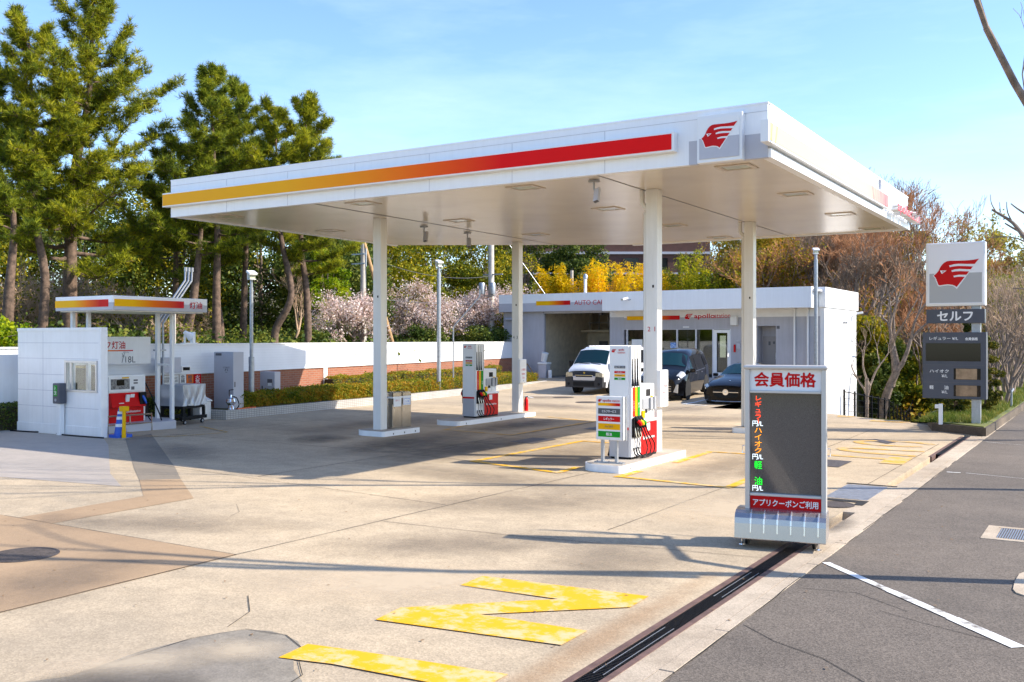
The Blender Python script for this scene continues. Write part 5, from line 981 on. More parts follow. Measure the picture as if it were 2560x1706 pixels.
t = thing('spotlight', 'white cone spotlight on a bracket on top of the wall', 'light', (-23.1, 19.1, 2.18)); b = MB(); b.box(-23.2, -23.0, 18.85, 19.3, 2.17, 2.20); b.cyl((-23.1, 18.92, 2.2), (-23.1, 18.92, 2.42), 0.03, 8); b.box(-23.16, -23.04, 19.16, 19.26, 2.2, 2.52); b.build('bracket', WHITE, t); MB().tube([(-23.1, 18.90, 2.52), (-23.02, 19.10, 2.36)], [0.05, 0.13], 16).build('lamp_shade', WHITE, t, smooth=True)
# ------------------------------------------------------------------ kerosene hut
kw = thing('screen_wall', 'white panelled screen wall with a small sliding window in front of the kerosene hut', 'wall', (-21.7, 14.1, 0))
b = MB(); b.box(-23.42, -21.42, 14.05, 14.20, 0.24, 2.50); b.box(-20.22, -20.14, 14.05, 14.20, 0.24, 2.50); b.box(-21.42, -20.22, 14.05, 14.20, 0.24, 1.06); b.box(-21.42, -20.22, 14.05, 14.20, 1.79, 2.50)
b.build('panel', WHITE, kw)
b = MB(); b.box(-23.44, -20.05, 14.035, 14.21, 0.0, 0.24); b.box(-23.44, -20.05, 14.035, 14.21, 2.50, 2.58); b.box(-20.14, -20.05, 14.03, 14.215, 0.24, 2.50); b.build('frame', WHITE, kw, 0.006)
b = MB()
for z in (0.66, 1.05, 1.44, 1.83, 2.21): b.box(-23.42, -21.42 if 1.06 < z < 1.79 else -20.14, 14.0475, 14.0505, z, z+0.010)
b.box(-22.36, -22.35, 14.047, 14.0502, 0.24, 2.50); b.build('panel_joint', GREYP, kw)
wf = MB(); wf.box(-21.45, -20.20, 14.02, 14.06, 1.74, 1.80); wf.box(-21.45, -20.20, 14.02, 14.06, 1.05, 1.10); wf.box(-21.45, -21.38, 14.02, 14.06, 1.10, 1.74); wf.box(-20.25, -20.20, 14.02, 14.06, 1.10, 1.74); wf.box(-21.28, -21.20, 14.05, 14.09, 1.10, 1.74); w_ = wf.build('window_frame', FRAME, kw, 0.004); MB().box(-21.38, -20.25, 14.08, 14.085, 1.10, 1.74).build('pane', CLEARG, w_)
hut = thing('kerosene_hut', 'open kerosene hut with flat white roof, yellow to red bands and thin posts', 'canopy', (-21.5, 16, 0))
b = MB(); b.box(-22.70, -20.40, 14.60, 17.44, 3.19, 3.36, 0); b.box(-22.70, -20.40, 14.60, 17.44, 3.01, 3.19, 1); b.build('roof', [FASC, GREYP], hut, 0.008); MB().box(-22.62, -20.48, 14.68, 17.36, 2.985, 3.01).build('soffit', CREAM, hut)
MB().box(-22.705, -20.57, 14.593, 14.60, 3.09, 3.265).build('colour_band', BANDS, hut); MB().box(-20.40, -20.393, 14.64, 16.68, 3.10, 3.275).build('colour_band', BANDSY, hut)
text('灯油', 0.17, REDT, hut, (-20.395, 17.06, 3.185), (0, 1, 0), (0, 0, 1), 0.012, width=0.40)
for x, y in ((-22.5, 14.95), (-22.15, 15.15), (-21.72, 16.9), (-21.16, 16.92)): MB().box(x-0.045, x+0.045, y-0.045, y+0.045, 0.19, 3.0).build('post', WHITE, hut, 0.006)
MB().box(-21.67, -21.21, 16.88, 16.94, 1.60, 1.66).build('tie_bar', WHITE, hut)
ps = MB().box(-22.55, -22.5, 14.6, 17.28, 1.64, 2.37).build('back_panel', WHITE, hut); text('セルフ灯油', 0.20, REDT, ps, (-22.499, 15.95, 2.15), (0, 1, 0), (0, 0, 1), 0.012, width=1.05); MB().box(-22.499, -22.497, 15.3, 16.72, 1.985, 2.015).build('colour_band', BANDSY, ps); text('￥', 0.12, GREYT, ps, (-22.499, 16.42, 1.87), (0, 1, 0), (0, 0, 1)); text('/18L', 0.17, GREYT, ps, (-22.499, 16.58, 1.76), (0, 1, 0), (0, 0, 1)); text('(税込み)', 0.05, GREYT, ps, (-22.499, 16.5, 1.95), (0, 1, 0), (0, 0, 1))
il = [(-20.95, 14.45), (-20.62, 16.62), (-21.6, 17.15), (-22.4, 17.1), (-22.4, 14.45)]
t = tag(MB().prism(il, (0, 0, -0.02), (1, 0, 0), (0, 1, 0), 0.22).build('kerb_island', GREYP, None, 0.012), 'raised grey island under the kerosene hut', 'island')
kd = thing('kerosene_dispenser', 'kerosene dispenser with white display head over a red cabinet', 'fuel pump', (-21.5, 15.6, 0.2))
b = MB(); b.box(-21.75, -21.32, 15.05, 16.22, 0.20, 1.40); b.build('frame', WHITE, kd, 0.02)
MB().box(-21.33, -21.29, 15.12, 16.15, 0.97, 1.36).build('display_head', PUMPW, kd, 0.01); b = MB(); b.box(-21.292, -21.284, 15.18, 15.72, 1.04, 1.30); b.build('screen', mat('terminal_grey', (0.22, 0.22, 0.22), 0.3, col2=(0.07, 0.07, 0.08), vscale=16, contrast=(0.45, 0.55)), kd)
MB().box(-21.287, -21.279, 15.34, 15.56, 1.14, 1.28).build('screen_glass', SCR2, kd); MB().box(-21.291, -21.283, 15.50, 15.70, 1.31, 1.345).build('yellow_label', YEL, kd)
b = MB(); b.box(-21.291, -21.284, 15.84, 15.96, 1.235, 1.275); b.box(-21.291, -21.284, 15.84, 15.96, 1.165, 1.205); b.box(-21.291, -21.284, 15.77, 15.86, 1.02, 1.10); b.build('readout', GREYT, kd)
MB().prism([(0, 0), (0.02, 0), (0.16, 0.02), (0.06, 0.38), (0, 0.38)], (-21.33, 16.14, 0.57), (1, 0, 0), (0, 0, 1), 1.0).build('slanted_cover', RED, kd, 0.008); MB().box(-21.74, -21.29, 15.14, 16.14, 0.20, 0.58).build('cabinet', RED, kd)
text('apollostation', 0.075, WHITE2, kd, (-21.288, 15.83, 0.46), (0, 1, 0), (0, 0, 1), 0.012, width=0.42)
MB().box(-21.25, -21.17, 15.95, 16.14, 0.64, 0.95).build('nozzle_holder', BLKP, kd, 0.01); MB().tube([(-21.18, 16.03, 0.86), (-21.14, 16.06, 0.76), (-21.13, 16.10, 0.66)], [0.03, 0.035, 0.02], 10).build('nozzle', BLUEC, kd, smooth=True)
MB().tube(smooth_pts([(-21.13, 16.10, 0.66), (-21.10, 16.12, 0.35), (-21.0, 16.28, 0.10), (-20.95, 16.42, 0.10), (-21.05, 16.45, 0.35), (-21.3, 16.33, 0.95), (-21.45, 16.24, 1.30)]), 0.016, 8).build('hose', BLACK, kd, smooth=True)
b = MB(); b.obox((-21.21, 15.60, 0.80), (0.02, 0, -0.005), (0, 0.05, 0), (0.025, 0, 0.10)); b.obox((-21.205, 15.42, 0.66), (0.003, 0, 0.0), (0, 0.07, 0), (0.012, 0, 0.045)); b.obox((-21.23, 15.76, 0.86), (0.003, 0, 0.0), (0, 0.06, 0), (0.012, 0, 0.05)); b.build('notice', PAPER, kd)
t = thing('guard_rail', 'low steel hoop rail in front of the kerosene dispenser', 'rail', (-20.8, 15.4, 0)); b = MB()
b.tube([(-20.80, 14.75, 0.0), (-20.80, 14.75, 0.42), (-20.72, 15.95, 0.42), (-20.72, 15.95, 0.0)], 0.02, 8); b.tube([(-20.77, 15.35, 0.42), (-20.77, 15.35, 0.2)], 0.016, 8); b.tube([(-20.80, 14.75, 0.2), (-20.72, 15.95, 0.2)], 0.014, 8); b.build('tube', STEEL, t, smooth=True)
t = thing('vent_pipes', 'three grey tank vent pipes rising by the hut and bending up above its roof', 'pipe', (-22.5, 17.7, 0.2))
for i in range(3):
    y = 17.50+i*0.115; MB().tube([(-22.55, y, 0.25), (-22.55, y, 2.75), (-22.55, y+0.98, 3.98), (-22.55, y+1.0, 4.32)], 0.029, 10).build('pipe', GALV, t, smooth=True); MB().cyl((-22.55, y+1.0, 4.24), (-22.55, y+1.0, 4.36), 0.043, 12).build('cap', GALV, t, smooth=True)
MB().box(-22.60, -22.50, 17.44, 17.80, 1.98, 2.02).build('clamp', GALV, t)
t = thing('intercom_post', 'dark blue call box on a short white post in front of the screen wall', 'intercom', (-21.5, 13.95, 0)); MB().box(-21.58, -21.43, 13.90, 14.02, 0.0, 0.76).build('post', WHITE, t, 0.01); MB().box(-21.64, -21.37, 13.84, 14.03, 0.76, 1.25).build('call_box', DGREY, t, 0.02); b = MB(); b.box(-21.58, -21.45, 13.832, 13.84, 0.94, 1.20); b.build('label_plate', GRN, t); text('SSへ\nご連絡', 0.2, PAPER, t, (-21.515, 13.831, 1.07), (1, 0, 0), (0, 0, 1), width=0.10); MB().lathe([(0.001, -0.012), (0.035, -0.012), (0.035, 0.0), (0.001, 0.0)], (-21.51, 13.84, 0.85), 14, axis='y').build('button', MGREY, t)
t = tag(MB().tube(smooth_pts([(-23.5, 13.9, 0.02), (-22.6, 14.0, 0.02), (-22.3, 14.3, 0.025), (-21.6, 13.98, 0.02), (-20.6, 13.95, 0.02), (-19.9, 14.0, 0.02)]), 0.018, 8).build('cable', BLACK, smooth=True), 'black cable lying along the foot of the screen wall', 'cable')
t = thing('traffic_cone', 'blue traffic cone with white stripes at the end of the screen wall', 'cone', (-20.1, 14.55, 0)); cx, cy = -19.86, 14.42
MB().prism([(-0.20, -0.17), (-0.17, -0.20), (0.17, -0.20), (0.20, -0.17), (0.20, 0.17), (0.17, 0.20), (-0.17, 0.20), (-0.20, 0.17)], (cx, cy, 0), (1, 0, 0), (0, 1, 0), 0.07).build('base', BLUEC, t, 0.015); MB().lathe([(0.15, 0.06), (0.14, 0.10), (0.10, 0.35), (0.06, 0.62), (0.035, 0.70), (0.02, 0.71)], (cx, cy, 0), 24).build('body', BLUEC, t, smooth=True)
for z0, z1 in ((0.25, 0.32), (0.42, 0.49), (0.55, 0.61)):
    r_ = lambda z: 0.14-(z-0.10)*0.152+0.003
    MB().lathe([(r_(z0), z0), (r_(z1), z1), (r_(z1)-0.004, z1), (r_(z0)-0.004, z0)], (cx, cy, 0), 24).build('white_stripe', WHITE, t, smooth=True)
t = thing('guard_post', 'yellow steel guard post with square head beside the blue cone', 'bollard', (-19.6, 14.32, 0)); b = MB(); b.cyl((-19.6, 14.32, 0), (-19.62, 14.34, 0.68), 0.042, 14); b.cyl((-19.6, 14.32, 0), (-19.606, 14.326, 0.2), 0.05, 14); b.build('post', YEL, t, smooth=True); MB().box(-19.70, -19.54, 14.26, 14.42, 0.62, 0.74).build('head', YEL, t, 0.01); MB().box(-19.68, -19.50, 14.22, 14.40, 0.0, 0.012).build('foot_plate', GALV, t)
ct = thing('covered_cart', 'black wheeled cart under a silver grey cover beside the kerosene hut', 'cart', (-21.4, 18.2, 0)); a_ = R(28); cu = Vector((-math.sin(R(12)), math.cos(R(12)), 0)); cv = Vector((-cu.y, cu.x, 0)); c0 = Vector((-21.25, 17.35, 0))
# cloth: box skin with folds sagging between the corners
vs = []; fs = []; W_, D_, z0_, z1_ = 0.95, 0.75, 0.50, 1.07; nu, nz = 28, 18; rr = random.Random(2)
loop = [(u, 0.0) for u in np.linspace(0, W_, nu)]+[(W_, v) for v in np.linspace(0, D_, 12)[1:]]+[(u, D_) for u in np.linspace(W_, 0, nu)[1:]]+[(0.0, v) for v in np.linspace(D_, 0, 12)[1:-1]]
for j in range(nz+1):
    f_ = j/nz; z = z1_-(z1_-z0_)*f_
    for u, v in loop:
        s = u/W_; fold = 0.022*math.sin(3.2*math.pi*abs(s-0.55)*2+f_*5.0)*f_+0.014*math.sin(23*s+6*f_*f_)*f_; q = c0+cu*u+cv*v; n_ = -cv if v == 0 else (cv if v == D_ else (cu if u == W_ else -cu)); q = q+n_*(fold+0.01*f_); vs.append((q.x, q.y, z+(0.012*math.sin(9*s) if j == nz else 0)))
nl = len(loop)
for j in range(nz):
    for i in range(nl): fs.append((j*nl+i, j*nl+(i+1) % nl, (j+1)*nl+(i+1) % nl, (j+1)*nl+i))
fs.append(tuple(range(nl)))
m_ = MB(); m_.add(vs, fs); m_.build('cover', TARP, ct, smooth=True)
b = MB(); Zv = Vector((0, 0, 1))
b.obox(c0+cu*W_/2+cv*D_/2+Zv*0.46, cu*W_*0.49, cv*D_*0.48, Zv*0.035)
for u in (0.04, W_-0.04):
    for v in (0.04, D_-0.04): b.obox(c0+cu*u+cv*v+Zv*0.32, cu*0.035, cv*0.035, Zv*0.13)
b.obox(c0+cu*W_/2+cv*0.04+Zv*0.175, cu*W_*0.55, cv*0.05, Zv*0.045); b.obox(c0+cu*W_/2+cv*(D_-0.04)+Zv*0.175, cu*W_*0.55, cv*0.05, Zv*0.045); b.obox(c0+cu*W_*0.45+cv*0.1+Zv*0.33, cu*0.05, cv*0.05, Zv*0.12); b.build('chassis', BLKP, ct, 0.006)
for u in (0.12, W_-0.1):
    for v in (0.04, D_-0.04):
        q = c0+cu*u+cv*v+Zv*0.062; wq = MB(); wq.tube([q-cv*0.02, q+cv*0.02], 0.062, 18); wo = wq.build('castor', TYRE, ct); MB().tube([q-cv*0.024, q+cv*0.024], 0.036, 14).build('hub', GALV, wo)
# ------------------------------------------------------------------ utility poles
def upole(label, base, topz, r0, r1, lean=0.0):
    t = thing('utility_pole', label, 'utility pole', base); MB().tube([base, (base[0]+lean, base[1], topz)], [r0, r1], 14).build('pole', POLEC, t, smooth=True); return t
t = upole('concrete utility pole with cross arms and a slanting brace behind the cherry trees', (-30.4, 35.3, 0.9), 7.9, 0.16, 0.12); b = MB()
for z in (5.9, 6.35): b.box(-31.0, -30.2, 35.15, 35.22, z-0.03, z+0.03)
b.box(-30.15, -30.1, 35.15, 35.2, 5.75, 6.6); b.build('cross_arm', GALV, t); MB().tube([(-30.35, 35.3, 6.9), (-28.9, 36.2, 0.9)], 0.09, 10).build('brace', WOOD, t)
t = upole('concrete utility pole with two round grey transformers left of the garage', (-30.2, 46.1, 0.5), 9.5, 0.19, 0.15)
for k in (-0.48, 0.12):
    b = MB(); b.lathe([(0.001, 0), (0.17, 0), (0.185, 0.05), (0.185, 0.60), (0.16, 0.66), (0.08, 0.68), (0.001, 0.68)], (-30.2+0.848*k+0.1, 46.1+0.53*k-0.25, 4.84), 18); b.build('transformer', GALV, t, smooth=True)
b = MB(); b.box(-30.7, -29.4, 46.0, 46.08, 5.95, 6.02); b.box(-30.8, -29.8, 45.85, 45.95, 4.74, 4.80); b.build('cross_arm', GALV, t); b = MB(); b.tube([(-30.1, 46.1, 9.0), (-27.6, 48.0, 4.7)], 0.018, 6); b.build('stay_wire', GALV, t)
t = upole('short brown utility pole seen behind the garage roof', (-31.5, 58.1, 1.0), 7.0, 0.12, 0.11)
t = upole('thin dark pole behind the kerosene hut vent pipes', (-24.0, 19.3, 1.2), 3.35, 0.025, 0.025)
def wire(p, q, sag, label):
    pts = [(p[0]+(q[0]-p[0])*s, p[1]+(q[1]-p[1])*s, p[2]+(q[2]-p[2])*s-sag*4*s*(1-s)) for s in np.linspace(0, 1, 22)]; tag(MB().tube(pts, 0.012, 5).build('overhead_wire', GREYT, smooth=True), label, 'wire')
wire((-30.4, 35.2, 6.35), (-30.2, 46.0, 5.9), 0.5, 'overhead wire strung between the two concrete utility poles, upper one')
wire((-30.4, 35.2, 4.3), (-30.2, 46.0, 4.4), 0.15, 'lower overhead wire strung between the two concrete utility poles')
# ------------------------------------------------------------------ vehicles (nose towards -Y at y = 0, centred on x = 0)
class Loft:
    """body skin from cross sections: stations along y, each a list of (half width, z) from sill to roof centre"""
    def __init__(s, st): s.st = st; s.n = len(st[0][1])
    def p(s, i, j, sg=1): y, r = s.st[i][0], s.st[i][1]; w, z = r[j][0], r[j][1]; dy = r[j][2] if len(r[j]) > 2 else 0; return (sg*w, y+dy, z)
    def body(s, name, m, par, mats=None, pick=None):
        b = MB()
        for sg in (1, -1):
            for i in range(len(s.st)-1):
                for j in range(s.n-1):
                    q = [s.p(i, j, sg), s.p(i+1, j, sg), s.p(i+1, j+1, sg), s.p(i, j+1, sg)]
                    if sg < 0: q = q[::-1]
                    b.add(q, [(0, 1, 2, 3)], pick(i, j) if pick else 0)
        for e in (0, len(s.st)-1):
            ring = [s.p(e, j, 1) for j in range(s.n)]+[s.p(e, j, -1) for j in reversed(range(s.n-1))]
            b.add(ring, [tuple(range(len(ring)))], pick(e if e == 0 else e-1, 0) if pick else 0)
        o = b.build(name, mats or m, par)
        bm = bmesh.new(); bm.from_mesh(o.data); bmesh.ops.remove_doubles(bm, verts=bm.verts, dist=0.0005); bmesh.ops.recalc_face_normals(bm, faces=bm.faces); bm.to_mesh(o.data); bm.free()
        o.data.polygons.foreach_set('use_smooth', [True]*len(o.data.polygons)); o.data.set_sharp_from_angle(angle=R(42))
        return o
    def patch(s, name, m, par, i0, i1, j0, j1, sides=(1, -1), mg=(0.06, 0.06, 0.08, 0.08), off=0.006, cross=False):
        """panel laid on the skin between stations i0..i1 and ring points j0..j1, pulled in by the margins"""
        b = MB(); k = 6
        def S(u, v, sg):
            ii = i0+(i1-i0)*u; a = min(int(ii), i1-1); fu = ii-a; jj = j0+(j1-j0)*v; c = min(int(jj), j1-1); fv = jj-c
            P = [Vector(s.p(a, c, sg)), Vector(s.p(a+1, c, sg)), Vector(s.p(a, c+1, sg)), Vector(s.p(a+1, c+1, sg))]
            return (P[0]*(1-fu)+P[1]*fu)*(1-fv)+(P[2]*(1-fu)+P[3]*fu)*fv
        for sg in sides:
            gr = []
            for a in range(k+1):
                row = []
                for c in range(k+1):
                    u = mg[0]+(1-mg[0]-mg[1])*a/k; v = mg[2]+(1-mg[2]-mg[3])*c/k; q = S(u, v, sg); e = 0.02
                    du = S(min(1, u+e), v, sg)-S(max(0, u-e), v, sg); dv = S(u, min(1, v+e), sg)-S(u, max(0, v-e), sg); n = du.cross(dv)
                    if n.length < 1e-9: n = Vector((0, -1, 0.5))
                    n.normalize()
                    if sg < 0: n = -n
                    if cross: n = Vector((0, -0.7, 0.7))
                    row.append(q+n*off)
                gr.append(row)
            vs = [p for r in gr for p in r]
            fcs = [(a*(k+1)+c, (a+1)*(k+1)+c, (a+1)*(k+1)+c+1, a*(k+1)+c+1) for a in range(k) for c in range(k)]
            b.add(vs, fcs if sg > 0 else [f[::-1] for f in fcs])
        o = b.build(name, m, par, fix=False, smooth=True); bm = bmesh.new(); bm.from_mesh(o.data); bmesh.ops.remove_doubles(bm, verts=bm.verts, dist=0.0005); bm.to_mesh(o.data); bm.free()
        return o
def wheel(par, x, y, r, w, rimm, spokes=10, zc=None):
    sg = 1 if x > 0 else -1; zc = r if zc is None else zc
    t = MB().lathe([(r*0.62, -w/2), (r*0.93, -w/2), (r, -w*0.36), (r, w*0.36), (r*0.93, w/2), (r*0.62, w/2)], (x, y, zc), 28, axis='x').build('wheel', TYRE, par, smooth=True)
    b = MB(); b.lathe([(r*0.66, 0.0), (r*0.66, sg*w*0.50), (r*0.61, sg*w*0.51), (r*0.60, sg*w*0.30)], (x, y, zc), 28, axis='x')
    for k in range(spokes):
        a = 2*math.pi*k/spokes; d = Vector((0, math.cos(a), math.sin(a))); b.obox(Vector((x+sg*w*0.46, y, zc))+d*r*0.34, d*r*0.29, d.cross(Vector((1, 0, 0)))*r*0.05, Vector((sg*w*0.04, 0, 0)))
    b.lathe([(0.001, sg*w*0.5), (r*0.12, sg*w*0.5), (r*0.14, sg*w*0.40), (0.001, sg*w*0.4)], (x, y, zc), 16, axis='x'); b.build('rim', rimm, t, smooth=False)
    MB().lathe([(0.001, sg*w*0.25), (r*0.60, sg*w*0.25), (r*0.60, sg*w*0.2), (0.001, sg*w*0.2)], (x, y, zc), 20, axis='x').build('brake', DARKM, t)
    return t
def arch(par, x, y, r, sg):
    return MB().lathe([(0.001, 0), (r, 0), (r, 0.02), (0.001, 0.02)], (x+(0 if sg > 0 else -0.02), y, r*0.86), 24, axis='x').build('wheel_arch', DARKM, par)
# --- white van
van = thing('white_van', 'white cargo van with grey bumper parked nose out in front of the open garage', 'van')
S = lambda y, *r: (y, list(r))
L = Loft([S(0.02, (0.74, 0.28), (0.78, 0.50), (0.78, 0.78), (0.74, 0.90), (0.45, 0.95), (0, 0.96)),
          S(0.12, (0.80, 0.26), (0.835, 0.50), (0.84, 0.84), (0.79, 0.99), (0.5, 1.06), (0, 1.08)),
          S(0.34, (0.82, 0.26), (0.845, 0.5), (0.845, 0.90), (0.80, 1.10), (0.5, 1.17), (0, 1.19)),
          S(0.50, (0.82, 0.26), (0.845, 0.5), (0.845, 0.95), (0.80, 1.18), (0.5, 1.24), (0, 1.26)),
          S(1.02, (0.82, 0.26), (0.845, 0.5), (0.845, 1.12), (0.70, 1.80), (0.45, 1.84), (0, 1.86)),
          S(1.30, (0.82, 0.26), (0.845, 0.5), (0.845, 1.14), (0.70, 1.85), (0.58, 1.93), (0, 1.95)),
          S(2.3, (0.82, 0.26), (0.845, 0.5), (0.845, 1.15), (0.70, 1.88), (0.60, 1.96), (0, 1.98)),
          S(4.45, (0.82, 0.30), (0.845, 0.5), (0.845, 1.15), (0.70, 1.86), (0.60, 1.94), (0, 1.96)),
          S(4.69, (0.80, 0.34), (0.82, 0.5), (0.82, 1.15), (0.66, 1.78), (0.5, 1.84), (0, 1.86))])
body = L.body('body', None, van, [CARW, CARD], lambda i, j: 1 if (i < 2 and j < 1) else 0)
L.patch('windshield', CARGL, van, 3, 4, 3, 5, mg=(0.04, 0.06, 0.04, 0.0), off=0.008); MB().box(-0.6, 0.6, 1.06, 1.08, 1.3, 1.7).build('cabin_dark', DARKM, van)
L.patch('front_side_window', SCR2, van, 4, 6, 2, 3, mg=(0.02, 0.25, 0.10, 0.10)); L.patch('rear_side_window', SCR2, van, 6, 7, 2, 3, mg=(0.03, 0.06, 0.10, 0.10))
b = MB()
for x in np.linspace(-0.5, 0.5, 8): b.box(x-0.012, x+0.012, 1.4, 4.5, 1.955, 1.99)
b.build('roof_rib', CARW, van)
b = MB(); b.prism([(-0.86, 0.27), (0.86, 0.27), (0.86, 0.70), (0.56, 0.72), (0.50, 0.55), (-0.50, 0.55), (-0.56, 0.72), (-0.86, 0.70)], (0, -0.06, 0), (1, 0, 0), (0, 0, 1), -0.16); b.build('bumper', CARD, van, 0.03)
MB().box(-0.48, 0.48, -0.075, -0.05, 0.33, 0.50).build('lower_grille', DARKM, van); MB().box(-0.52, 0.52, -0.03, 0.04, 0.55, 0.74).build('front_panel', CARS, van, 0.02)
b = MB(); b.box(-0.40, 0.40, -0.025, 0.01, 0.80, 0.83); b.box(-0.38, 0.38, -0.035, 0.01, 0.70, 0.745); b.build('grille', DARKM, van); MB().box(-0.42, 0.42, -0.03, 0.0, 0.755, 0.79).build('grille_bar', CHROME, van, 0.006)
MB().lathe([(0.001, -0.03), (0.045, -0.03), (0.05, 0.0), (0.001, 0.0)], (0, 0.03, 0.87), 18, axis='y').build('badge', CHROME, van)
for sg in (1, -1):
    MB().prism([(sg*0.52, 0.70), (sg*0.84, 0.70), (sg*0.845, 0.86), (sg*0.78, 0.90), (sg*0.55, 0.875)], (0, -0.03, 0), (1, 0, 0), (0, 0, 1), -0.16).build('headlight', LAMPG, van, 0.015)
    MB().lathe([(0.001, -0.01), (0.05, -0.01), (0.06, 0), (0.001, 0)], (sg*0.70, -0.065, 0.42), 16, axis='y').build('fog_lamp', DARKM, van)
    b = MB(); b.obox((sg*0.99, 0.72, 1.22), (0.085, 0, 0), (0, 0.05, 0), (0, 0, 0.13)); b.tube([(sg*0.84, 0.80, 1.08), (sg*0.95, 0.74, 1.10)], 0.02, 8); b.build('mirror', BLKP, van, 0.03)
    for y in (0.92, 3.49): arch(van, sg*0.835, y, 0.40, sg); wheel(van, sg*0.745, y, 0.32, 0.19, RIM, 8)
b = MB(); b.tube([(0.80, 0.42, 1.0), (0.92, 0.36, 1.02), (0.92, 0.36, 1.12)], 0.012, 8); b.build('under_mirror', CHROME, van)
b = MB(); b.tube([(-0.55, 0.50, 1.27), (0.05, 0.42, 1.24)], 0.012, 6); b.tube([(0.05, 0.50, 1.27), (0.55, 0.42, 1.22)], 0.012, 6); b.build('wiper', BLKP, van)
van.location = (-19.55+0.86, 35.55, ramp(36.5)); van.rotation_euler = (0, 0, 0)
# --- black minivan
mv = thing('black_minivan', 'black minivan with chrome grille bars parked before the shop window', 'car')
L = Loft([S(0.0, (0.60, 0.20), (0.68, 0.45), (0.62, 0.72), (0.55, 0.80), (0.3, 0.83), (0, 0.84)),
          S(0.22, (0.80, 0.18), (0.84, 0.45), (0.82, 0.80), (0.72, 0.90), (0.4, 0.94), (0, 0.95)),
          S(0.75, (0.84, 0.17), (0.88, 0.45), (0.87, 0.90), (0.78, 1.04), (0.4, 1.09), (0, 1.10)),
          S(1.15, (0.84, 0.17), (0.885, 0.45), (0.88, 0.95), (0.76, 1.18), (0.4, 1.24), (0, 1.25)),
          S(1.85, (0.84, 0.17), (0.885, 0.45), (0.88, 0.98), (0.68, 1.60), (0.45, 1.71), (0, 1.74)),
          S(2.3, (0.84, 0.17), (0.885, 0.45), (0.88, 1.0), (0.68, 1.66), (0.52, 1.79), (0, 1.82)),
          S(3.6, (0.84, 0.17), (0.885, 0.45), (0.88, 1.02), (0.67, 1.66), (0.52, 1.80), (0, 1.835)),
          S(4.4, (0.82, 0.22), (0.86, 0.5), (0.84, 1.05), (0.62, 1.60), (0.48, 1.72), (0, 1.76)),
          S(4.71, (0.72, 0.35), (0.76, 0.6), (0.74, 1.05), (0.50, 1.45), (0.35, 1.52), (0, 1.54))])
L.body('body', CARB, mv)
L.patch('windshield', CARGL, mv, 3, 4, 3, 5, mg=(0.05, 0.05, 0.05, 0.0), off=0.008); L.patch('quarter_window', CARGL, mv, 3, 4, 2, 3, mg=(0.35, 0.05, 0.18, 0.25)); L.patch('front_side_window', SCR2, mv, 4, 5, 2, 3, mg=(0.08, 0.0, 0.08, 0.08)); L.patch('rear_side_window', SCR2, mv, 5, 6, 2, 3, mg=(0.05, 0.04, 0.08, 0.08)); L.patch('back_side_window', SCR2, mv, 6, 7, 2, 3, mg=(0.08, 0.20, 0.14, 0.14))
b = MB(); 
for z in (0.36, 0.45, 0.54): b.box(-0.50, 0.50, -0.035, 0.02, z, z+0.022)
b.build('grille_bar', CHROME, mv, 0.004); MB().prism([(-0.58, 0.30), (0.58, 0.30), (0.50, 0.62), (-0.50, 0.62)], (0, 0.0, 0), (1, 0, 0), (0, 0, 1), 0.012).build('lower_grille', DARKM, mv); MB().tube(smooth_pts([(-0.60, 0.10, 0.80), (-0.3, -0.01, 0.735), (0, -0.03, 0.725), (0.3, -0.01, 0.735), (0.60, 0.10, 0.80)]), 0.022, 8).build('chrome_strip', CHROME, mv, smooth=True)
L.patch('headlight', LAMPG, mv, 1, 2, 2, 4, mg=(-0.3, 0.0, 0.08, 0.35), off=0.012)
for sg in (1, -1):
    MB().prism([(sg*0.58, 0.34), (sg*0.74, 0.30), (sg*0.76, 0.62), (sg*0.70, 0.62)], (0, 0.03, 0), (1, 0, 0), (0, 0, 1), 0.05).build('fog_lamp', FRAME, mv, 0.01)
    b = MB(); b.obox((sg*0.99, 1.32, 1.06), (0.10, 0, 0), (0, 0.06, 0), (0, 0, 0.07)); b.tube([(sg*0.86, 1.40, 1.0), (sg*0.95, 1.34, 1.03)], 0.022, 8); b.build('mirror', CARB, mv, 0.03)
    for y in (1.75, 2.65): MB().obox((sg*0.892, y+0.45, 0.90), (0.012, 0, 0), (0, 0.09, 0), (0, 0, 0.014)).build('door_handle', CHROME, mv, 0.004)
    MB().obox((sg*0.875, 2.75, 0.995), (0.006, 0, 0), (0, 0.95, 0.02), (0, 0, 0.011)).build('belt_trim', CHROME, mv)
    for y in (0.98, 3.83): arch(mv, sg*0.868, y, 0.40, sg); wheel(mv, sg*0.775, y, 0.335, 0.20, RIM, 10)
MB().tube([(0.2, 2.0, 1.79), (0.2, 2.35, 1.86)], 0.006, 6).build('antenna', CHROME, mv)
mv.rotation_euler = (R(2.2), 0, R(7)); mv.location = (-14.55, 33.62, 0.0)
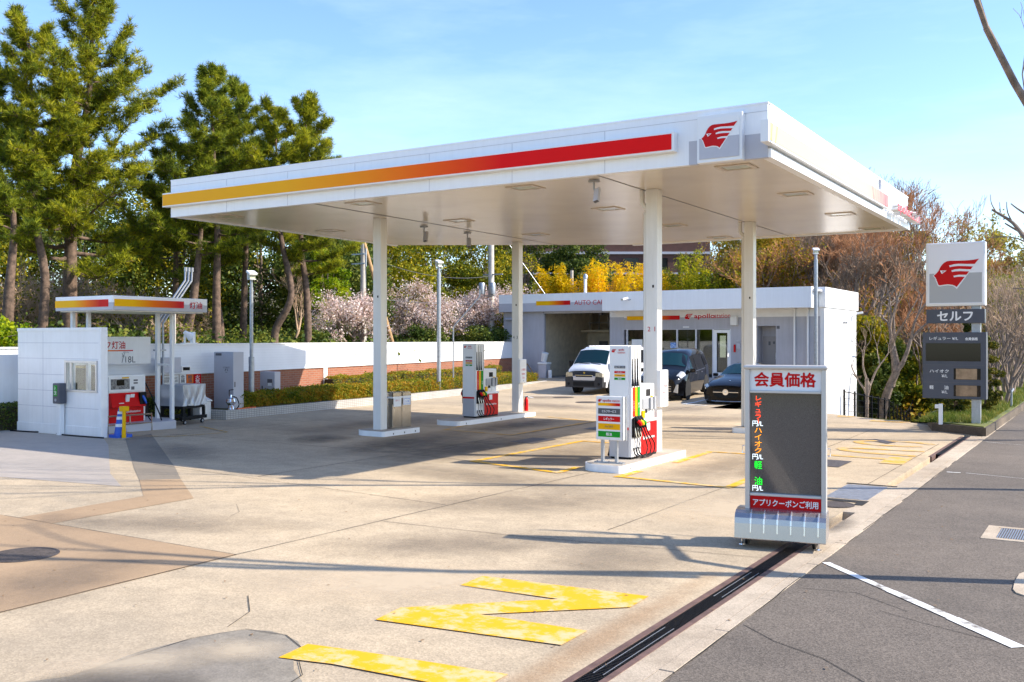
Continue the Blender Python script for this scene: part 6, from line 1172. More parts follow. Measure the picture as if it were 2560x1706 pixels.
# --- black sedan
sd_ = thing('black_sedan', 'low black sedan with round star badge half hidden by a canopy column', 'car')
L = Loft([S(0.0, (0.62, 0.14), (0.72, 0.35), (0.68, 0.56), (0.55, 0.64), (0.3, 0.67), (0, 0.68)),
          S(0.18, (0.82, 0.13), (0.87, 0.38), (0.82, 0.62), (0.66, 0.72), (0.35, 0.75), (0, 0.76)),
          S(0.9, (0.86, 0.14), (0.90, 0.42), (0.87, 0.76), (0.70, 0.87), (0.35, 0.91), (0, 0.92)),
          S(1.55, (0.86, 0.14), (0.90, 0.42), (0.885, 0.86), (0.72, 0.96), (0.35, 1.01), (0, 1.02)),
          S(2.25, (0.86, 0.14), (0.90, 0.42), (0.885, 0.88), (0.60, 1.28), (0.40, 1.36), (0, 1.39)),
          S(2.8, (0.86, 0.14), (0.90, 0.42), (0.885, 0.90), (0.58, 1.34), (0.42, 1.41), (0, 1.43)),
          S(3.9, (0.85, 0.16), (0.89, 0.42), (0.87, 0.92), (0.58, 1.05), (0.38, 1.10), (0, 1.11)),
          S(4.68, (0.75, 0.25), (0.80, 0.5), (0.76, 0.88), (0.58, 0.96), (0.4, 0.98), (0, 0.98))])
L.body('body', CARB, sd_)
L.patch('windshield', CARGL, sd_, 3, 4, 3, 5, mg=(0.05, 0.05, 0.04, 0.0), off=0.008); L.patch('side_window', SCR2, sd_, 4, 5, 2, 3, mg=(0.0, 0.0, 0.08, 0.08))
gr = MB().prism([(-0.46, 0.52), (0.46, 0.52), (0.42, 0.30), (0.25, 0.245), (-0.25, 0.245), (-0.42, 0.30)], (0, -0.012, 0), (1, 0, 0), (0, 0, 1), -0.02).build('grille', DARKM, sd_)
b = MB(); b.box(-0.46, -0.11, -0.035, 0, 0.425, 0.45); b.box(0.11, 0.46, -0.035, 0, 0.425, 0.45); b.build('grille_bar', CHROME, sd_, 0.004)
b = MB(); b.lathe([(0.085, -0.02), (0.105, -0.02), (0.105, 0.0), (0.085, 0.0)], (0, -0.025, 0.44), 28, axis='y')
for k in range(3):
    a = R(90+120*k); d = Vector((math.cos(a), 0, math.sin(a))); s_ = Vector((-math.sin(a), 0, math.cos(a))); c = Vector((0, -0.04, 0.44)); b.add([c+d*0.09, c+s_*0.018-d*0.01, c-Vector((0, 0.012, 0)), c-s_*0.018-d*0.01], [(0, 1, 2), (0, 2, 3)])
b.build('star_badge', CHROME, gr, fix=False)
L.patch('headlight', LAMPG, sd_, 0, 1, 2, 3, mg=(0.15, -0.6, 0.10, 0.25), off=0.012)
for sg in (1, -1):
    MB().prism([(sg*0.54, 0.20), (sg*0.76, 0.18), (sg*0.78, 0.33), (sg*0.60, 0.30)], (0, 0.02, 0), (1, 0, 0), (0, 0, 1), 0.03).build('air_intake', DARKM, sd_); MB().obox((sg*0.97, 1.85, 0.97), (0.09, 0, 0), (0, 0.06, 0), (0, 0, 0.06)).build('mirror', CARB, sd_, 0.03)
    for y in (0.85, 3.70): arch(sd_, sg*0.885, y, 0.38, sg); wheel(sd_, sg*0.79, y, 0.325, 0.22, RIM, 10)
MB().tube(smooth_pts([(-0.78, 0.18, 0.13), (-0.5, 0.0, 0.12), (0, -0.05, 0.115), (0.5, 0.0, 0.12), (0.78, 0.18, 0.13)]), 0.010, 6).build('lip_trim', CHROME, sd_, smooth=True)
MB().lathe([(0.001, 0), (0.03, 0), (0.028, 0.01), (0.001, 0.012)], (0, 0.45, 0.825), 14).build('bonnet_badge', CHROME, sd_)
sd_.location = (-11.68, 32.9, 0.0)
sd_.rotation_euler = (R(0.5), 0, R(2))
# ------------------------------------------------------------------ vegetation
def rng(seed): return np.random.default_rng(seed)
def unit(v): return v/np.maximum(np.linalg.norm(v, axis=1, keepdims=True), 1e-9)
def tubes(segs, k=4):
    """segs (n,8): p0 p1 r0 r1 -> vertices, quads"""
    s = np.asarray(segs, float); p0, p1, r0, r1 = s[:, 0:3], s[:, 3:6], s[:, 6], s[:, 7]; d = unit(p1-p0)
    ref = np.where(np.abs(d[:, 2:3]) < 0.9, np.array([[0, 0, 1.0]]), np.array([[1.0, 0, 0]])); a = unit(np.cross(d, ref)); b_ = np.cross(d, a); n = len(s)
    v = np.empty((n, 2*k, 3)); f = np.empty((n, k, 4), int); o = np.arange(n)*2*k
    for j in range(k):
        t_ = 2*math.pi*j/k; off = a*math.cos(t_)+b_*math.sin(t_); v[:, j] = p0+off*r0[:, None]; v[:, k+j] = p1+off*r1[:, None]
        j2 = (j+1) % k; f[:, j] = np.stack([o+j, o+j2, o+k+j2, o+k+j], 1)
    return v.reshape(-1, 3), f.reshape(-1, 4)
def seg_mesh(name, segs, m, par, thick=0.03):
    s = np.asarray(segs, float); big = s[:, 6] > thick; V_, F_, o = [], [], 0
    for sel, k in ((big, 7), (~big, 3)):
        if sel.any(): v, f = tubes(s[sel], k); V_.append(v); F_.append(f+o); o += len(v)
    return nmesh(name, np.concatenate(V_), np.concatenate(F_), m, par, True)
def leaf_quads(C, size, r, up=0.0, aspect=1.6, dirs=None, fold=0.0):
    n = len(C); a = unit(r.normal(size=(n, 3))) if dirs is None else unit(dirs+r.normal(size=(n, 3))*0.35)
    nrm = r.normal(size=(n, 3)); nrm[:, 2] += up; nrm = unit(nrm); a = unit(a-nrm*(a*nrm).sum(1, keepdims=True)); b_ = np.cross(nrm, a)
    L = (size*r.uniform(0.6, 1.35, n))[:, None]; w = L/aspect
    v = np.stack([C-a*L*0.5, C+b_*w*0.5, C+a*L*0.5, C-b_*w*0.5], 1).reshape(-1, 3)
    return v, np.arange(4*n).reshape(-1, 4)
def tufts(C, D, L, k, r, w=0.02, spread=0.8):
    """needle bundles: k thin blades fanning from every point C round its shoot direction D"""
    n = len(C); C2 = np.repeat(C, k, 0); D2 = np.repeat(D, k, 0); d = unit(D2*r.uniform(0.3, 1.1, (n*k, 1))+unit(r.normal(size=(n*k, 3)))*spread)
    L2 = np.repeat(L, k)*r.uniform(0.7, 1.2, n*k); s = unit(np.cross(d, r.normal(size=(n*k, 3))))*w
    base = C2+d*0.0
    v = np.stack([base-s*0.6, base+s*0.6, C2+d*(L2*0.6)[:, None]+s, C2+d*L2[:, None]], 1).reshape(-1, 3); f = np.arange(4*n*k).reshape(-1, 4)
    return v, f
def path_pts(base, offs): return [Vector((base[0]+o[0], base[1]+o[1], o[2])) for o in offs]
CAMR = np.array([0.848, 0.53]); CAMF = np.array([-0.53, 0.848])
def pine(label, base, trunk, r0, limbs, seed, leaf=PINE, width=2.2, tuft_n=1500, cat='pine tree', name='pine_tree', group='pine trees beyond the boundary wall', L=0.235):
    """trunk: list of (dx, dy, z); limbs: (z range, count, length at bottom, length at top)"""
    r = rng(seed); t = thing(name, label, cat, base, 0, group)
    tp = smooth_pts(path_pts(base, trunk), 6); n = len(tp); top = trunk[-1][2]; segs = []
    rad = [r0*(1-0.88*((p.z-tp[0].z)/(top-tp[0].z))) for p in tp]
    MB().tube(tp, rad, 12).build('trunk', BARK, t, smooth=True)
    def at_z(z):
        for i in range(n-1):
            if tp[i+1].z >= z: s = (z-tp[i].z)/max(1e-6, tp[i+1].z-tp[i].z); return tp[i].lerp(tp[i+1], s), rad[i]*(1-s)+rad[i+1]*s
        return tp[-1], rad[-1]
    Cs, Ds = [], []
    for (z0, z1, cnt, l0, l1, droop) in limbs:
        cnt = int(cnt*1.4)
        for i in range(cnt):
            f = (i+r.uniform(0, 0.8))/cnt; z = z0+(z1-z0)*f; p, pr = at_z(z); az = i*2.4+r.uniform(-0.5, 0.5); ln = (l0+(l1-l0)*f)*r.uniform(0.65, 1.25)
            d = np.array([math.cos(az), math.sin(az), 0]); q = np.array(p); m = 7; el = droop+0.75*f*f+r.uniform(-0.15, 0.2); pv = q
            for s in range(m):
                e = el+0.10*s; dd = np.array([d[0]*math.cos(e), d[1]*math.cos(e), math.sin(e)])+r.normal(size=3)*0.13; nq = pv+dd*ln/m
                ra = max(0.012, pr*0.42*(1-s/m)); rb = max(0.010, pr*0.42*(1-(s+1)/m)); segs.append([*pv, *nq, ra, rb])
                if s >= 1:
                    for h in range(4 if s < m-1 else 6):
                        az2 = az+r.uniform(-1.5, 1.5); bl = ln*r.uniform(0.14, 0.36)*(1-0.3*s/m)+0.12; bd = unit(np.array([[math.cos(az2), math.sin(az2), r.uniform(0.05, 0.7)]]))[0]; e_ = nq+bd*bl; segs.append([*nq, *e_, 0.014, 0.008])
                        kk = max(3, int(bl/0.095))
                        for g in range(kk):
                            u = (g+0.6)/kk; Cs.append(nq+bd*bl*u+r.normal(size=3)*0.055); Ds.append(bd*0.4+np.array([0, 0, 0.75])+r.normal(size=3)*0.35)
                pv = nq
    Cs, Ds = np.array(Cs), unit(np.array(Ds))
    if len(Cs) > tuft_n: sel = r.permutation(len(Cs))[:tuft_n]; Cs, Ds = Cs[sel], Ds[sel]
    seg_mesh('limbs', segs, BARK, t); v, f = tufts(Cs, Ds, r.uniform(L*0.7, L*1.3, len(Cs)), 20, r, 0.010, 0.75); nmesh('crown', v, f, leaf, t)
    return t
G_ = 'pine trees beyond the boundary wall'
pine('tall dark pine at the left edge of the view, trunk bending to the right', (-32.2, 20.0, 1.3), [(0.1, 0, 1.3), (0.35, 0.1, 4.3), (-0.05, 0, 6.5), (-0.35, 0.1, 9.5), (-0.5, 0, 13.3)], 0.19, [(6.4, 9, 9, 2.2, 2.2, -0.05), (8.5, 13.2, 15, 2.0, 0.7, 0.05)], 1, width=2, tuft_n=8505)
pine('tallest pine with straight dark trunk and dense yellow green crown behind the kerosene hut', (-33.06, 21.8, 1.4), [(0, 0, 1.4), (0.1, 0, 5), (0.25, 0, 8), (0.8, 0.3, 11.5), (0.85, 0.4, 14.9)], 0.30, [(4.8, 8, 11, 2.7, 3.5, -0.15), (7.6, 11, 12, 3.5, 2.8, -0.05), (10.5, 15.2, 17, 2.7, 0.7, 0.1)], 2, tuft_n=17955)
pine('pine with long leaning trunk just behind the tallest pine, crown to the left', (-35.0, 20.0, 1.5), [(0, 0, 1.5), (0.2, 0, 5), (-0.2, 0, 8), (-0.7, 0, 12.4)], 0.22, [(6.0, 9, 8, 2.0, 2.2, 0), (9, 12.3, 12, 2.0, 0.6, 0.1)], 3, leaf=PINE2, tuft_n=7087)
pine('slender pine with straight bare trunk and rounded crown right of the tallest pine', (-30.0, 26.1, 1.3), [(0.05, 0, 1.3), (0.0, 0, 4), (0.05, 0, 6.5), (-0.15, 0, 9.5), (-0.35, 0, 12.6)], 0.20, [(6.3, 8.8, 8, 1.9, 2.0, -0.1), (8.6, 12.6, 16, 2.0, 0.5, 0.1)], 4, leaf=PINE2, tuft_n=9213)
pine('tall thin pine with slightly curved bare trunk, second in the row behind the lamp post', (-31.4, 28.7, 1.3), [(0, 0, 1.3), (0.12, 0, 4), (0.22, 0, 7.3), (-0.1, 0, 10), (-0.25, 0, 12.8)], 0.17, [(7.0, 9.4, 7, 1.8, 1.9, -0.1), (9.2, 12.8, 13, 1.8, 0.5, 0.1)], 5, leaf=PINE2, tuft_n=7323)
pine('thin dark pine whose trunk kinks low down beside the second pine of the row', (-31.6, 27.6, 1.3), [(0.3, 0, 1.3), (0.12, 0.0, 3.0), (-0.1, 0, 4.4), (0.1, 0, 7), (0.4, 0.1, 11)], 0.15, [(5.2, 7.5, 6, 1.5, 1.6, -0.1), (7.8, 11, 11, 1.6, 0.5, 0.1)], 6, leaf=PINE2, tuft_n=5433)
pine('pine with strongly curved bare trunk behind the slim lamp post', (-28.7, 28.0, 1.2), [(0, 0, 1.2), (-0.04, 0, 2.6), (0.52, 0.2, 3.7), (0.55, 0.25, 4.6), (0.15, 0.1, 6.6), (0.05, 0, 9.5), (-0.05, 0, 11.4)], 0.18, [(5.9, 8.2, 7, 1.6, 1.8, -0.1), (8.2, 11.3, 12, 1.7, 0.5, 0.12)], 7, tuft_n=7323)
pine('rightmost pine of the row with bare trunk leaning left and drooping low branch', (-28.5, 29.3, 1.2), [(0.25, 0, 1.2), (0.3, 0, 3.0), (0.18, 0, 4.6), (-0.1, 0, 6.3), (0.1, 0, 9), (0.2, 0, 11.9)], 0.18, [(5.0, 6.2, 6, 1.7, 1.9, -0.25), (6.4, 9.2, 8, 2.0, 1.7, 0), (9, 11.9, 11, 1.5, 0.5, 0.15)], 8, tuft_n=9450)
pine('shorter pine filling the gap between the tallest pine and the slender one', (-33.0, 26.5, 1.4), [(0, 0, 1.4), (0.1, 0, 5), (0, 0, 10.2)], 0.17, [(4.5, 7.5, 9, 2.0, 2.2, -0.1), (7.2, 10.2, 12, 2.0, 0.6, 0.12)], 10, leaf=PINE2, tuft_n=6500)
for i, (x, y, dx, lab, h) in enumerate(((-31.8, 18.6, -0.75, 'thick leaning grey pine trunk at the far left edge', 4.6), (-31.0, 25.3, 0.8, 'thick pine trunk leaning right just above the spotlight on the wall', 4.4))):
    pine(lab, (x, y, 1.3), [(0 if dx > 0 else -0.45, 0, 1.3), (dx*0.3 if dx > 0 else 0.1, 0, 2.6), (dx*0.8 if dx > 0 else 0.3, 0, 4.0), (dx if dx > 0 else 0.2, 0.2, 6.5), (dx, 0.2, 8.5)], 0.24, [(5.5, 8.4, 11, 1.8, 0.8, 0)], 20+i, leaf=PINE2, tuft_n=4252)
def bare(label, base, h, r0, seed, spread=0.55, m=BARKG, tm=TWIG, name='bare_tree', cat='tree', group=None, depth=5, twigs=True, fork=0.25, lean=(0, 0), blossoms=None, bn=0, bsize=0.07, stems=1, kids_=3, up=0.25, leafm=None, tw=0.006):
    r = rng(seed); t = thing(name, label, cat, base, 0, group); segs, tw_, tips = [], [], []
    def grow(p, d, ln, rad, lv):
        k = 3; q = p
        for s in range(k):
            d = unit((d+r.normal(size=3)*0.13+np.array([0, 0, up*0.12]))[None])[0]; nq = q+d*ln/k; ra, rb = rad*(1-0.28*s/k), rad*(1-0.28*(s+1)/k)
            (segs if lv < depth-1 else tw_).append([*q, *nq, ra, rb]); q = nq
            if lv >= 2: tips.append((q, d))
        if lv < depth:
            for c in range(kids_ if lv else kids_+1):
                a = r.uniform(0, 6.28); ax = unit(np.cross(d, r.normal(size=3))[None])[0]; th = r.uniform(0.45, 1.2)*spread; nd = d*math.cos(th)+ax*math.sin(th); nd[2] += up*0.35
                grow(q if c < 2 else p+(q-p)*r.uniform(0.45, 0.95), unit(nd[None])[0], ln*r.uniform(0.58, 0.85), rad*r.uniform(0.48, 0.66), lv+1)
    for s in range(stems):
        a = 2*math.pi*s/max(1, stems)+r.uniform(0, 1); d0 = np.array([lean[0], lean[1], 1.0]); p0 = np.array(base, float)
        if stems > 1: d0 = d0+np.array([math.cos(a), math.sin(a), 0])*r.uniform(0.1, 0.4); p0 = p0+np.array([math.cos(a), math.sin(a), 0])*r.uniform(0.05, 0.25)
        grow(p0, unit(d0[None])[0], h*fork, r0, 0)
    seg_mesh('trunk', segs, m, t)
    if tw_:
        w = np.array(tw_); w[:, 6:] = np.maximum(w[:, 6:], tw); v, f = tubes(w, 3); nmesh('twigs', v, f, tm, t)
    if blossoms is not None:
        P = np.array([p for p, d in tips]); sel = r.integers(0, len(P), bn); C = P[sel]+r.normal(size=(bn, 3))*0.16; v, f = leaf_quads(C, bsize, r, 0.3, 1.25); nmesh('blossom' if blossoms is CHERRY else 'leaves', v, f, blossoms, t)
    return t
def clump_tree(label, base, z0, z1, rx, seed, m, n=9000, size=0.16, name='evergreen_tree', cat='tree', group=None, blobs=26, trunk_r=0.16, bark=BARKG, up=0.35, aspect=1.5, cone=0.0, dirs=None):
    """uneven crown of many leaf clumps on limbs"""
    r = rng(seed); t = thing(name, label, cat, base, 0, group); zc = (z0+z1)/2; hz = (z1-z0)/2; cen = []
    while len(cen) < blobs:
        p = r.uniform(-1, 1, 3)
        if 0.25 < (p**2).sum() < 1:
            sc = 1-cone*(p[2]+1)/2; cen.append((base[0]+p[0]*rx*sc, base[1]+p[1]*rx*sc, zc+p[2]*hz, rx*r.uniform(0.22, 0.42)*(1-cone*0.45*(p[2]+1)/2)))
    cen = np.array(cen); pts = []; per = n//blobs
    for c in cen:
        d = unit(r.normal(size=(per, 3))); rad = c[3]*np.cbrt(r.uniform(0.15, 1, per)); q = c[:3]+d*rad[:, None]*np.array([1, 1, 0.72]); pts.append(q)
    C = np.concatenate(pts); v, f = leaf_quads(C, size, r, up, aspect, None if dirs is None else np.tile(dirs, (len(C), 1))); nmesh('crown', v, f, m, t)
    segs = []; p0 = np.array(base, float); ptop = np.array([base[0], base[1], zc+hz*0.5]); segs.append([*p0, *ptop, trunk_r, trunk_r*0.35])
    for c in cen[:18]:
        s = r.uniform(0.15, 0.7); a = p0+(ptop-p0)*s; segs.append([*a, *c[:3], trunk_r*0.3, 0.015])
    seg_mesh('trunk', segs, bark, t); return t
# flowering cherries behind the wall
CG = 'cherry trees in blossom behind the boundary wall'
bare('pale pink cherry tree in bloom left of the canopy column', (-29.9, 34.2, 1.5), 4.8, 0.12, 31, 0.85, BARKG, TWIG, 'cherry_tree', 'tree', CG, 5, fork=0.22, blossoms=CHERRY, bn=8000, stems=3, up=0.1, bsize=0.085)
bare('pale pink cherry tree in bloom just right of the left canopy column', (-32.6, 42.6, 1.6), 6.0, 0.14, 32, 0.85, BARKG, TWIG, 'cherry_tree', 'tree', CG, 5, fork=0.22, blossoms=CHERRY, bn=8000, stems=3, up=0.1, bsize=0.085)
bare('pale pink cherry tree in bloom behind the lamp post and the bent pipe lamp', (-31.3, 46.0, 1.6), 6.0, 0.14, 33, 0.85, BARKG, TWIG, 'cherry_tree', 'tree', CG, 5, fork=0.22, blossoms=CHERRY, bn=8000, stems=3, up=0.1, bsize=0.085)
bare('wide pale cherry tree in bloom beside the transformer pole', (-32.6, 50.5, 1.6), 6.4, 0.14, 34, 0.85, BARKG, TWIG, 'cherry_tree', 'tree', CG, 5, fork=0.22, blossoms=CHERRY, bn=6000, stems=3, up=0.1, bsize=0.09)
bare('leafless fan shaped shrub with straight pale shoots between the curved pines', (-29.8, 29.9, 1.4), 4.6, 0.08, 35, 0.55, TWIG, TWIG, 'bare_shrub', 'shrub', None, 5, fork=0.30, up=0.5)
# brush under the pines on the left
for i, (x, y, h, lab) in enumerate(((-36.5, 18.5, 4.8, 'pale leafless brush at the far left edge behind the leaning trunk'), (-36.0, 22.0, 5.0, 'pale leafless brush behind the left end of the hut roof'), (-34.5, 25.5, 4.4, 'pale leafless brush above the screen wall'), (-33.0, 27.0, 3.6, 'pale leafless brush behind the kerosene hut posts'), (-29.2, 23.2, 2.2, 'low leafless bush behind the vent pipes'), (-39.0, 25.0, 6.0, 'taller tangle of leafless brush in the second row on the left'))):
    bare(lab, (x, y, 1.5), h, 0.07, 40+i, 0.8, TWIG, TWIG, 'brush', 'shrub', 'leafless brush under the pines', 5, fork=0.24, stems=5, up=0.15, blossoms=EVER, bn=900, bsize=0.12, kids_=3, tw=0.009)
# evergreen hillside
EG = 'evergreen trees on the slope behind the wall'
for i, (x, y, z1, rx, mm, lab) in enumerate(((-46, 24, 9.8, 4.0, EVER, 'yellow green evergreen at far left behind the pines'), (-45, 30, 10.2, 4.0, EVERD, 'dark evergreen behind the tallest pine'), (-42, 34, 10.2, 3.6, EVER, 'evergreen tree glimpsed between the pine trunks on the left'), (-38, 36, 9.4, 3.4, EVERD, 'dark evergreen behind the row of slender pines'), (-36, 39.5, 8.6, 2.8, EVERD, 'dark evergreen right behind the curved pine trunk'),
      (-39.5, 44, 10.5, 3.0, EVER, 'tall yellow green evergreen above the brace of the utility pole'), (-40, 48.5, 11.0, 3.2, EVER, 'broad golden green evergreen just right of the left canopy column'), (-39.5, 53, 11.2, 3.2, EVER, 'golden green evergreen behind the tall lamp post'), (-37.5, 56.5, 10.8, 3.0, EVER, 'olive evergreen left of the transformer pole'), (-37, 61, 11.5, 3.2, EVERD, 'dark evergreen behind the transformer pole'), (-33.6, 62.5, 9.8, 2.6, EVERD, 'dark evergreen between the transformer pole and the bamboo'), (-48, 40, 12, 4.5, EVERD, 'far dark evergreen high on the slope'), (-48, 52, 13, 4.5, EVERD, 'far dark evergreen at the top of the slope'), (-53, 18, 11.0, 5.0, EVERD, 'far dark evergreen behind the leaning trunk at the left edge'), (-52, 27, 11.5, 5.0, EVERD, 'far dark evergreen behind the kerosene hut roof'), (-50, 34, 11.5, 4.6, EVERD, 'far dark evergreen behind the vent pipes'), (-46, 62, 13, 4.5, EVERD, 'farthest dark evergreen on the slope behind the cherry trees'))):
    clump_tree(lab, (x, y, zt(x, y)), 2.2, z1, rx, 60+i, mm, 21000, 0.17, group=EG, blobs=54)
clump_tree('bright green feathery conifer between the rightmost pine and the utility pole', (-33.5, 36.2, 1.5), 1.8, 7.2, 1.6, 80, EVERB, 12000, 0.15, 'conifer', 'tree', None, 40, 0.1, up=-0.2, aspect=2.4, cone=0.5)
for i, (x, y, z1, rx, lab) in enumerate(((-31.5, 41.0, 2.9, 1.6, 'low green bush under the cherry trees'), (-30.2, 44.6, 3.2, 1.6, 'low green bush at the foot of the transformer pole'), (-31.8, 36.4, 3.2, 1.5, 'low dark bush beside the utility pole'), (-29.8, 31.2, 2.7, 1.2, 'low dark bush right of the pine trunks'), (-27.8, 15.2, 3.1, 1.5, 'bright green bush over the plain white wall'), (-29.5, 12.2, 3.2, 1.6, 'second bright green bush at the left edge over the wall'))):
    clump_tree(lab, (x, y, 1.2), 1.2, z1, rx, 90+i, EVERB if x > -28 or y < 13 else EVERD, 6000, 0.13, 'bush', 'shrub', None, 24, 0.05)
clump_tree('olive green bush pressed against the left flank of the garage', (-30.6, 47.5, 0.9), 0.9, 4.0, 1.3, 97, BAMBOOG, 6000, 0.16, 'bush', 'shrub', None, 24, 0.05)
# bamboo grove behind the building
def bamboo(label, base, z1, rx, seed, m, n=16, group='bamboo grove behind the service building'):
    r = rng(seed); t = thing('bamboo', label, 'bamboo', base, 0, group); segs, C, D = [], [], []
    for i in range(n):
        a = r.uniform(0, 6.28); q = np.array([base[0]+math.cos(a)*rx*r.uniform(0, 0.8), base[1]+math.sin(a)*rx*r.uniform(0, 0.8), base[2]]); h = (z1-base[2])*r.uniform(0.72, 1.05); b_ = np.array([math.cos(a), math.sin(a), 0])*r.uniform(0.3, 1.1); pv = q
        for s in range(9):
            u = (s+1)/9; nq = q+np.array([0, 0, h*u*(1-0.10*u*u)])+b_*u**2.6; segs.append([*pv, *nq, 0.035*(1-0.75*u), 0.03*(1-0.8*u)])
            if u > 0.25:
                for k in range(9):
                    az = r.uniform(0, 6.28); ln = r.uniform(0.4, 1.0)*(1.15-0.55*u); bd = np.array([math.cos(az), math.sin(az), r.uniform(-0.15, 0.55)])
                    for g in range(9): w = (g+1)/9; C.append(pv+(nq-pv)*r.uniform()+bd*ln*w+np.array([0, 0, -0.30*w*w])+r.normal(size=3)*0.06); D.append(bd+np.array([0, 0, -0.5]))
            pv = nq
    seg_mesh('culms', segs, WOOD, t); C, D = np.array(C), np.array(D); v, f = leaf_quads(C, 0.23, r, 0.2, 4.2, D); nmesh('foliage', v, f, m, t); return t
for i, (x, y, z1, rx, mm, lab) in enumerate(((-33.2, 58.4, 7.9, 1.2, BAMBOO, 'yellow bamboo clump nearest the middle canopy column'), (-31.0, 58.6, 8.3, 1.3, BAMBOO, 'tall yellow bamboo clump left of the short brown pole'), (-29.0, 58.2, 8.3, 1.3, BAMBOO, 'tall yellow bamboo clump behind the white roof vent'), (-27.6, 60.5, 8.3, 1.3, BAMBOO, 'amber bamboo clump right of the white roof vent'), (-26.7, 63.0, 7.4, 1.2, BAMBOO, 'yellow bamboo clump just left of the near pump column'), (-24.6, 62.0, 8.9, 1.2, BAMBOOG, 'green and yellow bamboo right of the near pump column'), (-23.4, 63.5, 7.6, 1.2, BAMBOOG, 'lower green bamboo right of the near pump column'), (-34.8, 57.0, 6.5, 1.2, BAMBOOG, 'low green bamboo behind the left end of the garage roof'))):
    bamboo(lab, (x, y, zt(x, y)), z1, rx, 110+i, mm)
for i, (x, y, z1, lab) in enumerate(((-6.4, 72.0, 8.2, 'bright green bamboo behind the right edge of the sign tower'), (-5.0, 69.0, 6.9, 'green and amber bamboo at the right edge of the view'))):
    bamboo(lab, (x, y, zt(x, y)), z1, 1.9, 120+i, BAMBOOG, 22, group='bamboo behind the sign tower')
# brick building far up the slope
bb = thing('brick_building', 'dark brick building with pale bands far up the slope behind the bamboo', 'building', (-43, 91, 6)); ang = math.atan2(6.28, 10.05)
def bbq(b, s0, s1, z0, z1, d0, d1, mi=0):
    cx_, sx_ = math.cos(ang), math.sin(ang); c = (-48.35+cx_*(s0+s1)/2-sx_*(d0+d1)/2, 87.71+sx_*(s0+s1)/2+cx_*(d0+d1)/2, (z0+z1)/2); b.obox(c, (cx_*(s1-s0)/2, sx_*(s1-s0)/2, 0), (-sx_*(d1-d0)/2, cx_*(d1-d0)/2, 0), (0, 0, (z1-z0)/2), mi)
b = MB(); bbq(b, -8, 15.0, 4, 13.5, 0, 8); b.build('wall', BRICKD, bb); b = MB(); bbq(b, -8.1, 15.1, 11.1, 11.35, -0.15, 0.05); bbq(b, -8.1, 15.1, 9.0, 9.2, -0.15, 0.05); bbq(b, -8.1, 15.1, 13.3, 13.6, -0.15, 0.05); b.build('pale_band', GREYP, bb)
for s in (-6, -3, 0, 3, 6, 9, 12): q = MB(); bbq(q, s, s+1.6, 9.4, 10.7, -0.05, 0.05); q.build('window', SCR2, bb)
# bare brown wood behind the shop and along the path
WG = 'bare brown trees behind the building'
for i, (x, y, h, lab) in enumerate(((-22.8, 66.5, 8.8, 'brownish bare tree right of the near pump column'), (-20.6, 64.5, 9.0, 'olive tinged bare tree above the shop roof'), (-19.3, 68.5, 10.5, 'brown bare tree left of the column by the sedan'), (-17.4, 66.0, 9.8, 'rust brown bare tree right of the column by the sedan'), (-15.6, 68.5, 10.5, 'rust brown bare tree above the shop roof edge'), (-14.0, 64.0, 9.8, 'rust brown bare tree behind the tall lamp at the building corner'), (-12.6, 60.0, 9.3, 'rust brown bare tree beside the right corner of the building'), (-11.8, 70.0, 12.0, 'tall bare tree between the canopy tip and the sign tower'), (-10.4, 64.0, 10.0, 'bare tree behind the big bare tree'), (-9.4, 74.0, 11.7, 'bare tree showing left of the sign tower'), (-13.6, 76.0, 14.0, 'tall rust brown tree under the canopy tip'), (-17.5, 77.0, 13.4, 'tall brown tree far behind the shop'), (-21.5, 76.5, 13.4, 'tall brown tree far behind the shop fascia'), (-24.5, 80.0, 15.2, 'tall bare tree beside the end of the brick building'), (-20.0, 82.0, 15.2, 'bare tree filling the gap right of the brick building'), (-16.0, 83.0, 15.2, 'bare tree on the skyline behind the lamp at the building corner'))):
    bare(lab, (x, y, zt(x, y)), h, 0.15, 130+i, 0.62, BARKG, TWIGR if i % 3 else TWIGB, 'bare_tree', 'tree', WG, 6, fork=0.24, up=0.4, kids_=3, blossoms=MIXED if i in (0, 1, 2) else None, bn=3500, bsize=0.16, stems=2, tw=0.013)
for i, (x, y, z1, rx, mm, lab) in enumerate(((-22.0, 70, 11.2, 3.0, MIXED, 'mixed green and rust coloured tree right of the near pump column'), (-18.5, 74, 11.6, 3.0, MIXED, 'yellow green tree behind the column by the sedan'), (-24.2, 72, 11.0, 2.8, MIXED, 'olive tree behind the green bamboo'), (-12.0, 58.0, 2.2, 2.0, EVERD, 'dark undergrowth behind the big bare tree'), (-13.5, 84, 11.5, 3.0, MIXED, 'far tawny tree on the skyline'), (-25.5, 84, 12.5, 3.2, MIXED, 'far golden tree at the end of the brick building'), (-21.5, 86, 12.5, 3.2, MIXED, 'far olive tree just right of the brick building'), (-17.0, 88, 12.5, 3.2, MIXED, 'far tawny tree behind the column by the sedan'), (-9.3, 82, 9.0, 2.4, MIXED, 'far olive tree left of the sign tower'), (-10.0, 66.0, 2.8, 1.8, EVER, 'green undergrowth along the path behind the mesh fence'), (-9.5, 58.0, 1.2, 1.4, EVER, 'lower green undergrowth by the mesh fence'), (-11.2, 55.0, 1.4, 1.3, EVERD, 'dark bush behind the building flank'), (-12.3, 56.0, 3.6, 1.8, EVER, 'green bush behind the flank of the building'))):
    clump_tree(lab, (x, y, zt(x, y)), zt(x, y)+0.1, z1, rx, 150+i, mm, 14000, 0.17, 'wood_tree', 'tree', None, 36, 0.1)
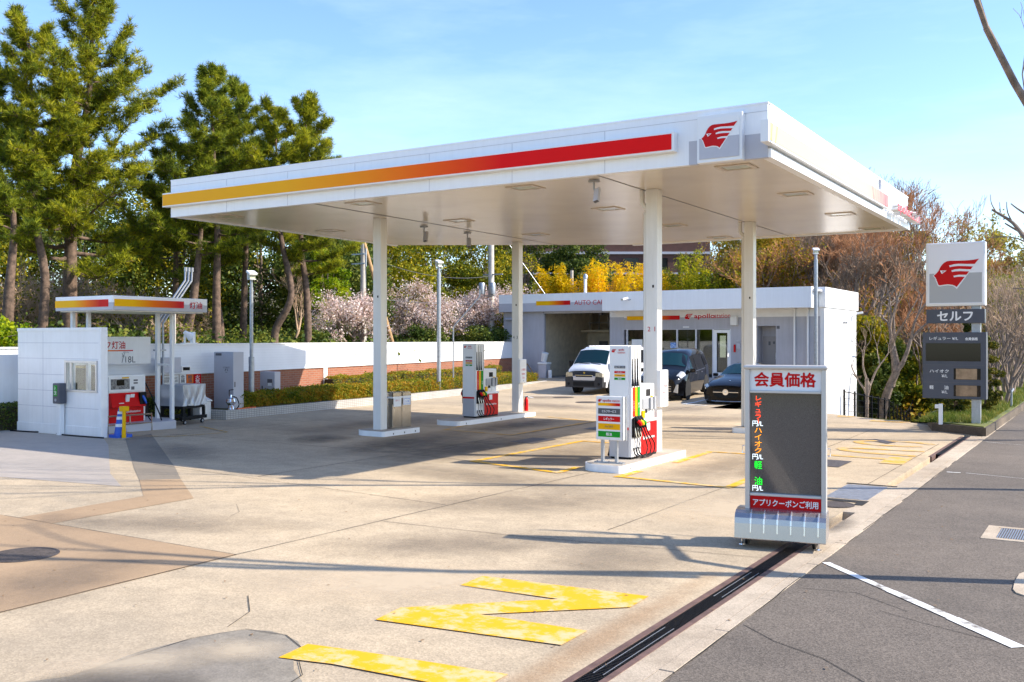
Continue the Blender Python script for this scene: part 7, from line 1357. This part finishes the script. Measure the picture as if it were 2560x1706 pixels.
bare('big spreading bare tree with forked trunk between the building and the sign tower', (-10.5, 53.5, -1.9), 10.2, 0.26, 170, 0.68, BARKG, TWIGR, 'bare_tree', 'tree', None, 7, fork=0.26, up=0.42, kids_=2, stems=1, tw=0.011)
bare('second bare tree leaning over the path behind the mesh fence', (-9.3, 57.5, -2.0), 8.6, 0.16, 171, 0.66, BARKG, TWIGR, 'bare_tree', 'tree', None, 6, fork=0.28, up=0.35, kids_=3, tw=0.011)
bare('slim bare tree close beside the white flank of the building', (-10.6, 50.4, -1.8), 6.0, 0.10, 172, 0.5, BARKG, TWIGB, 'bare_tree', 'tree', None, 6, fork=0.3, up=0.5, kids_=2, tw=0.009)
# right side
bare('tall yellow green tree coming into leaf behind the sign tower', (-8.8, 86.5, 0.5), 13.2, 0.22, 180, 0.55, BARKG, TWIGB, 'spring_tree', 'tree', None, 6, fork=0.26, up=0.4, kids_=3, blossoms=SPRING, bn=7000, bsize=0.2, tw=0.012)
bare('yellow green tree coming into leaf at the right edge behind the bamboo', (-5.0, 84.0, 0.5), 11.0, 0.2, 181, 0.55, BARKG, TWIGB, 'spring_tree', 'tree', None, 6, fork=0.26, up=0.4, kids_=3, blossoms=SPRING, bn=5000, bsize=0.2, tw=0.012)
for i, (x, y, h, lab) in enumerate(((-3.75, 38.5, 4.6, 'multi stemmed leafless tree with smooth pale trunks just right of the sign tower'), (-3.45, 41.5, 5.2, 'second multi stemmed leafless tree beside the sidewalk'), (-3.6, 45.5, 6.0, 'third leafless tree of the sidewalk row at the right edge'), (-3.8, 51, 6.5, 'fourth leafless tree of the sidewalk row, farthest off'), (-5.0, 56.0, 6.5, 'leafless tree behind the sidewalk row'), (-3.2, 35.6, 3.6, 'nearest low leafless shrub of the sidewalk row'))):
    bare(lab, (x, y, 0.0 if y < 46 else -0.4), h, 0.075, 190+i, 0.5, BARKG, TWIG, 'bare_shrub', 'tree', 'leafless trees along the sidewalk', 6, fork=0.28, up=0.45, stems=4, kids_=2, tw=0.007)
clump_tree('rounded dark conifer bush behind the post of the sign tower, left one', (-3.85, 29.6, 0.2), 0.15, 1.35, 0.55, 200, THUJA, 7000, 0.07, 'conifer_bush', 'shrub', None, 30, 0.04, up=0, aspect=2.0, cone=0.25)
clump_tree('taller rust tinged conifer bush right behind the price panels', (-3.18, 30.6, 0.2), 0.15, 2.55, 0.50, 201, THUJA, 9000, 0.07, 'conifer_bush', 'shrub', None, 40, 0.04, up=0, aspect=2.0, cone=0.5)
clump_tree('narrow dark conifer showing between the self service panel and the price panel', (-3.9, 33.5, 0.2), 0.2, 3.2, 0.42, 202, THUJA, 7000, 0.07, 'conifer_bush', 'shrub', None, 36, 0.04, up=0, aspect=2.0, cone=0.6)
# street trees whose branches throw their shadows over the forecourt
SG = 'bare street trees on the sidewalk'
def street_tree(label, x, y, h, seed, sp=0.62, fk=0.5, up_=0.35, ln=(0.0, 0.0)):
    t = bare(label, (x, y, 0.0), h, 0.105, seed, sp, BARKG, TWIGB, 'street_tree', 'tree', SG, 6, fork=fk, up=up_, kids_=2, tw=0.007, lean=ln)
    return t
street_tree('bare street tree at the right edge whose low branch reaches into the sky', 0.15, 10.72, 9.6, 212, 0.60, 0.52, 0.45, (0.22, -0.12)); street_tree('bare street tree beyond the first one, shadow crossing the kerb', 0.15, 17.3, 9.0, 215, 0.34, 0.52, 0.9); street_tree('third bare street tree of the sidewalk row', 0.3, 26.1, 8.0, 217, 0.34, 0.5, 0.9); street_tree('fourth bare street tree of the sidewalk row', 0.3, 28.3, 8.0, 218, 0.34, 0.5, 0.9)
# a branch of the first tree that hangs over the view
b = MB()
def br(p, r_): b.tube(smooth_pts(p, 4), list(np.linspace(r_[0], r_[1], 4*(len(p)-1)+1)), 7)
br([(-0.60, 12.3, 3.1), (-0.86, 12.28, 3.42), (-1.0, 12.3, 3.62), (-1.21, 12.25, 3.78)], (0.035, 0.012)); br([(-0.60, 12.35, 3.35), (-0.9, 12.35, 3.50), (-1.08, 12.3, 3.62)], (0.022, 0.008)); br([(-0.66, 12.3, 3.55), (-0.92, 12.3, 3.75), (-1.02, 12.3, 3.84)], (0.016, 0.006)); br([(-1.0, 12.3, 3.62), (-1.05, 12.28, 3.74), (-1.06, 12.28, 3.86)], (0.010, 0.004)); br([(-1.17, 12.25, 3.76), (-1.21, 12.22, 3.85), (-1.22, 12.22, 3.95)], (0.008, 0.003)); br([(-1.12, 12.25, 3.74), (-1.13, 12.25, 3.86)], (0.006, 0.003)); br([(-0.62, 12.32, 2.80), (-0.85, 12.3, 2.86), (-1.0, 12.3, 2.88)], (0.014, 0.006)); br([(-0.62, 12.3, 3.2), (-0.95, 12.3, 3.44), (-1.25, 12.25, 3.46)], (0.012, 0.004)); br([(-0.6, 11.0, 2.6), (-0.6, 11.7, 2.9), (-0.6, 12.3, 3.1)], (0.05, 0.036))
br([(0.15, 10.72, 2.2), (-0.1, 10.85, 2.45), (-0.6, 11.0, 2.6)], (0.06, 0.05)); br([(-0.60, 11.7, 2.9), (-0.58, 12.0, 3.2), (-0.60, 12.35, 3.35)], (0.03, 0.022)); br([(-0.60, 12.3, 3.1), (-0.6, 12.4, 3.4), (-0.66, 12.3, 3.55)], (0.03, 0.016)); br([(-0.60, 11.7, 2.9), (-0.6, 12.1, 2.8), (-0.62, 12.32, 2.80)], (0.02, 0.014))
first = [o for o in COL.objects if o.name.startswith('street_tree') and 'edge' in o.get('label', '')][0]; b.build('branch', BARKG, first, smooth=True)
t = thing('tree_pit', 'pale rounded concrete tree pit rim at the right edge of the sidewalk', 'kerb', (-0.6, 10.3, 0)); b = MB(); rim_ = []
for k in range(16):
    a = 2*math.pi*k/16; rim_.append((-0.52+0.30*math.copysign(abs(math.cos(a))**0.5, math.cos(a)), 10.3+0.55*math.copysign(abs(math.sin(a))**0.5, math.sin(a))))
b.prism(rim_, (0, 0, -0.02), (1, 0, 0), (0, 1, 0), 0.032); b.build('rim', KERBC, t)
# hedge clipped in the planter
def hedge(label, poly0, poly1, zb, ztop, seed, n, m=HEDGE, name='hedge'):
    """leaf shell between two ground lines (front and back) with a bumpy top"""
    r = rng(seed); t = thing(name, label, 'hedge', (*poly0[0], zb)); P0, P1 = np.array(poly0, float), np.array(poly1, float); k = len(P0)-1
    u = r.uniform(0, k-1e-6, n); i = u.astype(int); f = (u-i)[:, None]; A0 = P0[i]*(1-f)+P0[i+1]*f; A1 = P1[i]*(1-f)+P1[i+1]*f
    w = np.where(r.uniform(size=n) < 0.42, r.uniform(0, 0.07, n), r.uniform(0, 1, n)); fr = w < 0.07; XY = A0+(A1-A0)*w[:, None]
    bump = 0.035*np.sin(u*17)+0.03*np.sin(u*41+2); Z = np.where(fr, zb+(ztop-zb)*r.uniform(0, 1, n)+bump, ztop+bump+r.normal(size=n)*0.025-0.10*(np.abs(w-0.5)*2)**6); XY = XY+r.normal(size=(n, 2))*0.02
    v, f_ = leaf_quads(np.column_stack([XY, Z]), 0.062, r, 0.3, 1.5); nmesh('foliage', v, f_, m, t)
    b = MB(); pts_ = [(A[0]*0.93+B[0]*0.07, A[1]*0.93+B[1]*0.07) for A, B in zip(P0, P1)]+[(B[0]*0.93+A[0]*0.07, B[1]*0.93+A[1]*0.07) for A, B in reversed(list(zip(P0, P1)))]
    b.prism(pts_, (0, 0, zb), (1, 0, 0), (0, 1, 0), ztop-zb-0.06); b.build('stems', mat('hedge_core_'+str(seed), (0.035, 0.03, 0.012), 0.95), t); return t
hedge('long clipped hedge, rust tinged on top, in the planter along the brick wall', [(-21.95, 19.95), (-22.25, 24.1), (-22.35, 26.2), (-23.05, 32.2), (-24.1, 41.0)], [(-22.75, 20.0), (-23.5, 24.1), (-23.9, 26.2), (-24.4, 32.2), (-25.6, 41.0)], 0.25, 0.66, 220, 42000)
hedge('taller dark hedge at the foot of the brick wall behind the first hedge', [(-23.75, 26.0), (-24.6, 32.2), (-26.2, 41.0)], [(-24.25, 26.0), (-25.4, 32.2), (-27.0, 41.0)], 0.25, 0.92, 221, 16000); hedge('dark hedge in the shade at the foot of the plain white wall', [(-23.75, 4.0), (-23.75, 16.1)], [(-24.4, 4.0), (-24.4, 16.1)], 0.0, 0.62, 222, 12000, EVERD); hedge('dark low hedge behind the kerosene dispenser', [(-22.55, 17.3), (-22.45, 19.1)], [(-22.85, 17.3), (-22.9, 19.1)], 0.0, 0.62, 223, 3500, EVERD)
# mesh fence along the path
fe = thing('mesh_fence', 'black mesh fence with thin posts along the left side of the path', 'fence', (-8.4, 37, -0.5)); b = MB(); w_ = MB(); fpts = [(-8.35, 36.0), (-8.5, 40), (-8.7, 45), (-9.1, 51), (-9.6, 58), (-10.2, 65), (-10.6, 72)]
pos = []
for (x0, y0), (x1, y1) in zip(fpts[:-1], fpts[1:]):
    k = max(1, int(math.hypot(x1-x0, y1-y0)/1.4))
    for i in range(k): pos.append((x0+(x1-x0)*i/k, y0+(y1-y0)*i/k))
for x, y in pos: z = zt(x, y); MB().box(x-0.03, x+0.03, y-0.03, y+0.03, z-0.1, z+1.12).build('post', BLKP, fe)
for (x0, y0), (x1, y1) in zip(pos[:-1], pos[1:]):
    z0, z1 = zt(x0, y0), zt(x1, y1)
    for h in (0.12, 0.35, 0.58, 0.81, 1.04): w_.tube([(x0, y0, z0+h), (x1, y1, z1+h)], 0.007 if h < 1 else 0.018, 4)
    for i in range(1, 6): s = i/6; w_.tube([(x0+(x1-x0)*s, y0+(y1-y0)*s, z0+(z1-z0)*s+0.1), (x0+(x1-x0)*s, y0+(y1-y0)*s, z0+(z1-z0)*s+1.04)], 0.005, 3)
w_.build('mesh', BLKP, fe)
tag(MB().tube([(-10.3, 49.0, -1.7), (-10.3, 49.0, 0.4)], 0.09, 10).build('tree_stump', BARKG, smooth=True), 'short pale trunk stump beside the white flank of the building', 'stump')
t = thing('hand_rail', 'low bent steel rail in the grass beside the sidewalk', 'rail', (-3.0, 34.5, 0)); MB().tube([(-2.75, 33.4, 0.2), (-2.75, 33.4, 0.68), (-2.8, 34.6, 0.72), (-3.0, 35.6, 0.55)], 0.03, 8).build('tube', GALV, t, smooth=True)
# grass, ground cover, fallen leaves: nobody could count them
def grass(name, label, areas, seed, m, h=0.16, cat='grass'):
    r = rng(seed); Cs = []
    for (x0, x1, y0, y1, n) in areas:
        x = r.uniform(x0, x1, n); y = r.uniform(y0, y1, n); Cs.append(np.array([(a, c, max(zt(a, c), 0.2 if (-4.6 < a < -2.6 and c > 25.3) else -9)) for a, c in zip(x, y)]))
    C = np.concatenate(Cs); n = len(C); d = unit(np.column_stack([r.normal(size=n)*0.4, r.normal(size=n)*0.4, np.ones(n)])); L = (h*r.uniform(0.5, 1.4, n))[:, None]; s = unit(np.column_stack([r.normal(size=n), r.normal(size=n), np.zeros(n)]))*0.012
    v = np.stack([C-s, C+s, C+d*L], 1).reshape(-1, 3); o = nmesh(name, v, np.arange(3*n).reshape(-1, 3), m); tag(o, label, cat, kind='stuff'); return o
grass('grass', 'rough grass along both sides of the path and on the raised bed', [(-8.9, -8.1, 34.5, 62, 9000), (-10.5, -8.9, 36, 60, 6000), (-4.3, -2.75, 26.3, 33, 7000), (-4.6, -2.65, 33, 46, 7000), (-4.4, -3.0, 46, 60, 2500)], 230, GRASS, 0.15)
grass('bank_grass', 'bright grass on the bank under the pines', [(-30, -27.2, 18, 33, 14000), (-36, -30, 18, 36, 6000)], 231, EVERB, 0.20)
r_ = rng(240); n_ = 5200; ux_ = r_.uniform(-48, -25, n_); uy_ = r_.uniform(14, 64, n_); ok = np.array([a < wallx(min(c, 46))-0.5 for a, c in zip(ux_, uy_)]); P_ = np.array([(a, c, zt(a, c)+0.25) for a, c in zip(ux_[ok], uy_[ok])])
P_ = np.repeat(P_, 9, 0)+rng(241).normal(size=(len(P_)*9, 3))*np.array([0.35, 0.35, 0.22]); v_, f_ = leaf_quads(P_, 0.17, rng(242), 0.3, 1.5); tag(nmesh('undergrowth', v_, f_, EVERD), 'dark leafy undergrowth covering the slope behind the wall', 'undergrowth', kind='stuff')
ax_ = r_.uniform(-40, -3, 6000); ay_ = r_.uniform(54, 100, 6000); ok = np.array([(c > 57 or a > -11) and not (-8.2 < a < -3.4) for a, c in zip(ax_, ay_)]); P_ = np.array([(a, c, zt(a, c)+0.4) for a, c in zip(ax_[ok], ay_[ok])]); P_ = np.repeat(P_, 8, 0)+rng(243).normal(size=(len(P_)*8, 3))*np.array([0.5, 0.5, 0.4]); v_, f_ = leaf_quads(P_, 0.22, rng(244), 0.3, 1.6)
tag(nmesh('thicket', v_, f_, MIXED), 'mixed green and brown thicket covering the slope behind the building', 'thicket', kind='stuff')
r_ = rng(250); n_ = 260; C_ = np.column_stack([r_.uniform(-14, -1.2, n_), r_.uniform(4, 15, n_), np.full(n_, 0.012)]); v_, f_ = leaf_quads(C_, 0.035, r_, 8.0, 1.8); v_[:, 2] = np.clip(v_[:, 2], 0.010, 0.02); tag(nmesh('fallen_leaves', v_, f_, mat('dry_leaf', (0.22, 0.13, 0.06), 0.9, var=0.4)), 'scattered dry fallen leaves on the concrete', 'leaves', kind='stuff')
